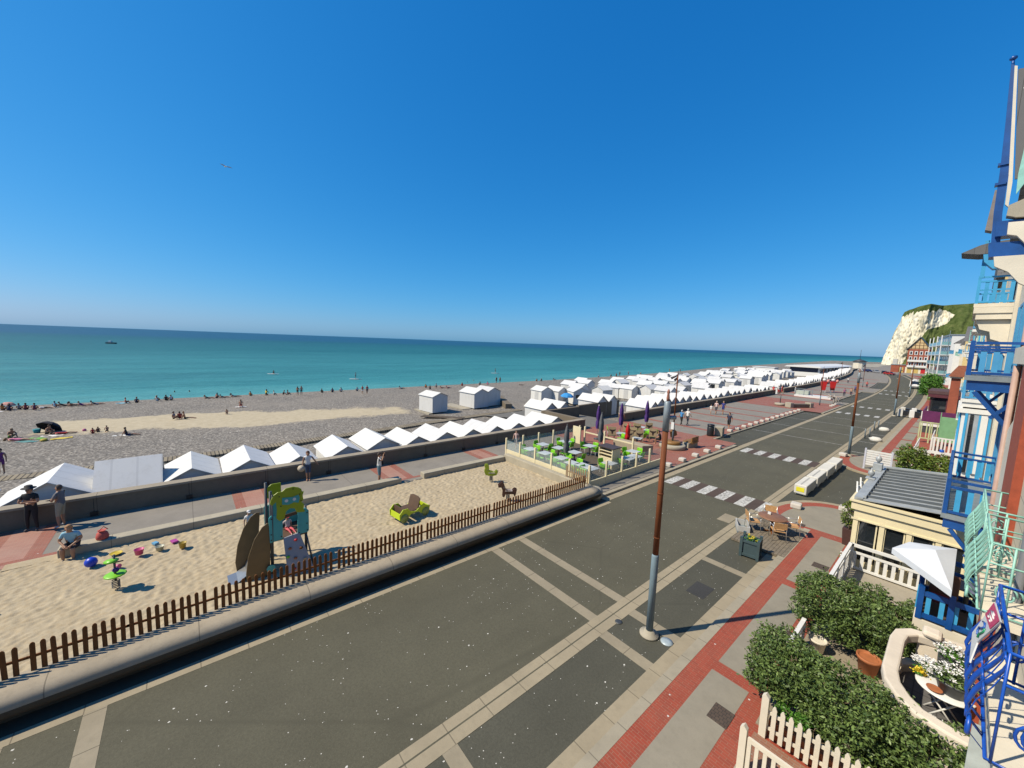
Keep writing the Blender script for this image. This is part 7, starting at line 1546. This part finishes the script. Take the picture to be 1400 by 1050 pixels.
panel([(1.96, 1.30), (2.34, 1.34), (2.36, 2.18), (2.30, 2.26), (2.0, 2.26), (1.94, 2.18)], -14.70, .04, 'side_panel', TEALP, ((2.0, 1.4), (2.3, 1.45), (2.0, 1.6), (2.3, 2.15), (2.02, 2.15)))
panel([(2.80, 1.36), (3.12, 1.36), (3.17, 1.42), (3.17, 2.16), (3.08, 2.28), (2.82, 2.26)], -14.70, .04, 'side_panel', TEALP, ((2.85, 1.42), (3.11, 1.45), (3.11, 2.1), (2.87, 2.2), (3.1, 1.7)))
panel([(1.96, 1.36), (3.1, 1.36), (3.1, 2.2), (2.6, 2.3), (1.96, 2.2)], -15.84, .04, 'back_panel', TEALP)
hairp = [(2.16, 2.15), (2.18, 2.45), (2.16, 2.72), (2.05, 2.62), (1.98, 2.70), (2.02, 2.84), (2.10, 2.98), (2.22, 3.06), (2.34, 3.05), (2.45, 3.14), (2.68, 3.16), (2.84, 3.10), (2.94, 3.02), (2.96, 2.92), (3.02, 2.92), (2.98, 2.78), (3.0, 2.6), (2.94, 2.55), (3.02, 2.44), (3.0, 2.28), (3.04, 2.16), (2.86, 2.18), (2.78, 2.2), (2.72, 2.36), (2.58, 2.40), (2.46, 2.32), (2.40, 2.08), (2.26, 2.02)]
cp = panel(hairp, -14.66, .04, 'crown_panel', LEAFH, ((2.26, 2.9), (2.68, 3.08), (2.88, 2.85), (2.92, 2.6), (2.3, 2.55)))
panel([(2.34, 2.60), (2.52, 2.55), (2.7, 2.60), (2.84, 2.55), (2.88, 2.72), (2.84, 2.84), (2.66, 2.80), (2.48, 2.82), (2.34, 2.84)], -14.615, .012, 'mask_panel', TEALP, (), cp)
for y in (2.47, 2.71): W(MB().tube([(-14.6, y, 2.71), (-14.594, y, 2.71)], .055, 10), 'eye', WHITE, cp)
panel([(2.05, 2.5), (2.02, 2.86), (2.2, 3.0), (2.5, 3.0), (2.5, 2.6), (2.3, 2.4)], -15.78, .04, 'crown_panel', LEAFH)
panel([(2.34, 2.02), (2.86, 2.10), (2.84, 2.22), (2.36, 2.16)], -14.75, .03, 'crossbar', mat('dark_brown_panel', (.10,.055,.03), .7, .2, 4))
SLB = mat('brown_slide_panel', (.19,.125,.05), .6, .15, 3)
sl_ = [(2.02, 2.0), (1.98, 1.4), (1.95, .35), (1.9, .08), (1.30, .02), (1.26, .4), (1.34, 1.0), (1.52, 1.55), (1.75, 1.92), (1.9, 2.02)]
panel(sl_, -14.74, .035, 'slide_side', SLB); panel([(y - .22, z + .12) for y, z in sl_], -15.56, .035, 'slide_side', SLB)
s = MB(); pts = [(1.98, 1.36), (1.75, 1.3), (1.5, .8), (1.3, .35), (1.05, .18), (.8, .15)]
for (a, b), (c, d) in zip(pts, pts[1:]): s.face([s.add([(-15.5, a, b + PZ*0), (-14.78, a, b), (-14.78, c, d), (-15.5, c, d)]) + q for q in range(4)])
W(s, 'slide', mat('steel_slide', (.45,.45,.45), .3, .1, 3, metal=.7), t)
cw = W(MB().extr([(-14.66, 2.36, 1.36), (-14.66, 2.86, 1.42), (-14.2, 3.22, PZ-.05), (-14.2, 2.40, PZ-.05)], (-.05, 0, .0)), 'climbing_wall', mat('grey_climbing_panel', (.34,.36,.39), .6, .08, 2), t)
for k, (y, f_) in enumerate(((2.72, .14), (2.52, .32), (2.86, .38), (2.44, .52), (2.66, .60), (2.95, .68), (2.60, .86))):
    x = -14.66 + .46*f_; z = 1.38 - 1.2*f_; W(MB().ball((x + .03, y, z + .02), .05, .06, .045, 8), 'climbing_hold', (REDP, TERRA, BROWNW, LIME, TERRA, mat('tan_hold', (.5,.36,.2), .6), REDP)[k], cw)
W(MB().tube([(-14.69, 2.04, PZ-.1), (-14.66, 2.06, 3.0)], .022, 6), 'fire_pole', DGREY, t); W(MB().tube([(-14.62, 1.96, .42), (-14.60, 1.96, .42)], .13, 12), 'turquoise_disc', TEALP, t)
W(MB().tube([(-14.72, 3.08, 1.3), (-14.35, 3.25, PZ-.1)], .03, 6), 'brace', DGREY, t)
# lime car
t = thing('play_car', 'lime green wooden play car in the sandpit', 'play equipment', (-16.0, 7.7, PZ), rad(8))
LC = mat('lime_yellow_panel', (.55,.70,.02), .45, .08, 3); DB = mat('dark_brown_panel', (.10,.055,.03), .7, .2, 4)
side = [(-.78, .16), (-.62, .05), (-.4, .12), (-.2, .3), (.2, .3), (.42, .12), (.62, .04), (.8, .2), (.84, .42), (.6, .5), (.5, .6), (.3, .52), (.05, .36), (-.2, .42), (-.36, .6), (-.62, .62), (-.8, .42)]
for x in (-.42, .38): o = MB().extr([(x, y, z) for y, z in side], (.04, 0, 0)).build('side_panel', LC, t, bev=.01); [MB().lathe([(.05, 0), (.2, 0), (.2, .03), (.05, .03)], (0,0,0), 14).build('wheel', TEALP if 0 else mat('olive_wheel', (.30,.36,.10), .5), o, (x + .042, y, .2)).rotation_euler.__setitem__(1, rad(90)) for y in (-.55, .58)]
MB().extr([(-.38, .15, .42), (.38, .15, .42), (.38, .28, .86), (.2, .3, .92), (-.2, .3, .92), (-.38, .28, .86)], (0, .04, 0)).build('backrest', DB, t); MB().box(-.38, .38, -.3, .2, .38, .42).build('seat', DB, t); MB().box(-.38, .38, -.6, -.55, .3, .62).build('dashboard', DB, t); MB().box(-.38, .38, -.76, -.72, .15, .42).build('bonnet', LC, t); MB().box(-.38, .38, .76, .8, .2, .42).build('rear_panel', LC, t)
def spring_toy(label, loc, rz, pts, m, m2):
    t = thing('spring_rider', label, 'play equipment', loc, rz)
    s = MB(); s.tube([(.09*math.cos(a), .09*math.sin(a), .02 + a*.0085) for a in [k*.5 for k in range(76)]], .015, 5); s.build('spring', DGREY, t)
    for y in (-.11, .07): MB().extr([(x, y, z) for x, z in pts], (0, .04, 0)).build('side_panel', m, t, bev=.008)
    MB().box(-.22, .16, -.14, .14, .52, .56).build('seat', m2, t); MB().tube([(.22, -.26, .74), (.22, .26, .74)], .018).build('handle', DGREY, t); return t
spring_toy('brown horse spring rider near the fence end of the sandpit', (-14.75, 12.6, PZ), rad(-125), [(-.42, .40), (-.36, .2), (-.28, .36), (-.1, .36), (.12, .36), (.2, .18), (.3, .24), (.28, .5), (.36, .72), (.52, .72), (.54, .84), (.40, .98), (.3, 1.04), (.22, .86), (.12, .6), (-.2, .56), (-.32, .66), (-.46, .62)], mat('dark_red_brown_panel', (.09,.035,.02), .6), mat('pale_seat', (.55,.48,.42), .6))
spring_toy('yellow green duck spring rider at the far end of the sandpit', (-17.45, 13.55, PZ), rad(-125), [(-.40, .60), (-.3, .40), (-.1, .36), (.14, .36), (.34, .42), (.42, .62), (.36, .82), (.42, .95), (.34, 1.06), (.2, 1.04), (.14, .9), (.12, .66), (-.16, .58), (-.3, .7)], LEAFH, mat('pale_seat', (.55,.48,.42), .6))
t = thing('spring_rider', 'slim stem spring rider with lime leaf rests at the left of the sandpit', 'play equipment', (-16.65, -1.95, PZ))
MB().tube([(.09*math.cos(a), .09*math.sin(a), .02 + a*.0085) for a in [k*.5 for k in range(60)]], .015, 5).build('spring', DGREY, t); MB().tube([(0,0,.26), (0,0,1.12)], .03).build('stem', DGREY, t); MB().lathe([(.05, .45), (.26, .45), (.27, .47), (.24, .49), (.05, .5)], (0,0,0), 12).build('seat', LIME, t); MB().lathe([(.04, .95), (.17, .95), (.18, .97), (.04, 1.0)], (.06,-.06,0), 10).build('leaf_rest', LIME, t); MB().tube([(-.02,-.2,.86), (0,.2,.86)], .02).build('handle', BLACK, t); MB().ball((.02, .02, .62), .09, .09, .08, 8).build('purple_knob', PURPLE, t)
# beach toys in the sand
def bucket(name, label, loc, r, h, m, cat='toy'): return tag(MB().lathe([(r*.75, 0), (r, h), (r*1.06, h), (r*.9, h*.97), (r*.68, .02)], (0,0,0), 14).build(name, m, None, loc), label, cat)
o = tag(MB().ball((0,0,0), .17, .17, .17, 16).build('beach_ball', mat('blue_ball', (.01,.05,.55), .4, .1, 3), None, (-18.75, -2.75, PZ + .15)), 'blue ball on the sand by the seated person', 'ball')
bucket('toy_sieve', 'yellow toy sieve in the sand near the blue ball', (-19.3, -2.2, PZ), .17, .05, mat('yellow_plastic', (.62,.45,.03), .5)); bucket('toy_bucket', 'pink toy bucket in the sand', (-18.7, -1.55, PZ + .05), .14, .2, mat('pink_plastic', (.70,.10,.28), .45)); bucket('toy_bucket', 'pale toy bucket lying in the sand next to the pink one', (-18.75, -1.0, PZ), .13, .16, mat('pale_plastic', (.55,.55,.42), .5)); bucket('toy_bucket', 'yellow and brown toy bucket on its own in the sand', (-18.5, -.35, PZ), .12, .2, mat('ochre_plastic', (.50,.36,.05), .5))
tag(MB().tube([(0,0,.02), (.3,.1,.04), (.45,.2,.06)], [.02,.03,.07], 6).build('toy_spade', mat('pink_plastic', (.70,.10,.28), .45), None, (-18.55, -2.2, PZ)), 'pink toy spade between the blue ball and the buckets', 'toy'); tag(MB().box(-.1,.1,-.07,.07,0,.07).build('toy_mould', mat('light_blue_plastic', (.15,.40,.62), .5), None, (-19.4, -1.15, PZ), .5), 'light blue toy mould by the block wall', 'toy'); tag(MB().box(-.14,.14,-.09,.09,0,.06).build('toy_rake', mat('magenta_plastic', (.45,.06,.30), .5), None, (-19.2, -.6, PZ), .3), 'magenta toy rake by the block wall', 'toy')
tag(MB().tube([(0,0,.03), (.35,.2,.03)], [.02, .05], 6).build('toy_spade', PURPLE, None, (-17.4, -4.6, PZ)), 'purple toy spade at the left edge of the sandpit', 'toy')
